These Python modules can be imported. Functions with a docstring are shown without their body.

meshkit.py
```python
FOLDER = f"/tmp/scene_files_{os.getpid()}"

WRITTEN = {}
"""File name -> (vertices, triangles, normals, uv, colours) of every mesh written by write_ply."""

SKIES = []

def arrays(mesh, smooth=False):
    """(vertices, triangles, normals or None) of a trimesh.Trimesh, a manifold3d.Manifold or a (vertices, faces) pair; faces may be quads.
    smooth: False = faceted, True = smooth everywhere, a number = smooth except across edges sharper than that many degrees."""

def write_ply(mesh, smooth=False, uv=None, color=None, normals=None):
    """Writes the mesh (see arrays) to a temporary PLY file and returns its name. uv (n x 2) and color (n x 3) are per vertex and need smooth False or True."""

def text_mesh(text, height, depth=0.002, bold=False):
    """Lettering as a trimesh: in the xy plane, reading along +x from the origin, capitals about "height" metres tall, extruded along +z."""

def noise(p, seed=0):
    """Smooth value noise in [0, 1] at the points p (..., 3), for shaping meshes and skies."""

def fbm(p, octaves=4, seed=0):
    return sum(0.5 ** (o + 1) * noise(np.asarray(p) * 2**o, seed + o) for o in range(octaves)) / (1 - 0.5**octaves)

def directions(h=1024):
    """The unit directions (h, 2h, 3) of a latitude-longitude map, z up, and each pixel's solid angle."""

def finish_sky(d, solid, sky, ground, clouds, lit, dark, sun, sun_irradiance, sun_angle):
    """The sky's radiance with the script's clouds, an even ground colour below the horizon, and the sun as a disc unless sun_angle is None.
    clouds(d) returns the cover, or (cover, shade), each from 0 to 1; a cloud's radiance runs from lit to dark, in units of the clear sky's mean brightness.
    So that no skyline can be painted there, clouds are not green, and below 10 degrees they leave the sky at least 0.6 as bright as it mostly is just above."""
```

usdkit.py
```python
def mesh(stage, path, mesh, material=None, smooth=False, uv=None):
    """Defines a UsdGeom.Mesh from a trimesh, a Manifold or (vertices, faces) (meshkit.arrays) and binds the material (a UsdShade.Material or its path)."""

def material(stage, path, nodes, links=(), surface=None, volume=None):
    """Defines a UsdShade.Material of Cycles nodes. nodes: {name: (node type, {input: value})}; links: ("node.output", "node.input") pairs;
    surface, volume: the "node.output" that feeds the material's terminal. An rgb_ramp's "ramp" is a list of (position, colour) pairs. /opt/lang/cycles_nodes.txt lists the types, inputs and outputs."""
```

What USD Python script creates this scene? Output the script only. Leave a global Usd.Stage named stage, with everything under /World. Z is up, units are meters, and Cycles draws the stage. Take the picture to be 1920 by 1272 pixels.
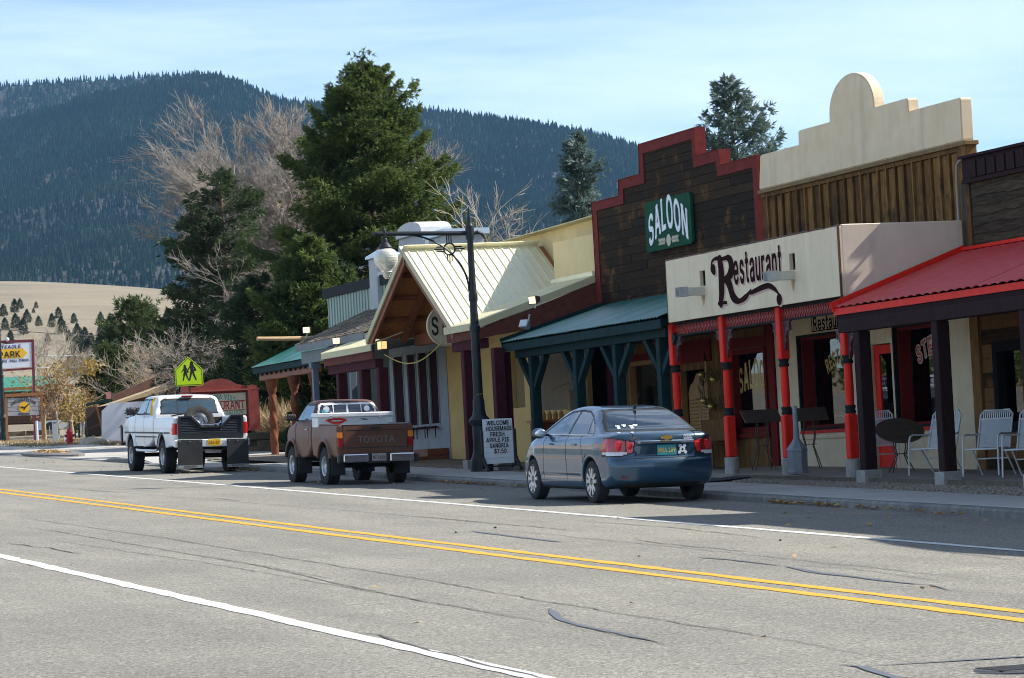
import math, random, numpy as np, trimesh, usdkit, meshkit
from scipy.ndimage import map_coordinates
from shapely.geometry import Polygon, Point, LineString, MultiPolygon, box as sbox
from shapely import affinity
from shapely.ops import unary_union
from pxr import Usd, UsdGeom, UsdLux, UsdShade, Sdf, Gf, Vt

stage = Usd.Stage.CreateInMemory()
UsdGeom.SetStageUpAxis(stage, UsdGeom.Tokens.z)
UsdGeom.SetStageMetersPerUnit(stage, 1.0)
UsdGeom.Xform.Define(stage, '/World')
UsdGeom.Scope.Define(stage, '/World/Looks')
PI = math.pi

# ------------------------------------------------------------------ camera
# axes: X across the street towards the shops, Y along the street away from the viewer, Z up
CAM_R = np.array([[0.94977671, -0.03923606, 0.31045891], [-0.30842607, 0.0503159, 0.94991667], [-0.052892, -0.99796235, 0.03568745]])
CAM_C = np.array([0.0, 0.0, 1.9])
CAM_F = 6400.0
cam = UsdGeom.Camera.Define(stage, '/World/camera')
_r, _u, _b = CAM_R[:, 0], -CAM_R[:, 1], -CAM_R[:, 2]
cam.AddTransformOp().Set(Gf.Matrix4d(*[float(x) for x in (*_r, 0, *_u, 0, *_b, 0, *CAM_C, 1)]))
cam.CreateHorizontalApertureAttr(36.0)
cam.CreateVerticalApertureAttr(36.0 * 678 / 1024)
cam.CreateFocalLengthAttr(CAM_F / 1920 * 36.0)
cam.CreateClippingRangeAttr(Gf.Vec2f(0.5, 40000))
cam.CreateExposureAttr(0.95)

# ------------------------------------------------------------------ sun and sky
SUN = np.array([1.0, -0.16, 0.89]); SUN /= np.linalg.norm(SUN)      # direction towards the sun
SUN_ELEV = math.asin(SUN[2]); SUN_ROT = math.atan2(SUN[0], SUN[1])
sun = UsdLux.DistantLight.Define(stage, '/World/sun')
sun.CreateNormalizeAttr(True); sun.CreateIntensityAttr(1.25); sun.CreateAngleAttr(0.53); sun.CreateColorAttr(Gf.Vec3f(1.0, 0.95, 0.87))
_z = SUN; _x = np.cross([0, 0, 1.0], _z); _x /= np.linalg.norm(_x); _y = np.cross(_z, _x)
sun.AddTransformOp().Set(Gf.Matrix4d(*[float(v) for v in (*_x, 0, *_y, 0, *_z, 0, 0, 0, 0, 1)]))
sky_m = usdkit.material(stage, '/World/Looks/sky_look', {
    'tc': ('texture_coordinate', {}),
    'sky': ('sky_texture', {'sky_type': 'single_scattering', 'sun_disc': False, 'sun_elevation': SUN_ELEV, 'sun_rotation': SUN_ROT, 'air_density': 1.0, 'aerosol_density': 0.25, 'ozone_density': 1.6, 'altitude': 2500.0}),
    'map': ('mapping', {'mapping_type': 'point', 'scale': (2.2, 2.2, 9.0), 'rotation': (0.0, 0.25, 0.5)}),
    'n': ('noise_texture', {'scale': 1.6, 'detail': 8.0, 'roughness': 0.62, 'distortion': 0.5}),
    'r': ('rgb_ramp', {'ramp': [(0.0, (0.0, 0.0, 0.0)), (0.40, (0.05, 0.05, 0.05)), (0.60, (0.48, 0.48, 0.48)), (0.8, (0.85, 0.85, 0.85))]}),
    'mix': ('mix_color', {'b': (8.2, 9.1, 10.3), 'use_clamp': False}),
    'hs': ('hsv', {'hue': 0.5, 'saturation': 1.2, 'value': 0.92, 'fac': 1.0}),
    'bg': ('background_shader', {'strength': 0.086})},
    [('tc.generated', 'map.vector'), ('map.vector', 'n.vector'), ('n.fac', 'r.fac'), ('r.color', 'mix.fac'), ('sky.color', 'mix.a'), ('mix.result', 'hs.color'), ('hs.color', 'bg.color')], surface='bg.background')
dome = UsdLux.DomeLight.Define(stage, '/World/sky')
UsdShade.MaterialBindingAPI.Apply(dome.GetPrim()).Bind(sky_m)
dome.GetPrim().SetCustomDataByKey('kind', 'structure')

# ------------------------------------------------------------------ materials
def _v(*a): return tuple(float(x) for x in a)
LOOKS = {}
def mat(name, c1, c2=None, scale=6.0, rough=0.75, rough2=None, metal=0.0, bump=0.0, bscale=60.0, stretch=(1, 1, 1), spec=0.4, coat=0.0, rand=0.0, lo=0.35, hi=0.68, c3=None, c3scale=0.6, c3lo=0.55, c3hi=0.75, c3stretch=None, obj=False, detail=6.0, emis=None, emis_s=0.0, coat_rough=0.05):
    """Principled material: colour c1..c2 by noise (stretched along the grain), c3 as larger worn patches, rand = brightness spread between pieces."""
    if name in LOOKS: return LOOKS[name]
    c2 = c2 or c1
    n = {'p': ('principled_bsdf', {'roughness': rough, 'metallic': metal, 'specular_ior_level': spec, 'coat_weight': coat, 'coat_roughness': coat_rough})}
    l = []
    n['g'] = ('texture_coordinate', {}) if obj else ('geometry', {})
    n['m'] = ('mapping', {'mapping_type': 'point', 'scale': _v(*stretch)})
    l.append(('g.object' if obj else 'g.position', 'm.vector'))
    n['n'] = ('noise_texture', {'scale': scale, 'detail': detail, 'roughness': 0.62})
    n['r'] = ('rgb_ramp', {'ramp': [(lo, c1), (hi, c2)]})
    l += [('m.vector', 'n.vector'), ('n.fac', 'r.fac')]
    out = 'r.color'
    if c3 is not None:
        n['n3'] = ('noise_texture', {'scale': c3scale, 'detail': 8.0, 'roughness': 0.7})
        n['r3'] = ('rgb_ramp', {'ramp': [(c3lo, (0, 0, 0)), (c3hi, (1, 1, 1))]})
        n['x3'] = ('mix_color', {'b': _v(*c3)})
        if c3stretch: n['m3'] = ('mapping', {'mapping_type': 'point', 'scale': _v(*c3stretch)}); l.append(('g.object' if obj else 'g.position', 'm3.vector'))
        l += [('m3.vector' if c3stretch else 'g.object' if obj else 'g.position', 'n3.vector'), ('n3.fac', 'r3.fac'), ('r3.color', 'x3.fac'), (out, 'x3.a')]
        out = 'x3.result'
    if rand:
        n['oi'] = ('object_info', {})
        n['mr'] = ('map_range', {'from_min': 0.0, 'from_max': 1.0, 'to_min': 1 - rand, 'to_max': 1 + rand})
        n['h'] = ('hsv', {'hue': 0.5, 'saturation': 1.0, 'fac': 1.0})
        l += [('oi.random', 'mr.value'), ('mr.result', 'h.value'), (out, 'h.color')]
        out = 'h.color'
    l.append((out, 'p.base_color'))
    if rough2 is not None:
        n['rr'] = ('map_range', {'from_min': 0.3, 'from_max': 0.7, 'to_min': rough, 'to_max': rough2})
        l += [('n.fac', 'rr.value'), ('rr.result', 'p.roughness')]
    if bump:
        n['n2'] = ('noise_texture', {'scale': bscale, 'detail': 4.0, 'roughness': 0.6})
        n['b'] = ('bump', {'strength': 0.6, 'distance': bump})
        l += [('m.vector', 'n2.vector'), ('n2.fac', 'b.height'), ('b.normal', 'p.normal')]
    if emis is not None:
        n['p'][1]['emission_color'] = _v(*emis); n['p'][1]['emission_strength'] = float(emis_s)
    LOOKS[name] = usdkit.material(stage, '/World/Looks/' + name, n, l, surface='p.BSDF')
    return LOOKS[name]

def glass_mat(name, tint=(0.75, 0.8, 0.82), rough=0.02, ior=1.5):
    if name in LOOKS: return LOOKS[name]
    LOOKS[name] = usdkit.material(stage, '/World/Looks/' + name, {
        't': ('transparent_bsdf', {'color': _v(*tint)}), 'gl': ('glossy_bsdf', {'color': (0.95, 0.97, 1.0), 'roughness': rough}),
        'f': ('fresnel', {'IOR': ior}), 'm': ('mix_closure', {})},
        [('f.fac', 'm.fac'), ('t.BSDF', 'm.closure1'), ('gl.BSDF', 'm.closure2')], surface='m.closure')
    return LOOKS[name]

def leaf_mat(name, c1, c2, c3=None, scale=1.3, trans=0.25, rough=0.6, lo=0.3, hi=0.7, rand=0.0):
    if name in LOOKS: return LOOKS[name]
    n = {'g': ('geometry', {}), 'n': ('noise_texture', {'scale': scale, 'detail': 5.0, 'roughness': 0.7}),
         'r': ('rgb_ramp', {'ramp': [(lo, c1), (hi, c2)] + ([(min(1, hi + 0.12), c3)] if c3 else [])}),
         'p': ('principled_bsdf', {'roughness': rough, 'specular_ior_level': 0.25}), 't': ('translucent_bsdf', {}), 'm': ('mix_closure', {'fac': trans})}
    l = [('g.position', 'n.vector'), ('n.fac', 'r.fac')]
    out = 'r.color'
    if rand:
        n['oi'] = ('object_info', {}); n['mr'] = ('map_range', {'to_min': 1 - rand, 'to_max': 1 + rand}); n['h'] = ('hsv', {'hue': 0.5, 'saturation': 1.0, 'fac': 1.0})
        l += [('oi.random', 'mr.value'), ('mr.result', 'h.value'), (out, 'h.color')]; out = 'h.color'
    l += [(out, 'p.base_color'), (out, 't.color'), ('p.BSDF', 'm.closure1'), ('t.BSDF', 'm.closure2')]
    LOOKS[name] = usdkit.material(stage, '/World/Looks/' + name, n, l, surface='m.closure')
    return LOOKS[name]

# ------------------------------------------------------------------ mesh building
class MB:
    """Collects boxes, bars, tubes and extrusions into one mesh."""
    def __init__(s): s.v, s.f, s.n = [], [], 0
    def add(s, v, f):
        v = np.asarray(v, float); f = np.asarray(f, int)
        if f.ndim == 2 and f.shape[1] == 4: f = np.vstack([f[:, [0, 1, 2]], f[:, [0, 2, 3]]])
        s.v.append(v); s.f.append(f + s.n); s.n += len(v); return s
    def tm(s, m, M=None):
        v = np.array(m.vertices)
        if M is not None: v = v @ M[:3, :3].T + M[:3, 3]
        return s.add(v, m.faces)
    def box(s, x0, x1, y0, y1, z0, z1, ch=0.0):
        x0, x1 = min(x0, x1), max(x0, x1); y0, y1 = min(y0, y1), max(y0, y1); z0, z1 = min(z0, z1), max(z0, z1)
        if ch > 0:
            ch = min(ch, (x1 - x0) * .45, (y1 - y0) * .45, (z1 - z0) * .45)
            p = []
            for x, sx in ((x0, 1), (x1, -1)):
                for y, sy in ((y0, 1), (y1, -1)):
                    for z, sz in ((z0, 1), (z1, -1)):
                        p += [(x + sx * ch, y + sy * ch, z), (x + sx * ch, y, z + sz * ch), (x, y + sy * ch, z + sz * ch)]
            return s.tm(trimesh.convex.convex_hull(np.array(p)))
        v = [(x, y, z) for x in (x0, x1) for y in (y0, y1) for z in (z0, z1)]
        return s.add(v, [(0, 1, 3, 2), (4, 6, 7, 5), (0, 4, 5, 1), (2, 3, 7, 6), (0, 2, 6, 4), (1, 5, 7, 3)])
    def bar(s, p, q, w, h, up=(0, 0, 1)):
        p, q, up = (np.asarray(a, float) for a in (p, q, up)); d = q - p; d /= np.linalg.norm(d)
        a = np.cross(d, up)
        if np.linalg.norm(a) < 1e-6: a = np.cross(d, (1, 0, 0))
        a /= np.linalg.norm(a); b = np.cross(a, d); a = a * w / 2; b = b * h / 2
        v = [e + i * a + j * b for e in (p, q) for i, j in ((-1, -1), (1, -1), (1, 1), (-1, 1))]
        return s.add(v, [(0, 3, 2, 1), (4, 5, 6, 7), (0, 1, 5, 4), (1, 2, 6, 5), (2, 3, 7, 6), (3, 0, 4, 7)])
    def tube(s, pts, r, n=8, cap=True):
        pts = np.asarray(pts, float); k = len(pts); r = np.broadcast_to(np.asarray(r, float), (k,))
        t = np.gradient(pts, axis=0); t /= np.maximum(np.linalg.norm(t, axis=1, keepdims=True), 1e-9)
        ref = np.array([0.0, 0, 1]) if abs(t[0][2]) < 0.9 else np.array([1.0, 0, 0])
        a = np.cross(t, ref); bad = np.linalg.norm(a, axis=1) < 1e-3
        a[bad] = np.cross(t[bad], [0, 1.0, 0.1]); a /= np.linalg.norm(a, axis=1, keepdims=True); b = np.cross(t, a)
        an = np.arange(n) * 2 * PI / n
        v = (pts[:, None] + r[:, None, None] * (np.cos(an)[None, :, None] * a[:, None] + np.sin(an)[None, :, None] * b[:, None])).reshape(-1, 3)
        i = np.arange(k - 1)[:, None] * n; j = np.arange(n)[None]; j2 = (j + 1) % n
        f = np.stack([i + j, i + j2, i + n + j2, i + n + j], -1).reshape(-1, 4)
        s.add(v, f)
        if cap:
            for e, o in ((0, 0), ((k - 1) * n, 1)):
                ff = [(e, e + q, e + q + 1) if o else (e, e + q + 1, e + q) for q in range(1, n - 1)]
                s.f.append(np.array(ff) + s.n - len(v))
        return s
    def lathe(s, prof, loc=(0, 0, 0), n=24, axis='z'):
        """prof: (radius, height) pairs."""
        prof = np.asarray(prof, float); an = np.arange(n) * 2 * PI / n; k = len(prof)
        v = np.stack([prof[:, 0][:, None] * np.cos(an), prof[:, 0][:, None] * np.sin(an), np.broadcast_to(prof[:, 1][:, None], (k, n))], -1).reshape(-1, 3)
        if axis == 'x': v = v[:, [2, 0, 1]]
        if axis == 'y': v = v[:, [1, 2, 0]]
        i = np.arange(k - 1)[:, None] * n; j = np.arange(n)[None]; j2 = (j + 1) % n
        return s.add(v + np.asarray(loc, float), np.stack([i + j, i + j2, i + n + j2, i + n + j], -1).reshape(-1, 4))
    def ext(s, poly, plane, a, b):
        """Extrudes a shapely polygon (or points) drawn in plane 'yz', 'xz' or 'xy' between a and b on the third axis."""
        if not hasattr(poly, 'geom_type'): poly = Polygon(poly)
        if not poly.is_valid: poly = poly.buffer(0)
        for g in getattr(poly, 'geoms', [poly]):
            if g.geom_type != 'Polygon' or g.area < 1e-7: continue
            m = trimesh.creation.extrude_polygon(g, abs(b - a), engine='earcut'); v = np.array(m.vertices); w = v[:, 2] + min(a, b); f = np.array(m.faces)
            if plane == 'yz': v = np.stack([w, v[:, 0], v[:, 1]], 1)
            elif plane == 'xz': v = np.stack([v[:, 0], w, v[:, 1]], 1); f = f[:, ::-1]
            else: v = np.stack([v[:, 0], v[:, 1], w], 1)
            s.add(v, f)
        return s
    def quad(s, a, b, c, d): return s.add([a, b, c, d], [(0, 1, 2, 3)])
    def grid(s, P):
        P = np.asarray(P, float); a, b = P.shape[:2]; i = np.arange(a - 1)[:, None] * b; j = np.arange(b - 1)[None]
        return s.add(P.reshape(-1, 3), np.stack([i + j, i + j + 1, i + b + j + 1, i + b + j], -1).reshape(-1, 4))
    def arrays(s):
        return (np.vstack(s.v), np.vstack(s.f)) if s.v else (np.zeros((0, 3)), np.zeros((0, 3), int))
    def move(s, M=None, loc=(0, 0, 0)):
        s.v = [(v @ np.asarray(M).T if M is not None else v) + np.asarray(loc, float) for v in s.v]; return s

def rotz(a): c, s_ = math.cos(a), math.sin(a); return np.array([[c, -s_, 0], [s_, c, 0], [0, 0, 1.0]])
def rotx(a): c, s_ = math.cos(a), math.sin(a); return np.array([[1.0, 0, 0], [0, c, -s_], [0, s_, c]])
def roty(a): c, s_ = math.cos(a), math.sin(a); return np.array([[c, 0, s_], [0, 1.0, 0], [-s_, 0, c]])

USED = set()
def numbered(path):
    if path not in USED: USED.add(path); return path
    k = 1
    while f'{path}_{k:03d}' in USED: k += 1
    USED.add(f'{path}_{k:03d}'); return f'{path}_{k:03d}'
ORIGIN = {}
def tag(p, label=None, cat=None, group=None, kind=None):
    p = p.GetPrim() if hasattr(p, 'GetPrim') else p
    for k, v in (('label', label), ('category', cat), ('group', group), ('kind', kind)):
        if v: p.SetCustomDataByKey(k, v)
    return p
def thing(name, label, cat, loc=(0, 0, 0), rz=0.0, group=None, kind=None, scale=None, tilt=None):
    path = numbered('/World/' + name); x = UsdGeom.Xform.Define(stage, path)
    x.AddTranslateOp().Set(Gf.Vec3d(*[float(a) for a in loc])); x.AddRotateXYZOp().Set(Gf.Vec3f(*[float(math.degrees(a)) for a in (*(tilt or (0.0, 0.0)), rz)]))
    if scale is not None: x.AddScaleOp().Set(Gf.Vec3f(*[float(a) for a in np.broadcast_to(scale, 3)]))
    ORIGIN[path] = np.asarray(loc, float)
    return tag(x, label, cat, group, kind)
def dup(root, loc, rz=0.0, label=None, group=None, scale=None):
    name = root.GetName(); base = name[:-4] if name[-4:-3] == '_' and name[-3:].isdigit() else name
    d = root.GetCustomData()
    r = thing(base, label or d['label'], d['category'], loc, rz, group or d.get('group'), scale=scale)
    r.GetReferences().AddInternalReference(root.GetPath()); r.SetInstanceable(True)
    return r
def obj(name, m, material, parent=None, smooth=False, label=None, kind=None, local=False, normals=None):
    """ONE mesh prim. Under a thing, m is given in world coordinates unless local (things that are turned or copied are built local)."""
    v, f = m.arrays() if isinstance(m, MB) else m
    if len(f) == 0: return None
    path = numbered((str(parent.GetPath()) if parent is not None else '/World') + '/' + name)
    if parent is not None:
        o = ORIGIN.get(str(parent.GetPath()), np.zeros(3)); ORIGIN[path] = o
        if not local: v = v - o
    else: ORIGIN[path] = np.zeros(3)
    p = usdkit.mesh(stage, path, (v, f), material, smooth=smooth) if normals is None else None
    if normals is not None:
        p = UsdGeom.Mesh.Define(stage, path)
        p.CreatePointsAttr(Vt.Vec3fArray.FromNumpy(np.ascontiguousarray(v, np.float32))); p.CreateFaceVertexCountsAttr(Vt.IntArray.FromNumpy(np.full(len(f), f.shape[1], np.int32)))
        p.CreateFaceVertexIndicesAttr(Vt.IntArray.FromNumpy(np.ascontiguousarray(f, np.int32).ravel())); p.CreateSubdivisionSchemeAttr('none')
        p.CreateNormalsAttr(Vt.Vec3fArray.FromNumpy(np.ascontiguousarray(normals, np.float32))); p.SetNormalsInterpolation('vertex')
        UsdShade.MaterialBindingAPI.Apply(p.GetPrim()).Bind(material)
    return tag(p, label, None, None, kind)

# ------------------------------------------------------------------ lettering
def letters(text, height, bold=True, width=1.0, serif=0.0):
    """Outline of a line of text as shapely geometry, reading along +x, capitals "height" tall; optional slab serifs."""
    out = []; x = 0.0
    for ch in text:
        if ch == ' ': x += height * 0.45 * width; continue
        m = meshkit.text_mesh(ch, height, 0.01, bold)
        v, f = np.array(m.vertices), np.array(m.faces)
        k = (np.abs(v[f][:, :, 2] - v[:, 2].max()) < 1e-6).all(1)
        g = unary_union([Polygon(t[:, :2]).buffer(1e-5) for t in v[f[k]]])
        b = g.bounds; g = affinity.translate(g, -b[0], 0); w = (b[2] - b[0])
        if serif > 0:
            adds = []
            for z0, z1 in ((0.0, 0.075 * height), (0.925 * height, height)):
                cut = g.intersection(sbox(-1, z0, w + 1, z1))
                for q in getattr(cut, 'geoms', [cut]):
                    if q.is_empty or q.geom_type != 'Polygon': continue
                    c = q.bounds
                    if c[2] - c[0] < 0.3 * height: adds.append(sbox(c[0] - serif * height, z0, c[2] + serif * height, z1))
            g = unary_union([g] + adds)
        g = affinity.scale(g, width, 1.0, origin=(0, 0)); out.append((x, w * width, g)); x += w * width + height * 0.13
    return out, x - height * 0.13
def text_flat(text, height, **k):
    L, w = letters(text, height, **k)
    return unary_union([affinity.translate(g, x - w / 2, 0) for x, _, g in L])
def text_warp(text, height, fn, **k):
    """fn(u in -1..1 of the line, point array (x, y)) -> points, for arched lettering."""
    L, w = letters(text, height, **k); res = []
    for x, cw, g in L:
        g = affinity.translate(g, x - w / 2, 0)
        for p in getattr(g, 'geoms', [g]):
            p = p.segmentize(height * 0.12)
            q = Polygon(fn(np.array(p.exterior.coords), w), [fn(np.array(i.coords), w) for i in p.interiors])
            res.append(q if q.is_valid else q.buffer(0))
    return unary_union(res)

# ------------------------------------------------------------------ the lie of the land (the street climbs away from the viewer)
GR, CR = 0.02848, -0.0201
def gz(x, y): return GR * np.asarray(y, float) + CR * np.asarray(x, float)
KX = 20.6                                   # face of the kerb
def walk_z(y): return gz(KX, y) + 0.13      # top of the pavement
def floor_z(y): return np.maximum(1.335 + 0.0222 * (y - 53.3), walk_z(y) + 0.02)
def ray(px, py): return CAM_R @ np.array([px - 960.0, py - 636.0, CAM_F])
def at_y(px, py, y):
    r = ray(px, py); return CAM_C + r * (y / r[1])
def at_x(px, py, x):
    r = ray(px, py); return CAM_C + r * (x / r[0])
# ================================================================== GROUND, ROAD, PAVEMENT
rng = np.random.default_rng(5)
def smooth01(t): t = np.clip(t, 0, 1); return t * t * (3 - 2 * t)
asphalt = usdkit.material(stage, '/World/Looks/asphalt', {
    'g': ('geometry', {}), 'n': ('noise_texture', {'scale': 30.0, 'detail': 6.0, 'roughness': 0.9}), 'r': ('rgb_ramp', {'ramp': [(0.36, (0.055, 0.052, 0.044)), (0.5, (0.178, 0.171, 0.146)), (0.62, (0.43, 0.41, 0.35))]}),
    'm2': ('mapping', {'mapping_type': 'point', 'scale': (1.0, 0.12, 1.0)}), 'n2': ('noise_texture', {'scale': 0.9, 'detail': 7.0, 'roughness': 0.65}), 'r2': ('rgb_ramp', {'ramp': [(0.3, (0.84, 0.84, 0.85)), (0.7, (1.12, 1.11, 1.09))]}),
    'n3': ('noise_texture', {'scale': 0.35, 'detail': 5.0, 'roughness': 0.7}), 'r3': ('rgb_ramp', {'ramp': [(0.35, (0.88, 0.88, 0.89)), (0.65, (1.08, 1.08, 1.07))]}),
    'x': ('mix_color', {'blend_type': 'multiply', 'fac': 1.0, 'use_clamp': False}), 'x2': ('mix_color', {'blend_type': 'multiply', 'fac': 1.0, 'use_clamp': False}),
    'b': ('bump', {'strength': 0.7, 'distance': 0.012}), 'p': ('principled_bsdf', {'roughness': 0.88, 'specular_ior_level': 0.3})},
    [('g.position', 'n.vector'), ('n.fac', 'r.fac'), ('g.position', 'm2.vector'), ('m2.vector', 'n2.vector'), ('n2.fac', 'r2.fac'), ('g.position', 'n3.vector'), ('n3.fac', 'r3.fac'),
     ('r.color', 'x.a'), ('r2.color', 'x.b'), ('x.result', 'x2.a'), ('r3.color', 'x2.b'), ('x2.result', 'p.base_color'), ('n.fac', 'b.height'), ('b.normal', 'p.normal')], surface='p.BSDF')
concrete = mat('concrete', (0.33, 0.32, 0.295), (0.42, 0.405, 0.375), scale=3.0, rough=0.9, bump=0.004, bscale=40, c3=(0.2, 0.19, 0.175), c3scale=0.8, rand=0.08)
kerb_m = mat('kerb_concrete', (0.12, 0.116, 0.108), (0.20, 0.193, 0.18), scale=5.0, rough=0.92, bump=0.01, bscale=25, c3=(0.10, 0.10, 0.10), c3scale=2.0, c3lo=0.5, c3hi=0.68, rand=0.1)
apron_m = mat('apron_concrete', (0.33, 0.315, 0.285), (0.42, 0.40, 0.36), scale=1.5, rough=0.9, bump=0.004, bscale=30, c3=(0.28, 0.26, 0.23), c3scale=0.3, rand=0.05)
soil_m = mat('soil', (0.13, 0.10, 0.075), (0.24, 0.19, 0.14), scale=4.0, rough=0.95, bump=0.03, bscale=18, c3=(0.30, 0.25, 0.18), c3scale=0.5)
grass_ground = mat('dry_ground', (0.17, 0.135, 0.085), (0.30, 0.25, 0.17), scale=2.5, rough=0.95, bump=0.05, bscale=9, c3=(0.13, 0.12, 0.06), c3scale=0.25)
white_line = mat('white_paint_line', (0.50, 0.50, 0.485), (0.66, 0.66, 0.64), scale=25, rough=0.7, c3=(0.34, 0.33, 0.31), c3scale=9.0, c3lo=0.56, c3hi=0.66)
yellow_line = mat('yellow_paint_line', (0.60, 0.28, 0.016), (0.70, 0.335, 0.024), scale=25, rough=0.7, c3=(0.30, 0.19, 0.07), c3scale=8.0, c3lo=0.58, c3hi=0.68)
tar_m = mat('tar_seal', (0.085, 0.09, 0.10), (0.125, 0.13, 0.145), scale=12, rough=0.55)
crack_m = mat('crack_dark', (0.045, 0.042, 0.038), (0.11, 0.105, 0.095), scale=20, rough=0.95)

def strip(x0, x1, y0, y1, dz, step=2.0, fn=gz, jag=0.0):
    ys = np.arange(y0, y1 + 1e-6, step)
    if ys[-1] < y1 - 0.01: ys = np.append(ys, y1)
    P = np.stack([np.stack([np.full_like(ys, x), ys, fn(x, ys) + dz], -1) for x in (x0, x1)], 0)
    if jag: P[:, :, 0] += rng.normal(0, jag, P[:, :, 0].shape)
    return P[::-1]
# land far and near: one sheet, gently rolling, below everything that lies on it
def land_z(x, y):
    base = gz(np.minimum(x, 70), np.minimum(y, 230)) + np.maximum(y - 230, 0) * 0.004
    return base - 0.06 + 0.05 * smooth01((x - 26) / 8)
gx = np.concatenate([np.linspace(-1500, -40, 12), np.linspace(-30, 90, 61), np.linspace(110, 3000, 25)])
gy = np.concatenate([np.linspace(-400, -10, 8), np.linspace(0, 260, 66), np.linspace(280, 9000, 40)])
GX, GY = np.meshgrid(gx, gy, indexing='ij')
tag(obj('ground', MB().grid(np.stack([GX, GY, land_z(GX, GY)], -1)), grass_ground), kind='structure')
# carriageway
road = obj('road', MB().grid(strip(-9.5, KX, -20, 320, -0.002, 4.0)), asphalt); tag(road, kind='structure')
def line(name, xc, w, y0, y1, m, label):
    mb = MB(); ys = np.arange(y0, y1, 0.35); ws = 0.012
    a = xc - w / 2 + rng.normal(0, ws, len(ys)) + 0.03 * np.sin(ys / 9.0); b = xc + w / 2 + rng.normal(0, ws, len(ys)) + 0.03 * np.sin(ys / 9.0)
    mb.grid(np.stack([np.stack([b, ys, gz(b, ys) + 0.003], -1), np.stack([a, ys, gz(a, ys) + 0.003], -1)], 0))
    return obj(name, mb, m, road, label=label)
line('painted_line', 16.82, 0.16, 5, 300, white_line, 'white edge line beside the parked cars')
line('painted_line', 7.03, 0.19, 2, 300, white_line, 'white edge line nearest the viewer')
line('painted_line', 12.40, 0.17, 3, 300, yellow_line, 'yellow centre line, shop side')
line('painted_line', 11.96, 0.17, 3, 300, yellow_line, 'yellow centre line, viewer side')
def g_at(px, py):
    r = ray(px, py); t = -CAM_C[2] / (r[2] - GR * r[1] - CR * r[0]); return (CAM_C + r * t)[:2]
def ribbon(pts, w, m, name, label=None, dz=0.0045, taper=True, jit=0.0):
    q = np.array([g_at(*p) for p in pts]); d = np.r_[0, np.cumsum(np.linalg.norm(np.diff(q, axis=0), axis=1))]
    n = max(4, int(d[-1] / 0.25)); s = np.linspace(0, d[-1], n); c = np.stack([np.interp(s, d, q[:, k]) for k in (0, 1)], 1)
    if jit: c += np.stack([np.convolve(rng.normal(0, jit, n + 8), np.ones(3) / 3, 'same')[4:-4] for k in (0, 1)], 1)
    t = np.gradient(c, axis=0); t /= np.linalg.norm(t, axis=1, keepdims=True); nn = np.stack([-t[:, 1], t[:, 0]], 1)
    ww = w * (np.minimum(1, np.minimum(np.arange(n), n - 1 - np.arange(n)) / (0.15 * n)) if taper else np.ones(n)) * rng.uniform(0.6, 1.3, n)
    P = np.stack([c + nn * ww[:, None] / 2, c - nn * ww[:, None] / 2], 0)
    P = np.concatenate([P, (gz(P[..., 0], P[..., 1]) + dz)[..., None]], -1)
    obj(name, MB().grid(P), m, road, label=label)
ribbon([(1030, 1141), (1048, 1160), (1075, 1170), (1110, 1178), (1160, 1188), (1205, 1198), (1232, 1204)], 0.07, tar_m, 'tar_patch', 'curved sealed crack in the near lane')
ribbon([(1040, 1166), (1075, 1172), (1160, 1190), (1225, 1203), (1262, 1214)], 0.014, crack_m, 'crack', jit=0.02)
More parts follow.
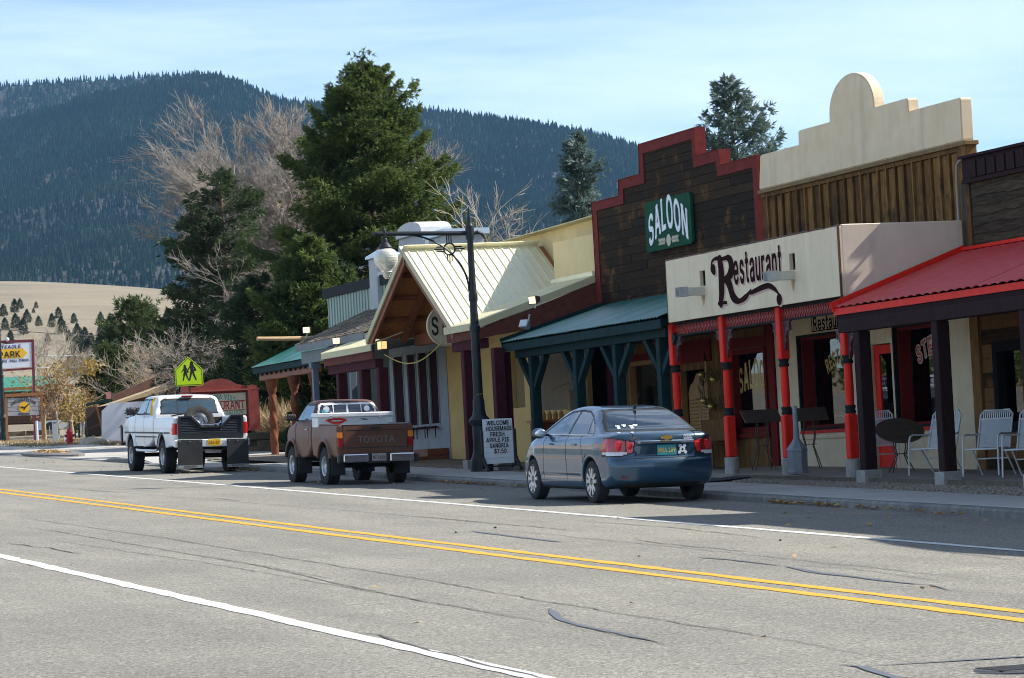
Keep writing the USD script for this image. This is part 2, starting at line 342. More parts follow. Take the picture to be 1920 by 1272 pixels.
ribbon([(1470, 1062), (1530, 1074), (1600, 1082), (1680, 1092), (1730, 1097)], 0.11, tar_m, 'tar_patch', 'long sealed crack beyond the yellow lines')
ribbon([(1700, 1095), (1750, 1098), (1790, 1110)], 0.028, crack_m, 'crack', jit=0.03)
ribbon([(1300, 1045), (1370, 1050), (1470, 1062)], 0.07, tar_m, 'tar_patch')
ribbon([(1570, 1246), (1612, 1250), (1680, 1272), (1760, 1300)], 0.07, tar_m, 'tar_patch')
ribbon([(1612, 1250), (1740, 1243), (1920, 1232), (2050, 1224)], 0.06, tar_m, 'tar_patch')
ribbon([(640, 1181), (700, 1190), (735, 1200), (790, 1215), (835, 1228), (900, 1243), (960, 1258), (1010, 1270), (1060, 1282)], 0.033, crack_m, 'crack', jit=0.03)
ribbon([(15, 1018), (60, 1026), (100, 1028), (118, 1034), (160, 1040)], 0.028, crack_m, 'crack', jit=0.03)
ribbon([(0, 983), (100, 996), (200, 1013), (300, 1030), (420, 1050), (520, 1068), (640, 1096), (760, 1122), (900, 1146), (1020, 1163)], 0.019, crack_m, 'crack', jit=0.02)
ribbon([(370, 1040), (500, 1062), (640, 1090)], 0.011, crack_m, 'crack', jit=0.02)
ribbon([(140, 918), (210, 923), (330, 917), (420, 911)], 0.028, crack_m, 'crack', jit=0.04)
ribbon([(770, 968), (900, 980), (1040, 992), (1110, 998)], 0.028, crack_m, 'crack', jit=0.05)
ribbon([(880, 996), (960, 1006), (1060, 1018)], 0.10, tar_m, 'tar_patch')
ribbon([(1060, 975), (1200, 985), (1280, 992), (1440, 1010)], 0.028, crack_m, 'crack', jit=0.04)
ribbon([(1190, 1012), (1240, 1020), (1300, 1026), (1420, 1036)], 0.028, crack_m, 'crack', jit=0.05)
ribbon([(1480, 1060), (1600, 1066), (1700, 1082), (1780, 1094)], 0.014, crack_m, 'crack', jit=0.05)
ribbon([(1760, 1034), (1830, 1042), (1920, 1052)], 0.022, crack_m, 'crack', jit=0.04)
ribbon([(380, 933), (460, 940)], 0.033, crack_m, 'crack', jit=0.04)
for (pts_, w_) in (([(0, 965), (300, 1008), (700, 1072), (1100, 1140), (1500, 1206), (1900, 1275)], 0.018), ([(60, 1008), (400, 1058), (800, 1128), (1200, 1200)], 0.014), ([(900, 990), (1300, 1030), (1700, 1072), (1920, 1098)], 0.016), ([(0, 905), (300, 930), (700, 962), (1100, 996)], 0.02)):
    ribbon(pts_, w_, crack_m, 'crack', jit=0.03)
# manhole cover at the right edge of the frame
mhc = g_at(1905, 1256)
mh = thing('manhole_cover', 'round iron manhole cover flush in the near lane at lower right', 'manhole cover', (mhc[0], mhc[1], float(gz(*mhc))))
mb = MB(); mb.lathe([(0, 0.012), (0.26, 0.012), (0.28, 0.006), (0.30, 0.003), (0.34, 0.003), (0.34, -0.01)], (0, 0, 0), 28)
for k in range(-3, 4): mb.box(-0.2, 0.2, k * 0.06 - 0.012, k * 0.06 + 0.012, 0.012, 0.018)
iron_m = mat('cast_iron', (0.06, 0.06, 0.062), (0.11, 0.105, 0.10), scale=20, rough=0.6, metal=0.6)
obj('iron_lid', mb, iron_m, mh, local=True)

# kerb and pavement, slab by slab
kerb = thing('kerb', 'kerb', 'kerb'); kerb.SetCustomDataByKey('kind', 'structure'); kerb.ClearCustomDataByKey('label'); kerb.ClearCustomDataByKey('category')
pav = thing('pavement', 'pavement', 'pavement'); pav.SetCustomDataByKey('kind', 'structure'); pav.ClearCustomDataByKey('label'); pav.ClearCustomDataByKey('category')
def seg(x0, x1, y0, y1, zt0, zt1, zb, ch=0.02):
    """A slab whose top follows the slope; zt functions of y at x0 and x1."""
    mb = MB(); e = 0.006
    v = []
    for x, zf in ((x0, zt0), (x1, zt1)):
        for y in (y0 + e, y1 - e): v += [(x, y, zb(y)), (x, y, float(zf(y)))]
    hull = []
    for (x, y, z) in v: hull.append((x, y, z))
    h2 = [p for i, p in enumerate(hull) if i % 2 == 0]
    for i, (x, y, z) in enumerate(hull):
        if i % 2 == 1:
            sx = 1 if x == min(x0, x1) else -1; sy = 1 if y < (y0 + y1) / 2 else -1
            h2 += [(x + sx * ch, y + sy * ch * 0.4, z), (x, y + sy * ch * 0.4, z - ch), (x + sx * ch, y, z - ch * 0.4)]
    return mb.tm(trimesh.convex.convex_hull(np.array(h2)))
drop = lambda y: smooth01((y - 86.5) / 3.5)                 # the kerb dips to the driveway
wz = lambda y: float(walk_z(y) - 0.11 * drop(y)) if y < 96 else float(walk_z(y) - 0.11 + 0.11 * smooth01((y - 97.5) / 1.5) - 0.11 * smooth01((y - 103.5) / 2))
y = 22.0
while y < 122:
    L = 2.6 + rng.uniform(-0.05, 0.05)
    j = rng.uniform(-0.006, 0.006, 2)
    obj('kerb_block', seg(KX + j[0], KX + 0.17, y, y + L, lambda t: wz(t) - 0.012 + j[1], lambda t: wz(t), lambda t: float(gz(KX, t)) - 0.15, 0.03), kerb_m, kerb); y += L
y = 22.0
while y < 103:
    L = 1.72
    if not (88 < y < 97): obj('slab', seg(KX + 0.176, 22.5, y, y + L, wz, lambda t: wz(t) - 0.01, lambda t: float(gz(KX, t)) - 0.1, 0.012), concrete, pav)
    y += L
y = 88.5
while y < 158:                                              # wide concrete driveway beyond the white truck
    L = 3.2
    for a, b in ((KX + 0.18, 24.2), (24.2, 26.8)):
        if a > 21 or not 97 < y < 103:
            obj('driveway_slab', seg(a + 0.01, b - 0.01, y, y + L, lambda t, a=a: float(gz(a, t)) + 0.03, lambda t, b=b: float(gz(b, t)) + 0.03 + (0.06 if b > 25 else 0), lambda t: float(gz(KX, t)) - 0.5, 0.01), apron_m, pav)
    y += L
# bare earth between pavement and porches
tag(obj('soil', MB().grid(np.stack([np.stack([np.full(60, x), np.linspace(20, 98, 60), walk_z(np.linspace(20, 98, 60)) - dz], -1) for x, dz in ((30.0, 0.02), (23.6, 0.03), (23.06, 0.03), (22.45, 0.05))], 0)), soil_m), kind='structure')
ys_ = np.linspace(36, 58.6, 30); tag(obj('gravel_bed', MB().grid(np.stack([np.stack([np.full(30, x), ys_, walk_z(ys_) - 0.022 + f * np.maximum(0, floor_z(ys_) - walk_z(ys_) - 0.045)], -1) for x, f in ((23.07, 1.0), (22.49, 0.0))], 0)), soil_m), kind='structure')
# scattered gravel and fallen leaves
def pebble(r):
    m = trimesh.creation.icosphere(subdivisions=0); v = np.array(m.vertices) * r.uniform(0.7, 1.3, (12, 3)) * np.array([1, 1, 0.6]); return v, np.array(m.faces)
def scatter(name, material, pts, size, kind_label, cat, flat=False):
    mb = MB()
    for p in pts:
        s = rng.uniform(*size)
        if flat:
            a = rng.uniform(0, 2 * PI); R = rotz(a) @ rotx(rng.normal(0, 0.5)); v = np.array([(-0.5, 0, 0), (0, -0.28, 0.06), (0.55, 0, 0), (0, 0.28, 0.08)]) @ R.T * s
            mb.add(v + p + [0, 0, 0.012 + s * 0.1], [(0, 1, 2), (0, 2, 3)])
        else:
            v, f = pebble(rng); mb.add(v @ rotz(rng.uniform(0, 6)).T * s + p, f)
    o = obj(name, mb, material); tag(o, kind_label, cat, kind='stuff'); return o
gp = []
for k in range(9000):
    y = rng.uniform(40, 58.5); x = rng.uniform(22.52, 23.12); gp.append((x, y, float(walk_z(y)) - 0.02 + (x - 22.5) / 0.6 * max(0.0, float(floor_z(y) - walk_z(y)) - 0.045) + rng.uniform(-0.01, 0.012)))
for k in range(900):
    y = rng.uniform(66, 80); x = rng.uniform(22.5, 23.4); gp.append((x, y, float(walk_z(y)) - 0.03))
scatter('gravel', mat('pebble', (0.15, 0.125, 0.10), (0.33, 0.29, 0.24), scale=30, rough=0.9), gp, (0.012, 0.034), 'loose grey brown gravel along the porch edge', 'gravel')
lp = []
def pile(px, py, n, sx, sy, dz=0.0, base=None):
    c = g_at(px, py)
    for k in range(n):
        x = c[0] + rng.normal(0, sx); y = c[1] + rng.normal(0, sy)
        x = min(x, KX - 0.04)
        lp.append((x, y, float(gz(x, y)) + dz + abs(rng.normal(0, 0.02))))
pile(895, 908, 160, 0.10, 1.2); pile(1502, 944, 70, 0.06, 0.4); pile(1562, 949, 80, 0.06, 0.55); pile(1665, 957, 50, 0.06, 0.8); pile(1770, 966, 30, 0.08, 0.5); pile(1030, 915, 70, 0.1, 1.4)
pile(465, 884, 40, 0.2, 0.4)
for k in range(260):
    x = rng.uniform(5, 20.5); y = rng.uniform(12, 110); 
    if rng.random() < 0.75: x = rng.uniform(17.5, 20.5)
    lp.append((x, y, float(gz(x, y))))
for (px, py) in ((1563, 1032), (1490, 1047), (1745, 1108), (133, 1065), (745, 950), (55, 1066), (275, 1222), (345, 1170), (780, 1176), (705, 1107), (650, 930), (1520, 1038)):
    c = g_at(px, py); lp.append((c[0], c[1], float(gz(*c)) + 0.01))
scatter('fallen_leaves', mat('dead_leaf', (0.22, 0.11, 0.04), (0.45, 0.30, 0.12), scale=9, rough=0.8), lp, (0.05, 0.10), 'brown fallen leaves gathered along the kerb and scattered on the road', 'leaves', flat=True)
lp = []
for k in range(1500):
    a = rng.uniform(0, 2 * PI); rr = math.sqrt(rng.uniform(0, 1)); y = 117.5 + 3.6 * rr * math.cos(a); x = 21.45 + 0.55 * rr * math.sin(a)
    lp.append((x, y, float(gz(x, y)) + 0.08 + 0.10 * (1 - rr * rr)))
scatter('leaf_mound', mat('mulch_leaf', (0.30, 0.17, 0.07), (0.55, 0.37, 0.18), scale=9, rough=0.85), lp, (0.06, 0.14), 'low mound of tan leaves on the island in the driveway', 'leaves', flat=True)
isl = MB(); an = np.linspace(0, 2 * PI, 30)[:-1]
isl.tm(trimesh.convex.convex_hull(np.array([(21.45 + 0.75 * math.sin(a) * s, 117.5 + 4.4 * math.cos(a) * s, float(gz(21.45, 117.5 + 4.4 * math.cos(a) * s)) + z) for a in an for s, z in ((1, -0.1), (1, 0.10), (0.85, 0.15))])))
tag(obj('planting_island', isl, kerb_m), 'low kerbed island topped with tan leaves in the concrete driveway', 'traffic island')
nickel = []
for (px, py) in ((929, 992), (855, 1001), (1463, 1016)):
    c = g_at(px, py); nickel.append((c[0], c[1], float(gz(*c)) + 0.02))
scatter('road_pebbles', mat('dark_stone', (0.05, 0.045, 0.04)), nickel, (0.018, 0.03), 'a few dark stones lying on the road', 'stones')

# ================================================================== HILL, MOUNTAIN, FOREST
def az_el(px, py):
    r = ray(px, py); return math.atan2(r[0], r[1]), r[2] / math.hypot(r[0], r[1])
def polar_terrain(profile, r0, rr, r1, z0, na, nr, seed, az_pad, rough, gully, foot_el=None, power=1.15):
    """Height field on azimuth x distance: rises from z0 at r0 to the ridge at rr seen at profile (pixels), then falls away to r1."""
    P = np.array([az_el(*p) for p in profile]); az = np.linspace(P[0, 0] - az_pad, P[-1, 0] + az_pad, na); el = np.interp(az, P[:, 0], P[:, 1])
    rad = np.concatenate([np.linspace(r0, rr, nr), np.linspace(rr, r1, nr // 4)[1:]])
    A, Rr = np.meshgrid(az, rad, indexing='ij'); H = CAM_C[2] + el[:, None] * rr
    t = np.clip((Rr - r0) / (rr - r0), 0, 1); z = z0 + (H - z0) * t ** power
    back = np.clip((Rr - rr) / (r1 - rr), 0, 1); z = z - (H - z0) * 0.6 * back ** 1.2
    X, Y = Rr * np.sin(A), Rr * np.cos(A)
    nz = meshkit.fbm(np.stack([X / gully, Y / gully, np.zeros_like(X)], -1), 5, seed) - 0.5
    z = z + nz * rough * np.sin(np.pi * np.clip(t, 0, 1)) ** 0.7
    return X, Y, z, A, Rr
hill_m = mat('dry_grass_hill', (0.155, 0.128, 0.086), (0.23, 0.19, 0.128), scale=0.03, rough=0.95, lo=0.3, hi=0.7, c3=(0.115, 0.098, 0.068), c3hi=0.68, c3scale=0.012, detail=12)
HX, HY, HZ, HA, HR = polar_terrain([(-500, 540), (0, 527), (60, 528), (130, 531), (240, 537), (340, 546), (480, 560), (800, 600), (1300, 640), (2300, 660)], 260, 1500, 2100, 6.0, 90, 60, 11, 0.25, 16, 260, power=1.05)
tag(obj('hill', MB().grid(np.stack([HX, HY, HZ], -1)), hill_m, smooth=True), kind='structure')
forest_floor = mat('forest_floor', (0.010, 0.013, 0.010), (0.05, 0.042, 0.033), scale=0.006, lo=0.45, hi=0.72, rough=0.95, detail=10)
MT = [([(-900, 225), (-400, 190), (0, 163), (120, 156), (200, 151), (300, 145), (385, 139), (420, 144), (470, 164), (520, 190), (560, 215), (700, 300)], 4200, 6800, 8500, 8, 4),
      ([(-900, 330), (-400, 290), (0, 233), (100, 206), (176, 181), (250, 166), (350, 146), (390, 144), (430, 152), (475, 172), (530, 192), (600, 198), (700, 207), (810, 211), (900, 221), (1000, 233), (1100, 251), (1160, 266), (1200, 281), (1320, 325), (1500, 400), (2300, 560)], 2400, 5600, 7600, 9, 5)]
fm_t = usdkit.material(stage, '/World/Looks/forest_needles', {'g': ('geometry', {}), 'n': ('noise_texture', {'scale': 0.0035, 'detail': 5.0, 'roughness': 0.7}), 'r': ('rgb_ramp', {'ramp': [(0.35, (0.005, 0.014, 0.010)), (0.55, (0.013, 0.026, 0.016)), (0.66, (0.020, 0.031, 0.017)), (0.78, (0.038, 0.031, 0.027))]}), 'oi': ('object_info', {}), 'mr': ('map_range', {'to_min': 0.55, 'to_max': 1.45}), 'h': ('hsv', {'hue': 0.5, 'saturation': 1.0, 'fac': 1.0}), 'p': ('diffuse_bsdf', {})},
    [('g.position', 'n.vector'), ('n.fac', 'r.fac'), ('oi.random', 'mr.value'), ('mr.result', 'h.value'), ('r.color', 'h.color'), ('h.color', 'p.color')], surface='p.BSDF')
def far_tree(seed):
    r = np.random.default_rng(seed); mb = MB(); n = 6
    for k in range(3):
        z0, z1, rr = 1.0 + k * 2.6, 5.2 + k * 2.6, 2.1 - 0.55 * k
        an = np.arange(n) * 2 * PI / n + r.uniform(0, 1); v = [(0, 0, z1)] + [(rr * r.uniform(0.6, 1.2) * math.cos(a), rr * r.uniform(0.6, 1.2) * math.sin(a), z0 + r.uniform(-0.5, 0.5)) for a in an]
        mb.add(v, [(0, 1 + i, 1 + (i + 1) % n) for i in range(n)])
    return mb
for k, (prof, r0, rr, r1, z0, seed) in enumerate(MT):
    X, Y, Z, A, Rr = polar_terrain(prof, r0, rr, r1, 30.0, 200, 120, seed, 0.02, 150 if k else 210, 1000, power=1.25)
    m = obj('mountain', MB().grid(np.stack([X, Y, Z], -1)), forest_floor, smooth=True); tag(m, kind='structure')
    nt = 100000 if k else 30000
    na, nr = X.shape
    u = rng.uniform(0, na - 1.001, nt * 2); w = rng.uniform(0, 1, nt * 2); w = (0.12 + 0.92 * np.sqrt(w)) if k else 0.35 + 0.7 * w
    rad_i = np.interp(np.clip(r0 + (rr - r0) * w, r0, r1), Rr[0], np.arange(nr)); 
    px = [map_coordinates(q, [u, rad_i], order=1) for q in (X, Y, Z)]
    p = np.stack(px, -1)
    dens = meshkit.fbm(p / 420.0 * [1, 1, 0], 4, 31 + k)
    keep = dens + rng.normal(0, 0.06, len(dens)) > (0.27 if k else 0.05); p = p[keep][:nt]
    pi = UsdGeom.PointInstancer.Define(stage, f'/World/forest' if k else '/World/forest_beyond')
    protos = []
    for q in range(3):
        obj_p = f'{pi.GetPath()}/conifer_{q + 1:03d}'; usdkit.mesh(stage, obj_p, far_tree(40 + q).arrays(), fm_t); protos.append(Sdf.Path(obj_p))
    pi.CreatePrototypesRel().SetTargets(protos)
    pi.CreateProtoIndicesAttr(Vt.IntArray.FromNumpy(rng.integers(0, 3, len(p)).astype(np.int32)))
    pi.CreatePositionsAttr(Vt.Vec3fArray.FromNumpy(p.astype(np.float32)))
    sc = rng.uniform(0.75, 1.5, len(p)) * (1.0 if k else 1.2); pi.CreateScalesAttr(Vt.Vec3fArray.FromNumpy(np.stack([sc * 1.2, sc * 1.2, sc * rng.uniform(0.65, 1.05, len(p))], -1).astype(np.float32)))
    tag(pi, 'dense conifer forest covering the %s mountain slope' % ('near' if k else 'far'), 'forest', kind='stuff')
# air between here and the mountain
haze_m = usdkit.material(stage, '/World/Looks/haze_air', {'v': ('principled_volume', {'color': (0.30, 0.60, 1.0), 'density': 0.000025, 'anisotropy': 0.0})}, [], volume='v.volume')
tag(obj('haze', MB().box(-6000, 9000, -1600, 9200, -60, 1150), haze_m), 'thin blue air haze towards the mountain', 'haze', kind='stuff')
# ================================================================== SHOPS ALONG THE STREET
XF = 25.6                                                      # plane of the false fronts
dark_plank = [mat(f'dark_plank_{k}', a, b, scale=7, stretch=(3, 0.35, 6), rough=0.9, spec=0.15, bump=0.004, bscale=30, c3=(0.15, 0.07, 0.022), c3scale=1.6, c3lo=0.55, c3hi=0.70) for k, (a, b) in enumerate([((0.014, 0.009, 0.005), (0.038, 0.022, 0.011)), ((0.02, 0.012, 0.006), (0.055, 0.031, 0.014)), ((0.010, 0.007, 0.005), (0.026, 0.016, 0.009))])]
vert_plank = [mat(f'amber_plank_{k}', a, b, scale=5, stretch=(4, 5, 0.5), rough=0.9, spec=0.12, bump=0.004, bscale=25, c3=(0.06, 0.038, 0.024), c3scale=1.9, c3lo=0.5, c3hi=0.66) for k, (a, b) in enumerate([((0.095, 0.046, 0.015), (0.24, 0.128, 0.044)), ((0.13, 0.064, 0.021), (0.30, 0.165, 0.058)), ((0.07, 0.035, 0.014), (0.17, 0.09, 0.033))])]
brown_plank = [mat(f'brown_plank_{k}', a, b, scale=6, stretch=(4, 5, 0.5), rough=0.9, spec=0.1) for k, (a, b) in enumerate([((0.15, 0.075, 0.03), (0.28, 0.15, 0.06)), ((0.115, 0.058, 0.024), (0.22, 0.118, 0.046))])]
grey_plank = mat('weathered_plank', (0.03, 0.023, 0.016), (0.085, 0.064, 0.043), scale=6, stretch=(3, 0.4, 6), rough=0.95, spec=0.1, bump=0.004, bscale=30, rand=0.2)
red_trim = mat('barn_red_trim', (0.135, 0.022, 0.02), (0.18, 0.033, 0.029), scale=8, rough=0.9, spec=0.12, bump=0.002, c3=(0.15, 0.025, 0.022), c3scale=3)
bright_red = mat('bright_red_paint', (0.66, 0.016, 0.008), (0.72, 0.026, 0.014), scale=6, rough=0.55, spec=0.2)
dark_red = mat('dark_red_paint', (0.13, 0.010, 0.009), (0.17, 0.015, 0.012), rough=0.8, spec=0.15)
band_black = mat('charcoal_paint', (0.014, 0.013, 0.014), (0.024, 0.022, 0.023), rough=0.8, spec=0.15)
stucco_c = mat('cream_stucco', (0.66, 0.53, 0.35), (0.74, 0.605, 0.42), scale=2.2, rough=0.95, bump=0.006, bscale=55, c3=(0.50, 0.41, 0.29), c3scale=1.6, c3lo=0.5, c3hi=0.8, c3stretch=(1, 1.6, 0.16))
stucco_pink = mat('pale_pink_stucco', (0.60, 0.51, 0.40), (0.66, 0.57, 0.46), scale=2.2, rough=0.95, bump=0.006, bscale=55, c3=(0.50, 0.41, 0.33), c3scale=1.5, c3lo=0.5, c3hi=0.8, c3stretch=(1.6, 1, 0.2))
stucco_board = mat('board_stucco', (0.67, 0.57, 0.40), (0.75, 0.64, 0.46), scale=1.5, rough=0.9, bump=0.004, bscale=30, c3=(0.52, 0.43, 0.30), c3scale=1.7, c3lo=0.52, c3hi=0.85, c3stretch=(1, 1.8, 0.18))
mustard = mat('mustard_stucco', (0.55, 0.37, 0.13), (0.62, 0.43, 0.17), scale=2, rough=0.95, bump=0.004, bscale=50)
yellow_wall = mat('sand_stucco', (0.66, 0.52, 0.27), (0.72, 0.575, 0.32), scale=2, rough=0.95, bump=0.004, bscale=50, c3=(0.58, 0.46, 0.25), c3scale=0.9)
roof_yellow = mat('yellow_sheet_metal', (0.76, 0.71, 0.49), (0.81, 0.765, 0.54), scale=1.5, rough=0.42, spec=0.5, c3=(0.64, 0.57, 0.38), c3scale=1.3, c3lo=0.5, c3hi=0.8, c3stretch=(2.5, 0.4, 0.4))
fascia_yellow = mat('yellow_fascia', (0.50, 0.45, 0.27), (0.56, 0.51, 0.31), rough=0.6)
roof_green = mat('green_sheet_metal', (0.012, 0.12, 0.095), (0.02, 0.17, 0.135), scale=2.0, rough=0.27, spec=0.6, c3=(0.17, 0.27, 0.25), c3scale=1.6, c3lo=0.48, c3hi=0.78, c3stretch=(0.3, 3, 0.3))
green_paint = mat('spruce_green_paint', (0.008, 0.025, 0.027), (0.014, 0.038, 0.040), scale=5, rough=0.85, spec=0.15, rand=0.1)
roof_red = mat('red_sheet_metal', (0.52, 0.036, 0.038), (0.58, 0.055, 0.055), scale=2.0, rough=0.5, spec=0.22, c3=(0.46, 0.085, 0.07), c3scale=1.5, c3lo=0.48, c3hi=0.8, c3stretch=(0.3, 3, 0.3))
purple = mat('plum_paint', (0.020, 0.010, 0.012), (0.033, 0.017, 0.019), scale=6, stretch=(4, 4, 0.6), rough=0.9, spec=0.12, bump=0.003, bscale=30)
maroon = mat('maroon_paint', (0.11, 0.035, 0.027), (0.155, 0.054, 0.042), scale=6, rough=0.9, spec=0.12)
maroon_post = mat('maroon_post_paint', (0.055, 0.013, 0.02), (0.085, 0.023, 0.031), scale=6, stretch=(4, 4, 0.6), rough=0.9, spec=0.12)
orange_wood = mat('orange_stained_wood', (0.32, 0.12, 0.035), (0.45, 0.19, 0.06), scale=6, stretch=(0.6, 5, 5), rough=0.55)
timber_red = mat('red_stained_timber', (0.16, 0.05, 0.022), (0.24, 0.08, 0.035), scale=6, rough=0.6)
grey_wall = mat('blue_grey_wall', (0.26, 0.29, 0.31), (0.32, 0.35, 0.37), scale=2, rough=0.9, bump=0.003)
conc_block = mat('post_footing', (0.24, 0.235, 0.22), (0.34, 0.33, 0.31), scale=8, rough=0.95, bump=0.006, bscale=40)
porch_conc = mat('porch_concrete', (0.22, 0.20, 0.17), (0.30, 0.27, 0.235), scale=2.5, rough=0.9, bump=0.003, c3=(0.16, 0.13, 0.10), c3scale=0.9)
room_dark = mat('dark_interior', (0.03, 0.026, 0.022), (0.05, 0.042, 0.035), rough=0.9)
chocolate = mat('chocolate_lettering', (0.02, 0.008, 0.007), (0.028, 0.012, 0.010), rough=0.95, spec=0.05)
pink_shadow = mat('pink_outline_paint', (0.52, 0.33, 0.29), rough=0.7)
white_letter = mat('white_sign_paint', (0.76, 0.80, 0.84), rough=0.5)
sign_green = mat('green_sign_panel', (0.010, 0.062, 0.036), (0.015, 0.08, 0.046), rough=0.85, spec=0.1)
gold_letter = mat('gold_leaf_letter', (0.50, 0.33, 0.10), (0.62, 0.43, 0.16), rough=0.4, metal=0.3)
letter_red = mat('red_window_letter', (0.45, 0.07, 0.05), rough=0.5)
letter_line = mat('pale_letter_edge', (0.6, 0.5, 0.42), rough=0.5)
galv = mat('galvanised_metal', (0.42, 0.44, 0.46), (0.55, 0.57, 0.58), scale=9, rough=0.4, metal=0.7)
pane_m = glass_mat('window_pane', (0.62, 0.66, 0.66), 0.01, 1.75)
lamp_lit = mat('lit_lamp_face', (1.0, 0.75, 0.4), emis=(1.0, 0.50, 0.16), emis_s=0.6)
lamp_hot = mat('lit_flood_face', (1.0, 0.85, 0.6), emis=(1.0, 0.74, 0.42), emis_s=0.6)

def slope_sheet(parent, name, m, lo, hi, y0, y1, pitch=0.076, amp=0.016, width=0.91, th=0.004, step=5, zlo=None, zhi=None, ytop=None):
    """Corrugated roof: sheets side by side, lo=(x,z) eave and hi=(x,z) top; ribs run up the slope. ytop(y) may shift the upper edge."""
    n = max(1, round((y1 - y0) / width)); w = (y1 - y0) / n
    for k in range(n):
        a, b = y0 + k * w - 0.02, y0 + (k + 1) * w + 0.02
        ys = np.arange(a, b + 1e-6, pitch / step); r = amp * np.abs(np.cos(PI * ys / pitch)) ** 0.8 + (0.0035 if k % 2 else 0.0)
        P = []
        for t in (0, 0.5, 1):
            x = lo[0] + (hi[0] - lo[0]) * t; z = lo[1] + (hi[1] - lo[1]) * t
            P.append(np.stack([np.full_like(ys, x), ys, z + r], -1))
        P = np.array(P); mb = MB().grid(P); mb.grid((P - [0, 0, th])[::-1])
        mb.grid(np.stack([P[0] - [0, 0, th], P[0]]))
        obj(name, mb, m, parent)
def ribbed_slope(parent, name, m, corners, ribs_every=0.23, rib=0.022, panel=0.92):
    """Standing seam roof on a planar quad: corners = lower-left, lower-right, upper-right, upper-left; seams run from the lower to the upper edge."""
    a, b, c, d = (np.array(q, float) for q in corners); nrm = np.cross(b - a, d - a); nrm /= np.linalg.norm(nrm)
    if nrm[2] < 0: nrm = -nrm
    L = np.linalg.norm(b - a); n = max(1, round(L / panel))
    for k in range(n):
        t0, t1 = k / n, (k + 1) / n; mb = MB()
        p0, p1, q0, q1 = a + (b - a) * t0, a + (b - a) * t1, d + (c - d) * t0, d + (c - d) * t1
        e = nrm * 0.0; th = nrm * 0.012
        v = [p0 - th, p1 - th, q1 - th, q0 - th, p0, p1, q1, q0]
        mb.add(v, [(0, 3, 2, 1), (4, 5, 6, 7), (0, 1, 5, 4), (1, 2, 6, 5), (2, 3, 7, 6), (3, 0, 4, 7)])
        m_ = max(1, round(L / n / ribs_every))
        for j in range(m_):
            s = (j + 0.5) / m_; mb.bar(p0 + (p1 - p0) * s + nrm * rib * .5, q0 + (q1 - q0) * s + nrm * rib * .5, 0.03, rib, nrm)
        obj(name, mb, m, parent)
def yz(poly): return affinity.scale(poly, -1, 1, origin=(0, 0))    # lettering seen from the street reads towards smaller Y
def put_text(parent, name, geom, y, z, x, m, depth=0.012, rot=0.0):
    g = affinity.rotate(geom, rot, origin=(0, 0)) if rot else geom
    g = affinity.translate(yz(g), y, z); mb = MB().ext(g, 'yz', x - depth, x); return obj(name, mb, m, parent)
def window(parent, y0, y1, z0, z1, x, fm, fw=0.09, depth=0.22, reveal=None, room=True, proud=0.03, pane=None, glass=None):
    """Framed window in a wall at x: frame proud of the wall, pane set back, dark room behind."""
    fr = Polygon([(y0, z0), (y1, z0), (y1, z1), (y0, z1)]); inn = Polygon([(y0 + fw, z0 + fw), (y1 - fw, z0 + fw), (y1 - fw, z1 - fw), (y0 + fw, z1 - fw)])
    w = obj('window', MB().ext(fr.difference(inn), 'yz', x - proud, x + 0.1), fm, parent)
    obj('pane', MB().box(x + depth - 0.006, x + depth, y0 + fw - 0.004, y1 - fw + 0.004, z0 + fw - 0.004, z1 - fw + 0.004), glass or pane_m, w)
    return w
def wall_with_holes(parent, name, y0, y1, z0, z1, x0, x1, holes, m):
    p = Polygon([(y0, z0), (y1, z0), (y1, z1), (y0, z1)])
    for h in holes: p = p.difference(sbox(h[0], h[2], h[1], h[3]))
    return obj(name, MB().ext(p, 'yz', x0, x1), m, parent)

# ------------------------------------------------------------------ the saloon
sal = thing('saloon_building', 'dark plank saloon with stepped red-trimmed false front and green porch roof', 'saloon', (27, 67, 1.5))
outer = Polygon([(71.9, 4.3), (71.92, 7.57), (70.12, 7.57), (70.1, 7.915), (68.75, 7.915), (68.72, 8.55), (65.37, 8.55), (65.35, 7.965), (64.07, 7.965), (64.05, 7.645), (62.1, 7.645), (62.1, 4.3)])
inner = Polygon([(71.63, 4.2), (71.63, 7.375), (69.87, 7.375), (69.85, 7.70), (68.51, 7.70), (68.48, 8.335), (65.58, 8.335), (65.56, 7.74), (64.27, 7.74), (64.25, 7.43), (62.36, 7.43), (62.36, 4.2)])
obj('false_front', MB().ext(outer, 'yz', XF, XF + 0.16), mat('saloon_backing', (0.02, 0.015, 0.012)), sal)
ring = outer.difference(inner)
cuts = [sbox(60, 7.74, 80, 9), sbox(60, 7.43, 80, 7.74), sbox(60, 4, 64.2, 7.43), sbox(64.2, 4, 80, 7.43)]
for c in cuts:
    gg = ring.intersection(c)
    for q in getattr(gg, 'geoms', [gg]):
        if q.area > 0.01: obj('trim_board', MB().ext(q, 'yz', XF - 0.05, XF - 0.004), red_trim, sal)
capo = outer.difference(outer.buffer(-0.025)).intersection(sbox(60, 5.2, 80, 9))
obj('parapet_cap', MB().ext(outer.buffer(0.012, join_style=2).difference(outer).intersection(sbox(60, 5.3, 80, 9)), 'yz', XF - 0.06, XF + 0.18), red_trim, sal)
zrow = 4.95; row = 0
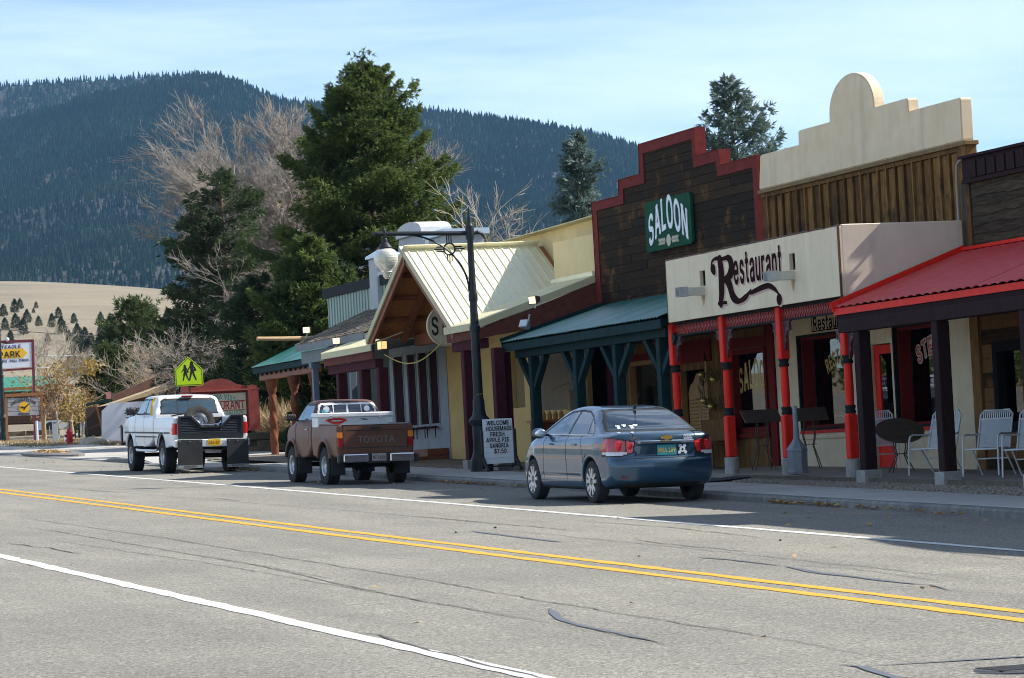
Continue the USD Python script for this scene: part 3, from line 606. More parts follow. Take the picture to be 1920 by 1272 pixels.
while zrow < 8.35:
    h = 0.186
    st = inner.intersection(sbox(60, zrow, 80, zrow + h - 0.012))
    for q in getattr(st, 'geoms', [st]):
        if q.is_empty: continue
        b = q.bounds; cutsy = [b[0]] + sorted(rng.uniform(b[0] + 1, b[2] - 1, 1 if b[2] - b[0] < 6 else 2).tolist()) + [b[2]] if b[2] - b[0] > 3.4 else [b[0], b[2]]
        for c0, c1 in zip(cutsy[:-1], cutsy[1:]):
            pc = q.intersection(sbox(c0 + 0.003, zrow - 1, c1 - 0.003, zrow + 1))
            if pc.area > 0.005: obj('plank', MB().ext(pc, 'yz', XF - 0.022 - rng.uniform(0, 0.010), XF - 0.002), dark_plank[rng.integers(0, 3)], sal)
    zrow += h; row += 1
# side returns and body
obj('side_wall', MB().box(XF + 0.17, 40, 71.6, 71.84, 1.5, 6.4), yellow_wall, sal)
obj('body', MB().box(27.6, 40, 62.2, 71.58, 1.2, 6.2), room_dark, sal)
# green porch roof
slope_sheet(sal, 'roof_sheet', roof_green, (23.05, 4.50), (25.58, 5.24), 61.42, 71.35, pitch=0.2, amp=0.032, width=0.9)
obj('fascia', MB().box(23.09, 23.13, 61.44, 71.3, 4.30, 4.475), green_paint, sal)
for y0 in np.arange(61.6, 71.0, 0.61): obj('rafter', MB().bar((23.135, y0, 4.40), (25.55, y0, 5.11), 0.05, 0.14), green_paint, sal)
obj('end_flashing', MB().bar((23.06, 71.36, 4.50), (25.56, 71.36, 5.24), 0.012, 0.20), green_paint, sal)
obj('beam', MB().box(23.29, 23.49, 61.72, 71.1, 4.14, 4.32, 0.008), green_paint, sal)
for y in (70.13, 67.2, 64.74, 62.2):
    zf = float(floor_z(y)); p = obj('post', MB().box(23.29, 23.49, y - 0.1, y + 0.1, zf, 4.135, 0.01), green_paint, sal)
    for s in (-1, 1): obj('brace', MB().bar((23.39, y + s * 0.06, 3.45), (23.39, y + s * 0.86, 4.15), 0.13, 0.13), green_paint, p)
# ground floor front under the porches: sandy strip, plum door, brown planking, windows
swin = (62.55, 64.4, 2.22, 3.90); lwin = (68.6, 70.5, 2.85, 3.92)
wall_with_holes(sal, 'front_wall', 62.1, 71.9, 1.3, 4.9, 25.74, 25.86, [swin[:2] + swin[2:], (lwin[0], lwin[1], lwin[2], lwin[3]), (65.75, 67.3, 1.3, 3.6)], room_dark)
y = 62.62
while y < 71.4:
    w = 0.145; 
    for z0, z1 in ((1.4, 4.85),):
        pl = sbox(y + 0.003, z0, y + w - 0.003, z1)
        for hh in (swin, lwin, (65.75, 67.3, 1.3, 3.6), (71.05, 72.0, 1, 3.95)): pl = pl.difference(sbox(hh[0], hh[2], hh[1], hh[3]))
        for pp in getattr(pl, 'geoms', [pl]):
            if pp.area > 0.01: obj('wall_plank', MB().ext(pp, 'yz', 25.715 - rng.uniform(0, 0.006), 25.738), brown_plank[rng.integers(0, 2)], sal)
    y += w
obj('door_side_trim', MB().box(25.66, 25.735, 62.1, 62.42, 1.45, 4.4), dark_red, sal)
w1 = window(sal, swin[0], swin[1], swin[2], swin[3], 25.72, dark_red, fw=0.10, depth=0.10, proud=0.05)
obj('lintel', MB().box(25.66, 25.70, 62.45, 64.55, 3.92, 4.12), dark_red, sal)
amber_m = mat('amber_window_frame', (0.28, 0.14, 0.045), (0.36, 0.19, 0.07), rough=0.6)
w2 = window(sal, lwin[0], lwin[1], lwin[2] - 0.5, lwin[3], 25.72, amber_m, fw=0.09, depth=0.10, proud=0.04)
obj('lintel', MB().box(25.66, 25.70, 68.4, 70.7, 3.94, 4.07), dark_red, sal)
obj('sill', MB().box(25.60, 25.70, 62.45, 64.5, 2.12, 2.20), dark_red, sal)
# batwing doors between wooden jambs
jm = mat('honey_door_wood', (0.28, 0.15, 0.055), (0.40, 0.23, 0.09), scale=6, stretch=(4, 5, 0.5), rough=0.5)
for s, (a, b) in enumerate(((65.85, 66.50), (66.53, 67.18))):
    c = b if s == 0 else a; sg = -1 if s == 0 else 1; zt = 3.50; t = np.linspace(0, 1, 12)
    top = [(c + sg * (b - a) * u, zt - 0.38 * u ** 2 + 0.04 * math.sin(u * 9)) for u in t]
    poly = Polygon([(c, 2.02)] + top + [(c + sg * (b - a), 2.02)])
    d = obj('batwing_door', MB().ext(poly, 'yz', 25.80, 25.835), jm, sal)
    for z in np.arange(2.3, 3.0, 0.075): obj('louvre', MB().bar((25.79, a + 0.1, z), (25.79, b - 0.1, z), 0.05, 0.012, (0.5, 0, 1)), jm, d)
obj('lower_door', MB().box(25.84, 25.87, 65.85, 67.2, 1.45, 2.0), jm, sal)
for y in (65.72, 67.25): obj('door_jamb', MB().box(25.66, 25.80, y, y + 0.1, 1.4, 3.9), jm, sal)
obj('header', MB().box(25.66, 25.71, 65.5, 67.6, 3.75, 4.2), dark_red, sal)
obj('plum_door', MB().box(25.67, 25.735, 71.1, 71.9, 1.7, 3.95), maroon_post, sal)
# lettering on the glass
def arch_fn(R, h): 
    def fn(p, w):
        u = p[:, 0] / (w / 2); return np.stack([p[:, 0], p[:, 1] * (1 + 0.28 * (1 - u ** 2)) + 0.22 * h * (1 - u ** 2)], 1)
    return fn
g = text_warp('SALOON', 0.44, arch_fn(1, 0.44), width=0.62, serif=0.02); put_text(sal, 'gold_window_letters', g, 63.5, 3.02, 25.815, gold_letter, 0.004)
neon_g = mat('neon_green', (0.1, 0.8, 0.5), emis=(0.10, 0.8, 0.45), emis_s=0.7); neon_p = mat('neon_violet', (0.4, 0.2, 1.0), emis=(0.32, 0.12, 1.0), emis_s=1.2); neon_r = mat('neon_red', (0.8, 0.05, 0.05), emis=(1.0, 0.06, 0.05), emis_s=0.4)
sign = thing('neon_sign', 'small neon sign with violet arc and green tubes glowing behind the saloon window', 'neon sign', (26.0, 62.95, 2.6))
obj('green_tube', MB().tube([(26.0, 63.12 - 0.045 * k, 2.62 + (0.10 if (k // 2) % 2 else 0.0)) for k in range(9)], 0.010, 6), neon_g, sign)
an = np.linspace(0.25 * PI, 1.25 * PI, 24); obj('violet_arc', MB().tube([(25.99, 62.98 + 0.42 * math.cos(-a + PI * .75), 2.66 + 0.24 * math.sin(a)) for a in an], 0.014, 6), neon_p, sign)
poster = thing('window_poster', 'red and white poster taped inside the saloon window', 'poster', (25.9, 63.5, 2.8))
obj('red_half', MB().box(25.90, 25.905, 63.0, 63.36, 2.72, 3.0), mat('poster_red', (0.5, 0.04, 0.04)), poster); obj('white_half', MB().box(25.90, 25.905, 63.37, 63.75, 2.55, 2.98), mat('poster_white', (0.6, 0.62, 0.64)), poster)
obj('backing_card', MB().box(25.906, 25.912, 63.0, 63.76, 2.54, 3.04), room_dark, poster)
# the hanging SALOON sign
sg = thing('saloon_sign', 'green rounded sign with white SALOON lettering on the dark plank front', 'sign', (XF - 0.1, 67.05, 6.2))
pl = sbox(65.68, 6.19, 68.4, 7.26).buffer(-0.1).buffer(0.1)
obj('panel', MB().ext(pl, 'yz', XF - 0.11, XF - 0.05), sign_green, sg)
def sal_fn(p, w):
    u = p[:, 0] / (w / 2); return np.stack([p[:, 0] * (1 + 0.0 * p[:, 1]), 0.0 + (p[:, 1] * (1.0 + 0.12 * (1 - np.abs(u)))) + 0.33 * (1 - np.abs(u) ** 1.6)], 1)
L, w = letters('SALOON', 0.60, width=0.60, serif=0.035)
for k, (x, cw, gl) in enumerate(L):
    q = affinity.translate(gl, x - w / 2, 0)
    q = Polygon(sal_fn(np.array(q.exterior.coords), w), [sal_fn(np.array(i.coords), w) for i in q.interiors]).buffer(0) if q.geom_type == 'Polygon' else q
    q = affinity.scale(q, 2.3 / w, 1, origin=(0, 0))
    put_text(sg, 'letter', q, 67.03, 6.30, XF - 0.112, white_letter, 0.012)
orn = MB(); 
orn.lathe([(0, 0.0), (0.10, 0.0), (0.13, 0.012), (0.10, 0.018), (0.07, 0.012), (0, 0.012)], (XF - 0.13, 67.03, 6.36), 20, 'x')
for s in (-1, 1):
    for k in range(6):
        y = 67.03 + s * (0.18 + 0.065 * k)
        for t in (-1, 1): orn.ext(Polygon([(y, 6.36), (y + s * 0.07, 6.36 + t * 0.07), (y + s * 0.085, 6.36 + t * 0.045), (y + s * 0.03, 6.355)]).buffer(0.004), 'yz', XF - 0.125, XF - 0.112)
obj('wheat_emblem', orn, mat('tan_emblem', (0.55, 0.50, 0.38)), sg)

# ------------------------------------------------------------------ the restaurant: cream stepped parapet, amber boards, lettered box
res = thing('restaurant_building', 'cream stucco restaurant with arched stepped parapet over amber board siding and red porch posts', 'restaurant', (27, 57.5, 1.4))
t = np.linspace(0, PI, 30)
arc = [(57.42 + 1.02 * math.cos(a), 7.92 + 0.76 * math.sin(a) ** 0.85) for a in t]
par = Polygon([(52.84, 6.95), (52.84, 7.70), (54.95, 7.70), (54.97, 7.94), (56.40, 7.94)] + arc[::-1][1:-1] + [(58.44, 7.90), (59.94, 7.90), (59.96, 7.63), (61.9, 7.63), (62.05, 6.95)])
par = par.buffer(-0.05).buffer(0.05)
mb = MB().ext(par.buffer(-0.02), 'yz', XF - 0.06, XF + 0.16).ext(par, 'yz', XF - 0.04, XF + 0.14)
obj('parapet', mb, stucco_c, res)
obj('ledge', MB().box(XF - 0.10, XF + 0.16, 52.66, 62.04, 6.87, 6.945, 0.008), mat('ledge_wood', (0.15, 0.09, 0.03), (0.22, 0.13, 0.05)), res)
obj('backing_wall', MB().box(XF + 0.02, XF + 0.14, 52.9, 62.04, 4.9, 6.865), mat('board_backing', (0.03, 0.022, 0.015)), res)
y = 53.05; ws = []
while y < 61.9:
    w = 0.375; g = 0.0
    zt = 6.865; yy = y + 0.07
    obj('siding_board', MB().box(XF - 0.01, XF + 0.015, yy, min(yy + w - 0.09, 62.03), 4.95, 6.78 + rng.uniform(-0.004, 0.004)), vert_plank[rng.integers(0, 3)], res)
    obj('batten', MB().box(XF - 0.055, XF - 0.0, y, y + 0.055, 4.95, 6.862), vert_plank[rng.integers(0, 3)], res)
    y += w
obj('top_rail', MB().box(XF - 0.05, XF + 0.012, 53.06, 62.0, 6.79, 6.865), vert_plank[0], res)
obj('corner_post', MB().box(XF - 0.07, XF + 0.14, 52.72, 53.02, 4.6, 6.865), vert_plank[1], res)
obj('drain_hose', MB().tube([(XF - 0.1, 52.66, 6.62), (XF - 0.12, 52.85, 6.63), (XF - 0.12, 53.0, 6.55), (XF - 0.10, 53.08, 6.2), (XF - 0.09, 53.1, 5.5)], 0.022, 8), mat('grey_hose', (0.28, 0.28, 0.27)), res)
obj('body', MB().box(27.8, 40, 53.0, 62.1, 1.1, 6.8), room_dark, res)
# the projecting lettered box
bx0, bx1, by0, by1, bz0, bz1 = 23.2, 25.53, 53.0, 61.28, 4.39, 5.57
frame_poly = sbox(by0, bz0, by1, bz1)
s1 = (59.22, 59.5, 4.97, 5.26); s2 = (54.9, 55.16, 4.97, 5.26)
face = frame_poly.buffer(-0.02).buffer(0.02)
for s_ in (s1, s2): face = face.difference(sbox(s_[0], s_[2], s_[1], s_[3]))
box_t = thing('restaurant_sign_box', 'cream stucco box lettered Restaurant projecting over the red porch posts', 'sign', (bx0, 57.2, bz0))
obj('face', MB().ext(face, 'yz', bx0, bx0 + 0.07), stucco_board, box_t)
obj('return', MB().box(bx0 + 0.075, bx1, by0, by0 + 0.08, bz0 - 0.1, bz1 + 0.035, 0.015), stucco_pink, box_t)
obj('return', MB().box(bx0 + 0.075, bx1, by1 - 0.08, by1, bz0, bz1, 0.015), stucco_board, box_t)
obj('back_panel', MB().box(bx0 + 0.25, bx0 + 0.27, by0 + 0.085, by1 - 0.085, bz0 + 0.02, bz1 - 0.02), stucco_board, box_t)
obj('soffit', MB().box(bx0 + 0.075, bx1, by0 + 0.085, by1 - 0.085, bz0, bz0 + 0.015), mat('soffit_brown', (0.12, 0.06, 0.03)), box_t)
ys = np.linspace(by1, by0, 40); cap = np.stack([np.full(40, bx0 + 0.02), ys, bz1 + 0.012 + rng.normal(0, 0.008, 40)], -1)
obj('tar_edge', MB().tube(cap, 0.022, 6), mat('brown_tar_edge', (0.07, 0.035, 0.025), (0.12, 0.06, 0.045)), box_t)
obj('corner_bead', MB().box(bx0 - 0.004, bx0 + 0.03, by0 - 0.012, by0 + 0.02, bz0 - 0.06, bz1), mat('brown_bead', (0.09, 0.045, 0.03)), box_t)
obj('corner_bead', MB().box(bx0 - 0.004, bx0 + 0.03, by1 - 0.02, by1 + 0.012, bz0, bz1), mat('brown_bead', (0.09, 0.045, 0.03)), box_t)
obj('roof_deck', MB().box(bx0 + 0.075, bx1, by0 + 0.085, by1 - 0.085, bz1 - 0.05, bz1 - 0.02), mat('tar_roof', (0.05, 0.05, 0.05)), box_t)
stain = mat('drip_stain', (0.34, 0.24, 0.13), (0.50, 0.41, 0.28), scale=7)
for yc, s_ in ((59.36, s1), (55.03, s2)):                       # scupper drains that jut out from the slots
    sp = obj('scupper', MB().box(bx0 - 0.42, bx0 + 0.2, yc - 0.10, yc + 0.10, 4.80, 4.812).box(bx0 - 0.42, bx0 + 0.2, yc - 0.10, yc - 0.088, 4.812, 4.95).box(bx0 - 0.42, bx0 + 0.2, yc + 0.088, yc + 0.10, 4.812, 4.95), mat('painted_scupper', (0.50, 0.48, 0.40), (0.58, 0.55, 0.46), rough=0.5), box_t)
    obj('metal_tip', MB().box(bx0 - 0.52, bx0 - 0.34, yc - 0.108, yc - 0.102, 4.79, 4.965).box(bx0 - 0.52, bx0 - 0.34, yc + 0.102, yc + 0.108, 4.79, 4.965).box(bx0 - 0.52, bx0 - 0.34, yc - 0.108, yc + 0.108, 4.784, 4.79), galv, sp)
    obj('drip_mark', MB().ext(Polygon([(yc - 0.09, 4.79), (yc + 0.09, 4.79), (yc + 0.06, 4.67), (yc + 0.02, 4.60), (yc - 0.04, 4.66)]), 'yz', bx0 - 0.0035, bx0), stain, box_t)
# Restaurant in curly capitals: hand-drawn outline, R with a long swash
def stroke(pts, w, n=10):
    """A pen stroke of varying width through points."""
    pts = np.array(pts, float); d = np.r_[0, np.cumsum(np.linalg.norm(np.diff(pts, axis=0), axis=1))]; s = np.linspace(0, d[-1], n * len(pts))
    from scipy.interpolate import PchipInterpolator as PI_
    c = np.stack([PI_(d, pts[:, k])(s) for k in (0, 1)], 1); ww = np.interp(s, np.linspace(0, d[-1], len(np.atleast_1d(w))) , np.atleast_1d(w))
    return unary_union([LineString([a, b]).buffer((u + v) / 4) for a, b, u, v in zip(c[:-1], c[1:], ww[:-1], ww[1:])]).simplify(0.002)
# local frame: u to the right along the face (metres), w up; origin at left of the R; the face is strongly foreshortened so letters are wide in life
R_ = unary_union([stroke([(0.42, 0.0), (0.50, 0.3), (0.52, 0.66), (0.48, 0.92)], [0.20, 0.26, 0.28, 0.22]),
                  stroke([(0.16, 0.70), (0.04, 0.78), (0.08, 0.92), (0.30, 0.97), (0.55, 0.93), (0.85, 0.94), (1.02, 0.84), (1.05, 0.72), (0.95, 0.57), (0.62, 0.50)], [0.16, 0.06, 0.06, 0.10, 0.08, 0.10, 0.22, 0.26, 0.16, 0.08]),
                  stroke([(0.62, 0.50), (0.88, 0.38), (1.05, 0.10), (1.35, -0.02), (1.70, 0.05), (1.95, 0.18), (1.90, 0.10), (2.3, 0.16), (2.75, 0.20), (3.1, 0.10), (3.30, -0.06)], [0.10, 0.24, 0.22, 0.10, 0.13, 0.02, 0.10, 0.12, 0.12, 0.10, 0.03]),
                  Point(3.27, -0.12).buffer(0.12), Point(0.13, 0.76).buffer(0.10), sbox(0.28, -0.04, 0.72, 0.03)])
rest = text_flat('estaurant', 0.50, width=0.62, serif=0.02)
b = rest.bounds; rest = affinity.translate(affinity.scale(rest, 2.32 / (b[2] - b[0]), 1.0, origin=(b[0], 0)), 1.14 - b[0], 0.36)
rest = affinity.scale(rest, 1, 1.25, origin=(0, 0.36))
full = affinity.scale(unary_union([R_, rest]), 0.98, 0.86, origin=(0, 0))
put_text(box_t, 'pink_outline', affinity.translate(full, 0.05, -0.035), 58.90, 4.60, bx0, pink_shadow, 0.004)
put_text(box_t, 'restaurant_lettering', full, 58.90, 4.60, bx0 - 0.0045, chocolate, 0.005)
# porch: floor, posts with turned bands, fretwork
ys = np.arange(38, 62.01, 2.0)
for a, b in zip(ys[:-1], ys[1:]):
    obj('floor_slab', seg(23.06, 26.2, a, b, lambda t: float(floor_z(t)) - 0.005, lambda t: float(floor_z(t)), lambda t: float(walk_z(t)) - 0.3, 0.01), porch_conc, res)
def red_post(y, ztop):
    zf = float(floor_z(y))
    p = obj('porch_post', MB().box(23.31, 23.49, y - 0.09, y + 0.09, zf + 0.30, zf + 1.05, 0.018).box(23.31, 23.49, y - 0.09, y + 0.09, zf + 2.05, ztop, 0.018).lathe([(0.068, zf + 1.2), (0.078, zf + 1.5), (0.07, zf + 1.98)], (23.4, y, 0), 16).lathe([(0.085, zf + 1.04), (0.07, zf + 1.12), (0.07, zf + 1.2)], (23.4, y, 0), 16), bright_red, res)
    prof = lambda z0, z1: [(0.0, z0), (0.088, z0), (0.095, z0 + 0.03), (0.078, (z0 + z1) / 2), (0.095, z1 - 0.03), (0.088, z1), (0, z1)]
    obj('band', MB().lathe(prof(zf + 1.07, zf + 1.21), (23.4, y, 0), 16), band_black, p); obj('band', MB().lathe(prof(zf + 1.92, zf + 2.07), (23.4, y, 0), 16), band_black, p)
    obj('footing', MB().lathe([(0, zf - 0.1), (0.135, zf - 0.1), (0.135, zf + 0.285), (0.125, zf + 0.298), (0, zf + 0.298)], (23.4, y, 0), 20), conc_block, p)
    for s in (-1, 1):                                           # scrolled corner brackets
        a = np.linspace(0, PI / 2, 10)
        pts = [(0.0, 0.0), (0.42, 0.0)] + [(0.42 - 0.36 * math.sin(q), -0.50 + 0.5 * math.cos(q)) for q in a] + [(0.0, -0.52)]
        brk = Polygon(pts).difference(Polygon(pts).buffer(-0.045).buffer(0.0))
        brk = unary_union([brk] + [stroke([(0.05 + 0.07 * k, -0.05), (0.10 + 0.06 * k, -0.16), (0.06 + 0.02 * k, -0.28 + 0.05 * k)], 0.028) for k in range(4)] + [Point(0.11, -0.2).buffer(0.05).difference(Point(0.11, -0.2).buffer(0.025)), Point(0.09, -0.34).buffer(0.04)])
        g = affinity.translate(affinity.scale(brk, s, 1, origin=(0, 0)), y + s * 0.09, ztop - 0.26)
        if by0 - 0.3 < y + s * 0.5 < by1 + 0.3: obj('bracket', MB().ext(g, 'yz', 23.38, 23.42), mat('plum_fretwork', (0.07, 0.028, 0.032), rough=0.6), p)
PY = (61.55, 58.9, 56.14, 53.33)
for y in PY: red_post(y, bz0 - 0.005 if y > 53.5 else 4.10)
for a, b in zip(PY[:-1], PY[1:]):                               # spindle frieze between posts
    f = obj('frieze', MB().box(23.36, 23.44, b + 0.10, a - 0.10, 4.335, 4.375).box(23.36, 23.44, b + 0.10, a - 0.10, 4.12, 4.155), band_black, res)
    mb = MB()
    for y in np.arange(b + 0.14, a - 0.12, 0.075): mb.box(23.385, 23.415, y - 0.014, y + 0.014, 4.155, 4.335).box(23.375, 23.425, y - 0.021, y + 0.021, 4.215, 4.275)
    tag(obj('spindle_row', mb, mat('frieze_red', (0.30, 0.03, 0.025), rough=0.5), f), kind='stuff')
# ground floor of the restaurant
rw = (58.55, 60.95, 2.18, 4.02); sw = (54.55, 56.5, 2.12, 3.98); dr = (56.62, 57.62, 1.4, 3.68)
wall_with_holes(res, 'front_wall', 53.28, 62.08, 1.2, 4.42, 25.7, 26.05, [rw, sw, dr], stucco_c)
for (y0, y1, z0, z1) in (rw, sw):
    w = window(res, y0, y1, z0, z1, 25.70, band_black, fw=0.05, depth=0.33, proud=0.02)
    fr = sbox(y0 + 0.05, z0 + 0.05, y1 - 0.05, z1 - 0.05)
    obj('red_reveal', MB().ext(fr.difference(fr.buffer(-0.05)), 'yz', 25.76, 26.0), dark_red, w)
    obj('sill', MB().box(25.66, 25.74, y0, y1, z0 - 0.06, z0 - 0.002), bright_red, w)
    obj('ledge', MB().box(25.65, 25.698, y0 - 0.02, y1 + 0.02, z0 - 0.16, z0 - 0.10), stucco_c, w)
def arc_text(text, h, R, width, serif=0.03):
    L, w = letters(text, h, width=width, serif=serif); out = []
    for x, cw, g in L:
        a = (x + cw / 2 - w / 2) / R; q = affinity.translate(g, -cw / 2, 0); q = affinity.rotate(q, -math.degrees(a), origin=(0, 0)); out.append(affinity.translate(q, R * math.sin(a), R * math.cos(a) - R))
    return unary_union(out)
g = arc_text('RESTAURANT', 0.27, 1.75, 0.62); put_text(res, 'gold_window_letters', affinity.scale(g, 1.0, 1.0), 59.45, 3.45, 26.02, gold_letter, 0.004)
g = arc_text('STEAKS', 0.30, 1.35, 0.8); put_text(res, 'red_window_letters', g, 55.48, 3.42, 26.02, letter_red, 0.004)
put_text(res, 'letter_edging', g.buffer(0.022).difference(g), 55.48, 3.42, 26.022, letter_line, 0.004)
obj('sign_board', MB().box(25.675, 25.698, 58.2, 60.15, 4.03, 4.38), stucco_c, res)
fr = sbox(58.22, 4.05, 60.13, 4.36); obj('board_edge', MB().ext(fr.difference(fr.buffer(-0.025)), 'yz', 25.67, 25.675), chocolate, res)
g = affinity.scale(text_flat('Restaurant', 0.24, width=0.8, serif=0.02), 1, 1); put_text(res, 'board_lettering', affinity.scale(g, 1.75 / (g.bounds[2] - g.bounds[0]), 1, origin=(0, 0)), 59.17, 4.09, 25.675, chocolate, 0.004)
d = obj('red_door', MB().ext(sbox(dr[0] + 0.02, dr[2] + 0.03, dr[1] - 0.02, dr[3] - 0.02).difference(sbox(56.80, 2.3, 57.38, 3.5)), 'yz', 25.80, 25.85), bright_red, res)
obj('door_pane', MB().box(25.82, 25.826, 56.79, 57.39, 2.29, 3.51), pane_m, d)
obj('door_knob', MB().lathe([(0, 0), (0.03, 0.02), (0.032, 0.05), (0.02, 0.065), (0, 0.07)], (25.73, 57.46, 2.25), 12, 'x').lathe([(0, 0), (0.02, 0.02), (0.02, 0.05), (0, 0.06)], (25.74, 57.46, 2.5), 12, 'x'), mat('brass', (0.6, 0.42, 0.16), metal=1.0, rough=0.3), d)
# plain dim dining room seen through the glass
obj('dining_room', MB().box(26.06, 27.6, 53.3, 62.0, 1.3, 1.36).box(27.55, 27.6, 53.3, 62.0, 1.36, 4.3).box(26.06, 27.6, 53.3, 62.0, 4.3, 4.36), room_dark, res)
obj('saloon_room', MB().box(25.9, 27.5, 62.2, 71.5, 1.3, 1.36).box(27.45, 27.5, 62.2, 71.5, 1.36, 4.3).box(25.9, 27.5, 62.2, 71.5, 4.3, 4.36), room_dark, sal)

# ------------------------------------------------------------------ the building at the right edge: red metal porch, plum posts
rb = thing('red_roof_shop', 'dark plank shop with red metal porch roof and heavy plum posts at right edge', 'shop', (27, 47, 1.3))
slope_sheet(rb, 'roof_sheet', roof_red, (23.0, 4.18), (25.5, 5.06), 38.0, 52.86, pitch=0.30, amp=0.030, width=0.9, step=10)
obj('eave_board', MB().box(23.03, 23.06, 38, 52.96, 4.06, 4.17), bright_red, rb)
obj('rake_flashing', MB().bar((22.98, 52.93, 4.20), (25.52, 52.93, 5.10), 0.035, 0.16), bright_red, rb)
obj('top_flashing', MB().box(25.42, 25.5, 38, 52.9, 5.075, 5.13), bright_red, rb)
obj('fascia_board', MB().box(23.065, 23.12, 38, 52.92, 3.97, 4.145), purple, rb)
obj('beam', MB().box(22.98, 23.22, 38, 52.7, 3.75, 3.965, 0.008), purple, rb)
for y0 in np.arange(38.4, 52.8, 0.61): obj('rafter', MB().bar((23.13, y0, 4.09), (25.5, y0, 4.94), 0.05, 0.12), purple, rb)
for y in (52.02, 48.98, 45.9, 42.8, 39.7):
    zf = float(floor_z(y)); p = obj('post', MB().box(22.99, 23.21, y - 0.11, y + 0.11, zf + 0.14, 3.745, 0.012), purple, rb)
    obj('footing', MB().box(22.93, 23.27, y - 0.17, y + 0.17, zf - 0.16, zf + 0.136, 0.015), conc_block, p)
obj('upper_wall', MB().box(25.52, 25.64, 45.5, 52.97, 4.9, 6.24), mat('right_backing', (0.03, 0.025, 0.02)), rb)
for k in range(8):                                              # wavy live-edge lap boards
    z = 5.02 + k * 0.16; n = 40; ys = np.linspace(45.5, 52.46, n); low = z - 0.03 + 0.018 * np.sin(ys * 3.1 + k * 1.7) + rng.normal(0, 0.006, n)
    for (i0, i1) in ((0, 14), (13, 27), (26, n - 1)):
        poly = Polygon([(y_, l_) for y_, l_ in zip(ys[i0:i1 + 1], low[i0:i1 + 1])] + [(ys[i1], z + 0.165), (ys[i0], z + 0.165)])
        m3 = MB().ext(poly, 'yz', 25.485, 25.505); v, f = m3.arrays(); v = v.copy(); v[:, 0] -= (z + 0.165 - v[:, 2]) * 0.12 
        obj('lap_board', (v, f), grey_plank, rb)
for k in range(40):
    y = 45.52 + k * 0.362
    if y + 0.30 < 52.62: obj('cornice_panel', MB().box(25.36, 25.40, y, y + 0.30, 6.27, 6.55), purple, rb)
obj('cornice', MB().box(25.405, 25.66, 45.5, 52.64, 6.23, 6.61).box(25.34, 25.70, 45.5, 52.66, 6.615, 6.66), purple, rb)
obj('cornice_foot', MB().box(25.37, 25.404, 45.5, 52.62, 6.19, 6.255), purple, rb)
obj('corner_board', MB().box(25.46, 25.60, 52.52, 52.70, 4.95, 6.21), vert_plank[2], rb)
obj('roof_deck', MB().box(25.71, 40, 45.5, 52.97, 4.8, 6.5), room_dark, rb)
dwn = (50.4, 52.45, 1.95, 3.48)
wall_with_holes(rb, 'front_wall', 38, 53.26, 1.0, 4.6, 25.74, 25.95, [dwn, (46.2, 48.6, 2.0, 3.48)], room_dark)
for k in range(12):
    z = 1.25 + k * 0.245
    pl = sbox(38, z + 0.004, 52.9, z + 0.24).difference(sbox(dwn[0], dwn[2], dwn[1], dwn[3])).difference(sbox(46.2, 2.0, 48.6, 3.48))
    for q in getattr(pl, 'geoms', [pl]):
        for a, b in ((38, 47.4), (47.4, 53)):
            pc = q.intersection(sbox(a + 0.003, 0, b - 0.003, 6))
            for pp in getattr(pc, 'geoms', [pc]):
                if pp.area > 0.01: obj('wall_plank', MB().ext(pp, 'yz', 25.71 - rng.uniform(0, 0.008), 25.737), brown_plank[1] if k % 3 else dark_plank[1], rb)
obj('corner_board', MB().box(25.66, 25.735, 52.92, 53.24, 1.3, 4.3), brown_plank[0], rb)
for wn in (dwn, (46.2, 48.6, 2.0, 3.48)):
    window(rb, wn[0], wn[1], wn[2], wn[3], 25.72, mat('black_window_frame', (0.010, 0.010, 0.012), rough=0.9, spec=0.1), fw=0.17, depth=0.12, proud=0.05)
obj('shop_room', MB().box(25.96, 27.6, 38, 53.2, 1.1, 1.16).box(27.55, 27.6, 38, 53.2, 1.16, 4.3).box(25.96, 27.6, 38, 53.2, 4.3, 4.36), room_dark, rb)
# low timber edge of the porch floors
for k, (a, b) in enumerate(((38, 45.2), (45.2, 52.6), (52.6, 57.9))):
    obj('porch_edging', MB().bar((23.03, a + 0.01, float(floor_z(a)) - 0.06), (23.03, b - 0.01, float(floor_z(b)) - 0.06), 0.05, 0.13), mat('edge_timber', (0.07, 0.06, 0.045), (0.13, 0.11, 0.08), rough=0.9), rb if k < 2 else res)
# ------------------------------------------------------------------ the yellow-roofed station building with its gabled porch
st = thing('station_building', 'mustard building with cream metal gable porch and maroon posts', 'building', (25, 78, 1.9))
gx0, gx1 = 22.68, 26.05
PK = (77.40, 7.06); GL = (81.0, 5.12); GRt = (73.82, 5.04)
sl = 0.335                                                     # pitch of the low roofs
def low_z(x): return 5.0 + (x - gx0) * sl
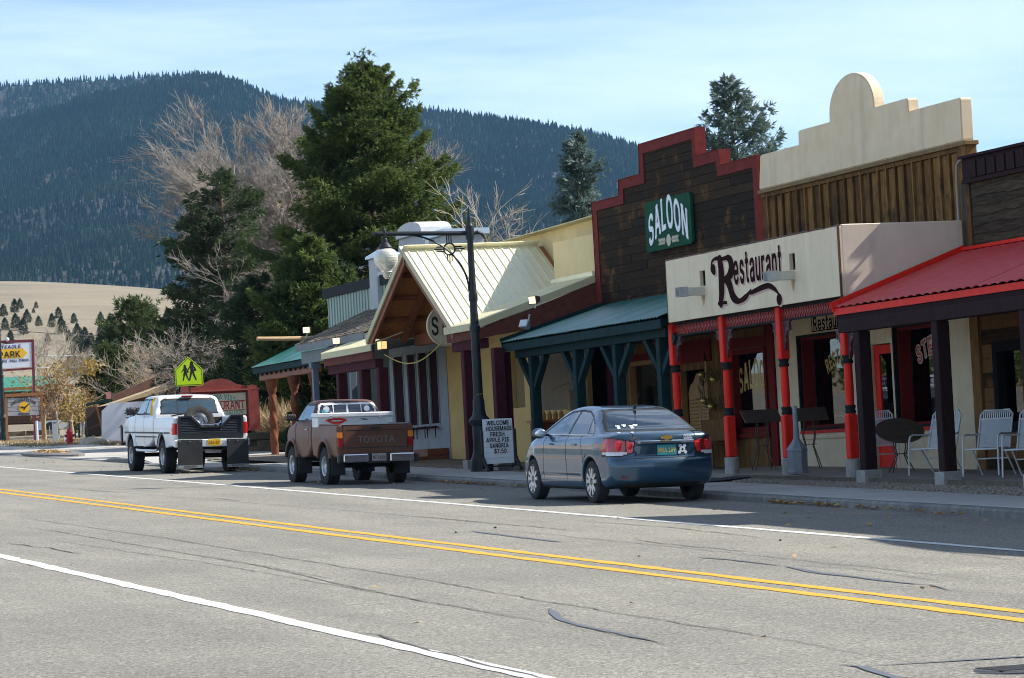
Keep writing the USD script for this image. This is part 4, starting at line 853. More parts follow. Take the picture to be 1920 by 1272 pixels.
# gable slopes
ribbed_slope(st, 'gable_roof_sheet', roof_yellow, [(gx0, GRt[0], GRt[1]), (gx1, GRt[0] + 1.65, GRt[1] + 0.93), (gx1, PK[0], PK[1]), (gx0, PK[0], PK[1])][0:4] if False else [(gx0, GRt[0], GRt[1]), (gx1, GRt[0], GRt[1]), (gx1, PK[0], PK[1]), (gx0, PK[0], PK[1])])
ribbed_slope(st, 'gable_roof_sheet', roof_yellow, [(gx0, GL[0], GL[1]), (gx1, GL[0], GL[1]), (gx1, PK[0], PK[1]), (gx0, PK[0], PK[1])])
obj('ridge_cap', MB().bar((gx0 - 0.01, PK[0] - 0.10, PK[1] - 0.005), (gx1, PK[0] - 0.10, PK[1] - 0.005), 0.26, 0.02, (0, 0.45, 0.9)).bar((gx0 - 0.01, PK[0] + 0.10, PK[1] - 0.005), (gx1, PK[0] + 0.10, PK[1] - 0.005), 0.26, 0.02, (0, -0.45, 0.9)), roof_yellow, st)
# low roofs left and right of the gable
for (a, b, zlo) in ((72.0, 74.4, 5.0), (80.6, 85.35, 4.93)):
    ribbed_slope(st, 'porch_roof_sheet', roof_yellow, [(gx0, a, zlo), (gx0, b, zlo), (25.62, b, zlo + 0.97), (25.62, a, zlo + 0.97)], 0.10, 0.014, 0.95)
    obj('eave_fascia', MB().box(gx0 + 0.005, gx0 + 0.03, a, b, zlo - 0.15, zlo - 0.015), fascia_yellow, st)
    obj('frieze_board', MB().box(gx0 + 0.06, gx0 + 0.10, a + 0.04, b - 0.04, zlo - 0.34, zlo - 0.155), maroon, st)
    obj('beam', MB().box(22.82, 23.02, a + 0.1, b - 0.15, zlo - 0.56, zlo - 0.345), maroon_post, st)
obj('rake_fascia', MB().bar((gx0, 71.97, 4.93), (25.56, 71.97, 5.88), 0.03, 0.15), fascia_yellow, st)
obj('rake_board', MB().ext(Polygon([(gx0 + 0.05, 4.84), (25.56, 5.78), (25.56, 5.20), (gx0 + 0.05, 4.62)]), 'xz', 71.985, 72.02), maroon, st)
# barge boards on the front of the gable, timber inside
for (e, nm) in ((GRt, 1), (GL, -1)):
    obj('barge_board', MB().bar((gx0 + 0.02, e[0], e[1] - 0.09), (gx0 + 0.02, PK[0], PK[1] - 0.09), 0.04, 0.15, (0, 0, 1)), fascia_yellow, st)
    obj('barge_timber', MB().bar((gx0 + 0.08, e[0] - 0.0, e[1] - 0.25), (gx0 + 0.08, PK[0], PK[1] - 0.25), 0.06, 0.20, (0, 0, 1)), timber_red, st)
    obj('ceiling_boards', MB().add([(gx0 + 0.03, e[0], e[1] - 0.05), (gx1, e[0], e[1] - 0.05), (gx1, PK[0], PK[1] - 0.05), (gx0 + 0.03, PK[0], PK[1] - 0.05)], [(0, 1, 2, 3)]), orange_wood, st)
    for x in (23.6, 24.6, 25.5): obj('truss_rafter', MB().bar((x, e[0] + nm * 0.12, e[1] - 0.10), (x, PK[0], PK[1] - 0.14), 0.12, 0.18, (0, 0, 1)), timber_red, st)
    for t in (0.25, 0.5, 0.75):
        y = e[0] + (PK[0] - e[0]) * t; z = e[1] + (PK[1] - e[1]) * t - 0.11; obj('purlin', MB().box(gx0 + 0.12, gx1, y - 0.05, y + 0.05, z - 0.06, z + 0.04), timber_red, st)
obj('tie_beam', MB().box(23.9, 24.06, GRt[0] + 0.1, GL[0] - 0.1, 4.86, 5.14), timber_red, st)
obj('ridge_beam', MB().box(gx0 + 0.02, gx1, PK[0] - 0.06, PK[0] + 0.06, PK[1] - 0.36, PK[1] - 0.10), timber_red, st)
#, 5.1), (23.1, 75.85, 6.15), 0.14, 0.18, (1, 0, 0)), timber_red, st)
#, 5.1), (23.1, 78.95, 6.15), 0.14, 0.18, (1, 0, 0)), timber_red, st)
# maroon posts
for y, zt in ((84.3, 4.36), (82.1, 4.36), (80.5, 4.36), (73.45, 4.43), (71.2, 4.43)):
    zf = float(floor_z(y)) if y < 75 else float(walk_z(y)) + 0.02
    p = obj('post', MB().box(22.80, 23.04, y - 0.12, y + 0.12, zf + 0.15, zt if y > 72 else 4.4, 0.01), maroon_post, st)
    obj('footing', MB().box(22.74, 23.10, y - 0.18, y + 0.18, zf - 0.1, zf + 0.145, 0.012), conc_block, p)
obj('post', MB().box(23.05, 23.27, 71.36, 71.58, 1.95, 4.30, 0.01), maroon_post, st)
# walls: mustard bay on the right, blue grey wall with tall dark lights on the left, parapet behind
rec = (76.35, 77.45, 3.15, 4.78)
wall_with_holes(st, 'mustard_wall', 72.0, 82.5, 1.6, 4.95, 25.2, 25.36, [rec], mustard)
obj('wall_recess', MB().box(25.34, 25.36, rec[0], rec[1], rec[2], rec[3]), mat('brown_recess', (0.20, 0.13, 0.05)), st)
glz = [(86.36, 87.36), (85.20, 86.04), (84.16, 85.01), (83.22, 84.05)]
obj('dark_wall', MB().box(25.2, 25.34, 87.71, 90.0, 1.8, 5.05), mat('dark_green_wall', (0.03, 0.04, 0.035)), st)
wall_with_holes(st, 'grey_wall', 82.5, 87.7, 1.8, 5.05, 25.18, 25.34, [(a, b, 2.92, 4.86) for a, b in glz], grey_wall)
wine = mat('wine_panel', (0.022, 0.007, 0.010), (0.034, 0.011, 0.014), rough=0.95, spec=0.08)
for a, b in glz:
    f = obj('window', MB().ext(sbox(a, 2.92, b, 4.86).difference(sbox(a + 0.045, 2.965, b - 0.045, 4.815)), 'yz', 25.16, 25.24), grey_wall, st)
    obj('pane', MB().box(25.20, 25.215, a + 0.04, b - 0.04, 2.96, 4.82), wine, f)
    obj('planter_rail', MB().box(25.02, 25.06, a, b, 2.84, 2.9).box(25.03, 25.05, a + 0.04, a + 0.07, 2.6, 2.84).box(25.03, 25.05, b - 0.07, b - 0.04, 2.6, 2.84).box(25.02, 25.17, a + 0.2, a + 0.24, 2.85, 2.88), wine, f)
obj('step', MB().box(24.2, 25.15, 82.6, 86.5, 1.8, 2.13), timber_red, st); obj('step', MB().box(24.6, 25.16, 82.6, 86.5, 2.135, 2.32), timber_red, st)
obj('gable_back', MB().ext(Polygon([(GRt[0], 4.96), (PK[0], 7.0), (GL[0], 5.06)]), 'yz', 26.06, 26.2), orange_wood, st)
obj('parapet_wall', MB().ext(Polygon([(71.86, 4.96), (83.0, 4.96), (83.0, 7.26), (81.0, 7.28), (71.86, 7.36)]), 'yz', 26.21, 26.42), yellow_wall, st)
obj('upper_wall', MB().box(25.6, 26.2, 71.88, 74.9, 4.96, 6.9), yellow_wall, st)
obj('parapet_flashing', MB().bar((26.16, 71.86, 7.375), (26.16, 83, 7.275), 0.52, 0.02), fascia_yellow, st)
obj('roof_flashing', MB().box(25.5, 25.6, 72.0, 74.9, 5.95, 6.05), roof_yellow, st)
obj('body', MB().box(26.43, 40, 72, 90, 1.5, 5.8), room_dark, st)
# siding partition and meter box at the end of the porch
pt = thing('porch_partition', 'cream grooved siding panel closing the porch end beside green posts', 'partition', (24.7, 71.8, 2.9))
x = 23.95
while x < 25.15: obj('siding_strip', MB().box(x + 0.004, min(x + 0.195, 25.18), 71.80, 71.835, 2.98, 4.45), mat('cream_siding', (0.62, 0.50, 0.36), (0.68, 0.56, 0.42), scale=3, rough=0.8), pt); x += 0.2
mb_ = thing('meter_box', 'tan utility box on the grooved partition low behind the blue grey car', 'utility box', (24.8, 71.7, 3.0))
obj('cabinet', MB().box(24.66, 24.98, 71.60, 71.79, 2.95, 3.38, 0.01), mat('tan_metal', (0.40, 0.32, 0.20), rough=0.5), mb_); obj('lid', MB().box(24.65, 24.99, 71.595, 71.80, 3.385, 3.41), mat('tan_metal', (0.40, 0.32, 0.20)), mb_)
obj('conduit', MB().tube([(24.82, 71.77, 3.4), (24.82, 71.77, 3.52), (24.72, 71.78, 3.56), (24.5, 71.78, 3.5), (24.35, 71.78, 3.42)], 0.012, 6), mat('tan_metal', (0.40, 0.32, 0.20)), mb_)
ck = thing('porch_counter', 'dark wooden counter with jars under the siding partition', 'counter', (24.5, 72.0, 1.9))
obj('top', MB().box(23.9, 25.1, 71.9, 72.4, 2.72, 2.78), orange_wood, ck); obj('front', MB().box(23.95, 25.05, 71.95, 72.3, 1.85, 2.715), timber_red, ck)
for k in range(5): obj('jar', MB().lathe([(0, 2.785), (0.05, 2.785), (0.055, 2.9), (0.03, 2.95), (0.03, 2.97), (0, 2.97)], (24.05 + 0.14 * k, 72.05, 0), 12), mat('amber_jar', (0.5, 0.25, 0.08), rough=0.2), ck)
# round sign under the gable
rs = thing('round_sign', 'round cream sign with tall dark letters half hidden under the gable edge', 'sign', (23.6, 77.4, 5.2))
rsx, rsz = 23.55, 5.17; ry = 76.95
obj('disc', MB().lathe([(0, -0.03), (0.45, -0.03), (0.47, 0.0), (0.45, 0.03), (0, 0.03)], (rsx, ry, rsz), 40, 'y'), mat('cream_sign', (0.66, 0.62, 0.48), rough=0.6), rs)
obj('rim', MB().lathe([(0.45, -0.045), (0.49, -0.045), (0.495, 0.045), (0.45, 0.045)], (rsx, ry, rsz), 40, 'y'), mat('sign_rim', (0.55, 0.48, 0.33), rough=0.6), rs)
g = text_flat('STA', 0.42, width=0.75, serif=0.05); b_ = g.bounds; g = affinity.scale(g, 0.62 / (b_[2] - b_[0]), 1, origin=(0, 0)); obj('lettering', MB().ext(affinity.translate(g, rsx - 0.08, rsz - 0.21), 'xz', ry - 0.04, ry - 0.031), mat('dark_green_letter', (0.025, 0.035, 0.022)), rs)
obj('hanger', MB().tube([(23.55, 76.95, 5.66), (23.55, 76.95, 6.6)], 0.014, 5), galv, rs)
cabl = [(22.95, 80.3 - 5.0 * t, 4.66 - 0.36 * math.sin(PI * t) + 0.10 * t) for t in np.linspace(0, 1, 16)]
tag(obj('hanging_cord', MB().tube(cabl, 0.014, 5), mat('yellow_cord', (0.45, 0.36, 0.08))), 'thin yellow cord sagging across the gable opening', 'cord')

# ------------------------------------------------------------------ grey shingled building beyond
gb = thing('shingle_building', 'grey shop with wood shingle awning and sage corrugated parapet', 'shop', (25, 90, 2.2))
lo, hi = (23.5, 5.40), (25.6, 6.28); y0, y1 = 84.0, 91.0
sh = [MB() for _ in range(3)]; nrow = 15
shing_m = [mat(f'shingle_{k}', a, b, scale=9, rough=0.9) for k, (a, b) in enumerate([((0.11, 0.085, 0.06), (0.20, 0.16, 0.12)), ((0.06, 0.047, 0.036), (0.12, 0.095, 0.07)), ((0.17, 0.135, 0.10), (0.28, 0.225, 0.17))])]
sv = np.array([hi[0] - lo[0], 0, hi[1] - lo[1]]); sl_ = np.linalg.norm(sv); su = sv / sl_; sn = np.array([-su[2], 0, su[0]])
obj('roof_deck', MB().bar((lo[0], (y0 + y1) / 2, lo[1] - 0.03), (hi[0], (y0 + y1) / 2, hi[1] - 0.03), y1 - y0, 0.04, sn), grey_plank, gb)
for r in range(nrow):
    y = y0 - rng.uniform(0, 0.2)
    while y < y1:
        w = rng.uniform(0.12, 0.28); a = np.array([lo[0], y, lo[1]]) + su * (r * 0.155 - 0.03 - rng.uniform(0, 0.025)); l_ = 0.22; th = rng.uniform(0.022, 0.038)
        e = [a, a + [0, min(w - 0.012, y1 - y), 0]]; up = sn * th
        v = [e[0], e[1], e[1] + su * l_, e[0] + su * l_, e[0] + up, e[1] + up, e[1] + su * l_ + sn * 0.012, e[0] + su * l_ + sn * 0.012]
        sh[rng.integers(0, 3)].add(v, [(0, 3, 2, 1), (4, 5, 6, 7), (0, 1, 5, 4), (1, 2, 6, 5), (2, 3, 7, 6), (3, 0, 4, 7)]); y += w
for m_, mm in zip(sh, shing_m): tag(obj('shingle_rows', m_, mm, gb), kind='stuff')
gpaint = mat('slate_paint', (0.14, 0.16, 0.17), (0.19, 0.21, 0.22), rough=0.7)
obj('eave_board', MB().box(23.46, 23.49, y0, y1, 5.20, 5.385), gpaint, gb); obj('beam', MB().box(23.6, 23.78, y0 + 0.1, y1 - 0.1, 4.86, 5.19), gpaint, gb)
obj('side_gable', MB().ext(Polygon([(23.5, 5.3), (25.6, 6.2), (25.6, 5.2), (23.5, 5.1)]), 'xz', y0 - 0.03, y0), mat('sky_grey_board', (0.36, 0.41, 0.46)), gb)
for y in (89.85, 86.0): obj('post', MB().box(23.61, 23.77, y - 0.08, y + 0.08, 2.15, 4.855, 0.01).box(23.56, 23.82, y - 0.13, y + 0.13, 4.70, 4.85), mat('blue_grey_post', (0.13, 0.17, 0.22), rough=0.6), gb)
slope_y = np.arange(86.5, 95.15, 0.30)
sage = mat('sage_corrugated', (0.25, 0.34, 0.29), (0.31, 0.40, 0.35), scale=4, stretch=(1, 1, 0.3), rough=0.55)
for k, y in enumerate(slope_y): obj('parapet_panel', MB().box(25.60, 25.62, y + 0.02, y + 0.20, 5.8, 6.86 + 0.002 * k).box(25.575, 25.60, y + 0.21, y + 0.29, 5.8, 6.86), sage, gb)
obj('parapet_back', MB().box(25.625, 25.7, 86.4, 95.2, 5.5, 6.87), sage, gb)
obj('parapet_cap', MB().box(25.53, 25.75, 86.3, 95.6, 6.875, 7.15), mat('charcoal_cap', (0.012, 0.016, 0.018), rough=0.8, spec=0.2), gb)
obj('front_wall', MB().box(25.7, 25.9, 84.2, 95, 2.0, 5.8), mat('dark_green_wall', (0.03, 0.04, 0.035)), gb)
obj('body', MB().box(25.95, 40, 90.1, 95, 2.0, 6.6), room_dark, gb)
lg = thing('log_beam', 'peeled log pole jutting out beyond the shingle awning', 'log', (23.2, 92, 5.6))
obj('pole', MB().tube([(22.55, 91.6, 5.64), (23.2, 91.7, 5.615), (23.95, 91.8, 5.60), (24.6, 91.9, 5.6)], [0.055, 0.065, 0.07, 0.072], 10), mat('peeled_log', (0.36, 0.24, 0.12), (0.48, 0.33, 0.18), scale=9, stretch=(0.5, 5, 5)), lg)
obj('bracket', MB().box(24.1, 24.25, 91.7, 91.95, 5.45, 5.53), galv, lg)
ch_m = mat('grey_chimney_stucco', (0.36, 0.38, 0.40), (0.43, 0.45, 0.47), scale=3, rough=0.95); ch_cap = mat('pale_blue_cap', (0.50, 0.58, 0.66), (0.56, 0.64, 0.72), rough=0.4, metal=0.3)
c = thing('chimney', 'slim grey stucco chimney with hipped metal cap beside the sage parapet', 'chimney', (25.8, 89.9, 6)); 
obj('shaft', MB().box(25.45, 26.15, 89.45, 90.2, 5.7, 7.62, 0.02), ch_m, c); obj('cap', MB().box(25.38, 26.22, 89.38, 90.27, 7.63, 7.70).tm(trimesh.convex.convex_hull(np.array([(25.38, 89.38, 7.7), (26.22, 89.38, 7.7), (26.22, 90.27, 7.7), (25.38, 90.27, 7.7), (25.7, 89.75, 7.92), (25.9, 89.9, 7.92)]))), ch_cap, c)
c = thing('roof_stack', 'tapered grey stucco stack with rounded metal hood behind the gable ridge', 'chimney', (27.8, 92.5, 6))
obj('shaft', MB().tm(trimesh.convex.convex_hull(np.array([(27.35, y, 5.8) for y in (91.2, 94.7)] + [(28.4, y, 5.8) for y in (91.2, 94.7)] + [(27.5, y, 8.42) for y in (91.5, 94.1)] + [(28.2, y, 8.42) for y in (91.5, 94.1)]))), ch_m, c)
a = np.linspace(0, PI, 12); obj('hood', MB().ext(Polygon([(92.8 + 1.3 * math.cos(t), 8.43 + 0.38 * math.sin(t) ** 0.7) for t in a]), 'yz', 27.4, 28.3), mat('weathered_hood', (0.42, 0.44, 0.45), (0.52, 0.53, 0.53)), c)
c = thing('roof_vent', 'short square grey stack with flat pale cap behind the gable ridge', 'chimney', (27.8, 90.3, 6))
obj('shaft', MB().box(27.5, 28.6, 89.5, 91.15, 5.8, 8.19), ch_m, c); obj('cap', MB().box(27.38, 28.72, 89.35, 91.3, 8.2, 8.36), ch_cap, c)

# ------------------------------------------------------------------ far green porch on carved log posts
fp = thing('far_porch', 'small green metal porch roof carried on carved reddish log posts', 'porch', (27, 101, 2.7))
slope_sheet(fp, 'roof_sheet', roof_green, (25.75, 5.28), (28.0, 6.25), 98.3, 105.6, pitch=0.2, amp=0.02, width=0.92)
obj('fascia', MB().box(25.78, 25.82, 98.3, 105.5, 5.08, 5.26), green_paint, fp); obj('beam', MB().box(25.9, 26.15, 98.4, 105.2, 4.86, 5.07), timber_red, fp)
for y in np.arange(98.6, 105.4, 0.6): obj('rafter_tail', MB().box(25.83, 26.4, y, y + 0.09, 5.0, 5.1), green_paint, fp)
obj('end_board', MB().bar((25.75, 98.27, 5.22), (28.0, 98.27, 6.17), 0.03, 0.22), green_paint, fp)
log_m = mat('carved_log', (0.10, 0.032, 0.014), (0.17, 0.058, 0.025), scale=8, rough=0.8, spec=0.2)
for y in (104.0, 101.2, 98.7):
    zf = float(gz(25.9, y)) + 0.0; n = 26; mb = MB()
    zz = np.linspace(zf, 4.86, 60); an = np.arange(n) * 2 * PI / n
    P = []
    for z in zz:
        tw = 0.018 * np.sin(an * 3 + (z - zf) * 11.0) if zf + 0.3 < z < 4.35 else 0 * an
        r = (0.12 if z < 4.4 else 0.12 + 0.09 * (z - 4.4) / 0.46) + tw
        if 4.35 < z < 4.43: r = r * 0.85
        P.append(np.stack([26.0 + r * np.cos(an), y + r * np.sin(an), np.full(n, z)], -1))
    P = np.array(P); mb.grid(np.concatenate([P, P[:, :1]], 1)); obj('carved_post', mb, log_m, fp, smooth=40)
obj('back_wall', MB().box(28.05, 28.2, 98.3, 101.5, 2.6, 6.1), mat('dark_green_wall', (0.03, 0.04, 0.035)), fp)

# ------------------------------------------------------------------ flood lights and porch lamps
def flood(name, label, p, aim, lit, mount):
    t_ = thing(name, label, 'floodlight', p, group=None); d = np.array(aim, float); d /= np.linalg.norm(d)
    p = np.array(p, float); m = MB(); s = np.cross(d, [0, 0, 1.0]); s /= np.linalg.norm(s); u = np.cross(s, d)
    def fr(o, a, b): return p + d * o + s * a + u * b
    c = [fr(-0.10, a * .06, b * .05) for a, b in ((-1, -1), (1, -1), (1, 1), (-1, 1))] + [fr(0.08, a * .105, b * .09) for a, b in ((-1, -1), (1, -1), (1, 1), (-1, 1))]
    obj('housing', m.tm(trimesh.convex.convex_hull(np.array(c))), mat('bronze_housing', (0.09, 0.07, 0.05), rough=0.5) if lit else galv, t_)
    f = [fr(0.086, a * .09, b * .075) for a, b in ((-1, -1), (1, -1), (1, 1), (-1, 1))]; f2 = [fr(0.094, a * .09, b * .075) for a, b in ((-1, -1), (1, -1), (1, 1), (-1, 1))]
    obj('lens', MB().tm(trimesh.convex.convex_hull(np.array(f + f2))), lamp_hot if lit else mat('dull_lens', (0.5, 0.53, 0.56), rough=0.2), t_)
    obj('bracket', MB().tube([p - d * 0.08, (p - d * 0.12 + np.array(mount)) / 2 + [0, 0, -0.02], mount], 0.018, 6), galv, t_)
flood('flood_light', 'lit bronze floodlight on the cream porch roof next to the saloon', at_x(1003, 562, 22.8), (-0.9, -0.5, -0.15), True, (22.9, 68.4 + 3.65, 4.95) if False else tuple(at_x(1003, 578, 22.85)))
flood('flood_light', 'unlit silver floodlight tilted upward beside the green porch roof', at_x(985, 610, 22.8), (-0.6, -0.5, 0.5), False, tuple(at_x(993, 590, 22.85)))
flood('flood_light', 'lit floodlight at the left end of the shingle awning', at_x(576, 620, 23.3), (-0.5, -0.8, 0.1), True, tuple(at_x(573, 634, 23.4)))
flood('flood_light', 'lit floodlight between the shingle awning and the cream eave', at_x(632, 639, 23.2), (-0.5, -0.85, -0.1), True, tuple(at_x(629, 652, 23.3)))
fl = thing('porch_lamp', 'lit square amber lamp at the left foot of the gable', 'lamp', (22.62, 80.3, 4.9)); q = at_x(714, 648, 22.6)
obj('housing', MB().box(q[0] - 0.02, q[0] + 0.12, q[1] - 0.17, q[1] + 0.17, q[2] - 0.12, q[2] + 0.12, 0.01), mat('bronze_housing', (0.09, 0.07, 0.05), rough=0.5), fl)
obj('lens', MB().box(q[0] - 0.045, q[0] - 0.024, q[1] - 0.14, q[1] + 0.14, q[2] - 0.09, q[2] + 0.09).box(q[0] - 0.02, q[0] + 0.10, q[1] - 0.178, q[1] - 0.172, q[2] - 0.09, q[2] + 0.09), lamp_lit, fl)
wl = thing('wall_light', 'lit twin bulb fixture glowing under the restaurant sign box', 'lamp', (23.6, 60.9, 4.25)); 
obj('bulb', MB().lathe([(0, -0.05), (0.035, -0.03), (0.045, 0), (0.03, 0.04), (0, 0.05)], (23.5, 60.95, 4.20), 10), lamp_hot, wl); obj('bulb', MB().lathe([(0, -0.05), (0.035, -0.03), (0.045, 0), (0.03, 0.04), (0, 0.05)], (23.5, 60.75, 4.20), 10), lamp_hot, wl); obj('base', MB().box(23.4, 23.6, 60.65, 61.05, 4.27, 4.30), galv, wl)
# ================================================================== VEHICLES (solid bodies from smooth distance fields)
def smax(a, b, k): h = np.maximum(k - np.abs(a - b), 0) / k; return np.maximum(a, b) + h * h * k * 0.25
def smin(a, b, k): return -smax(-a, -b, k)
def chaikin(p, n=2):
    p = np.asarray(p, float)
    for _ in range(n):
        q = np.roll(p, -1, 0); p = np.stack([0.75 * p + 0.25 * q, 0.25 * p + 0.75 * q], 1).reshape(-1, 2)
    return p
def poly_sdf(poly, U, V):
    """Signed distance (negative inside) to a closed polygon on arrays of any shape."""
    P = np.asarray(poly, float); Q = np.roll(P, -1, 0); sh = U.shape; u, v = U.ravel(), V.ravel()
    d = np.full(u.shape, 1e9); ins = np.zeros(u.shape, bool)
    for (ax, ay), (bx, by) in zip(P, Q):
        ex, ey = bx - ax, by - ay; l2 = ex * ex + ey * ey + 1e-12
        t = np.clip(((u - ax) * ex + (v - ay) * ey) / l2, 0, 1); d = np.minimum(d, (u - ax - t * ex) ** 2 + (v - ay - t * ey) ** 2)
        c = (ay > v) != (by > v)
        if abs(by - ay) > 1e-12: ins ^= c & (u < (bx - ax) * (v - ay) / (by - ay) + ax)
    return np.where(ins, -1, 1).reshape(sh) * np.sqrt(d).reshape(sh)
def in_poly(poly, u, v): return poly_sdf(poly, np.asarray(u), np.asarray(v)) < 0
def nets(F, o, h):
    """Surface nets: a quad mesh of the zero level of F on a grid with origin o and step h, with normals from the field."""
    S = F < 0; n = np.array(F.shape) - 1
    C = np.stack([S[i:n[0] + i, j:n[1] + j, k:n[2] + k] for i in (0, 1) for j in (0, 1) for k in (0, 1)], -1); cnt = C.sum(-1); act = (cnt > 0) & (cnt < 8)
    idx = np.full(act.shape, -1); cells = np.argwhere(act); idx[act] = np.arange(len(cells))
    acc = np.zeros((len(cells), 3)); w = np.zeros(len(cells)); cor = [np.array((i, j, k)) for i in (0, 1) for j in (0, 1) for k in (0, 1)]
    vals = np.stack([F[tuple((cells + c).T)] for c in cor], 1)
    for a in range(8):
        for b in range(a + 1, 8):
            if np.abs(cor[a] - cor[b]).sum() == 1:
                fa, fb = vals[:, a], vals[:, b]; m = (fa < 0) != (fb < 0); t = np.where(m, fa / np.where(m, fa - fb, 1), 0)
                acc += np.where(m[:, None], cor[a] + t[:, None] * (cor[b] - cor[a]), 0); w += m
    P = cells + acc / w[:, None]; quads = []
    for ax in range(3):
        sl0 = [slice(1, -1)] * 3; sl0[ax] = slice(0, -1); sl1 = [slice(1, -1)] * 3; sl1[ax] = slice(1, None)
        A, B = S[tuple(sl0)], S[tuple(sl1)]; e = np.argwhere(A != B); fl = A[tuple(e.T)]
        off = np.ones(3, int); off[ax] = 0; e = e + off; b_, c_ = [k for k in range(3) if k != ax]
        def cell(db, dc): q = e.copy(); q[:, b_] -= db; q[:, c_] -= dc; return idx[tuple(q.T)]
        q = np.stack([cell(1, 1), cell(0, 1), cell(0, 0), cell(1, 0)], 1); fl = fl if ax != 1 else ~fl; q[~fl] = q[~fl][:, ::-1]; quads.append(q)
    quads = np.vstack(quads); G = [map_coordinates(g, P.T, order=1, mode='nearest') for g in np.gradient(F)]
    N = np.stack(G, 1); N /= np.linalg.norm(N, axis=1, keepdims=True) + 1e-9
    return P * h + np.asarray(o), quads[(quads >= 0).all(1)], N
def field_grid(x, y, z, h):
    ax = [np.arange(a - 2 * h, b + 2.5 * h, h) for a, b in (x, y, z)]; return ax, np.meshgrid(*ax, indexing='ij', sparse=True), [a[0] for a in ax]
def split_parts(root, V, Q, N, label_of, parts):
    """parts: {key: (name, material, recess)}; label_of: key index per quad. Each group of quads becomes one part."""
    for k, (name, m, push) in parts.items():
        sel = Q[label_of == k]
        if len(sel) == 0: continue
        u, inv = np.unique(sel, return_inverse=True); v = V[u] - N[u] * push
        obj(name, (v, inv.reshape(-1, 4)), m, root, local=True, normals=N[u], kind='stuff' if name == 'seals_and_gaps' else None)
def split_left_right(lab, key_l, key_r, cx):
    lab[(lab == key_l) & (cx > 0)] = key_r; return lab
car_glass = mat('tinted_car_glass', (0.012, 0.016, 0.018), rough=0.03, spec=0.9, coat=1.0)
black_rubber = mat('black_rubber', (0.016, 0.016, 0.017), (0.026, 0.026, 0.027), scale=20, rough=0.85, obj=True)
tyre_m = mat('tyre', (0.014, 0.014, 0.015), (0.03, 0.029, 0.028), scale=8, rough=0.9, obj=True)
black_plastic = mat('black_plastic', (0.02, 0.021, 0.022), (0.03, 0.031, 0.032), rough=0.5)
under_m = mat('underbody', (0.012, 0.012, 0.012), (0.03, 0.026, 0.022), scale=5, rough=0.9)
chrome = mat('chrome', (0.75, 0.76, 0.78), rough=0.12, metal=1.0)
alloy = mat('silver_alloy', (0.45, 0.46, 0.47), (0.52, 0.53, 0.54), rough=0.32, metal=0.75)
red_lens = mat('red_lens', (0.55, 0.012, 0.016), (0.62, 0.02, 0.022), rough=0.12, spec=0.8, coat=0.6)
dark_red_lens = mat('deep_red_lens', (0.28, 0.006, 0.01), rough=0.12, spec=0.8, coat=0.6)
amber_lens = mat('amber_lens', (0.75, 0.22, 0.02), rough=0.15, spec=0.8)
clear_lens = mat('clear_lens', (0.55, 0.55, 0.56), rough=0.1, spec=0.8)

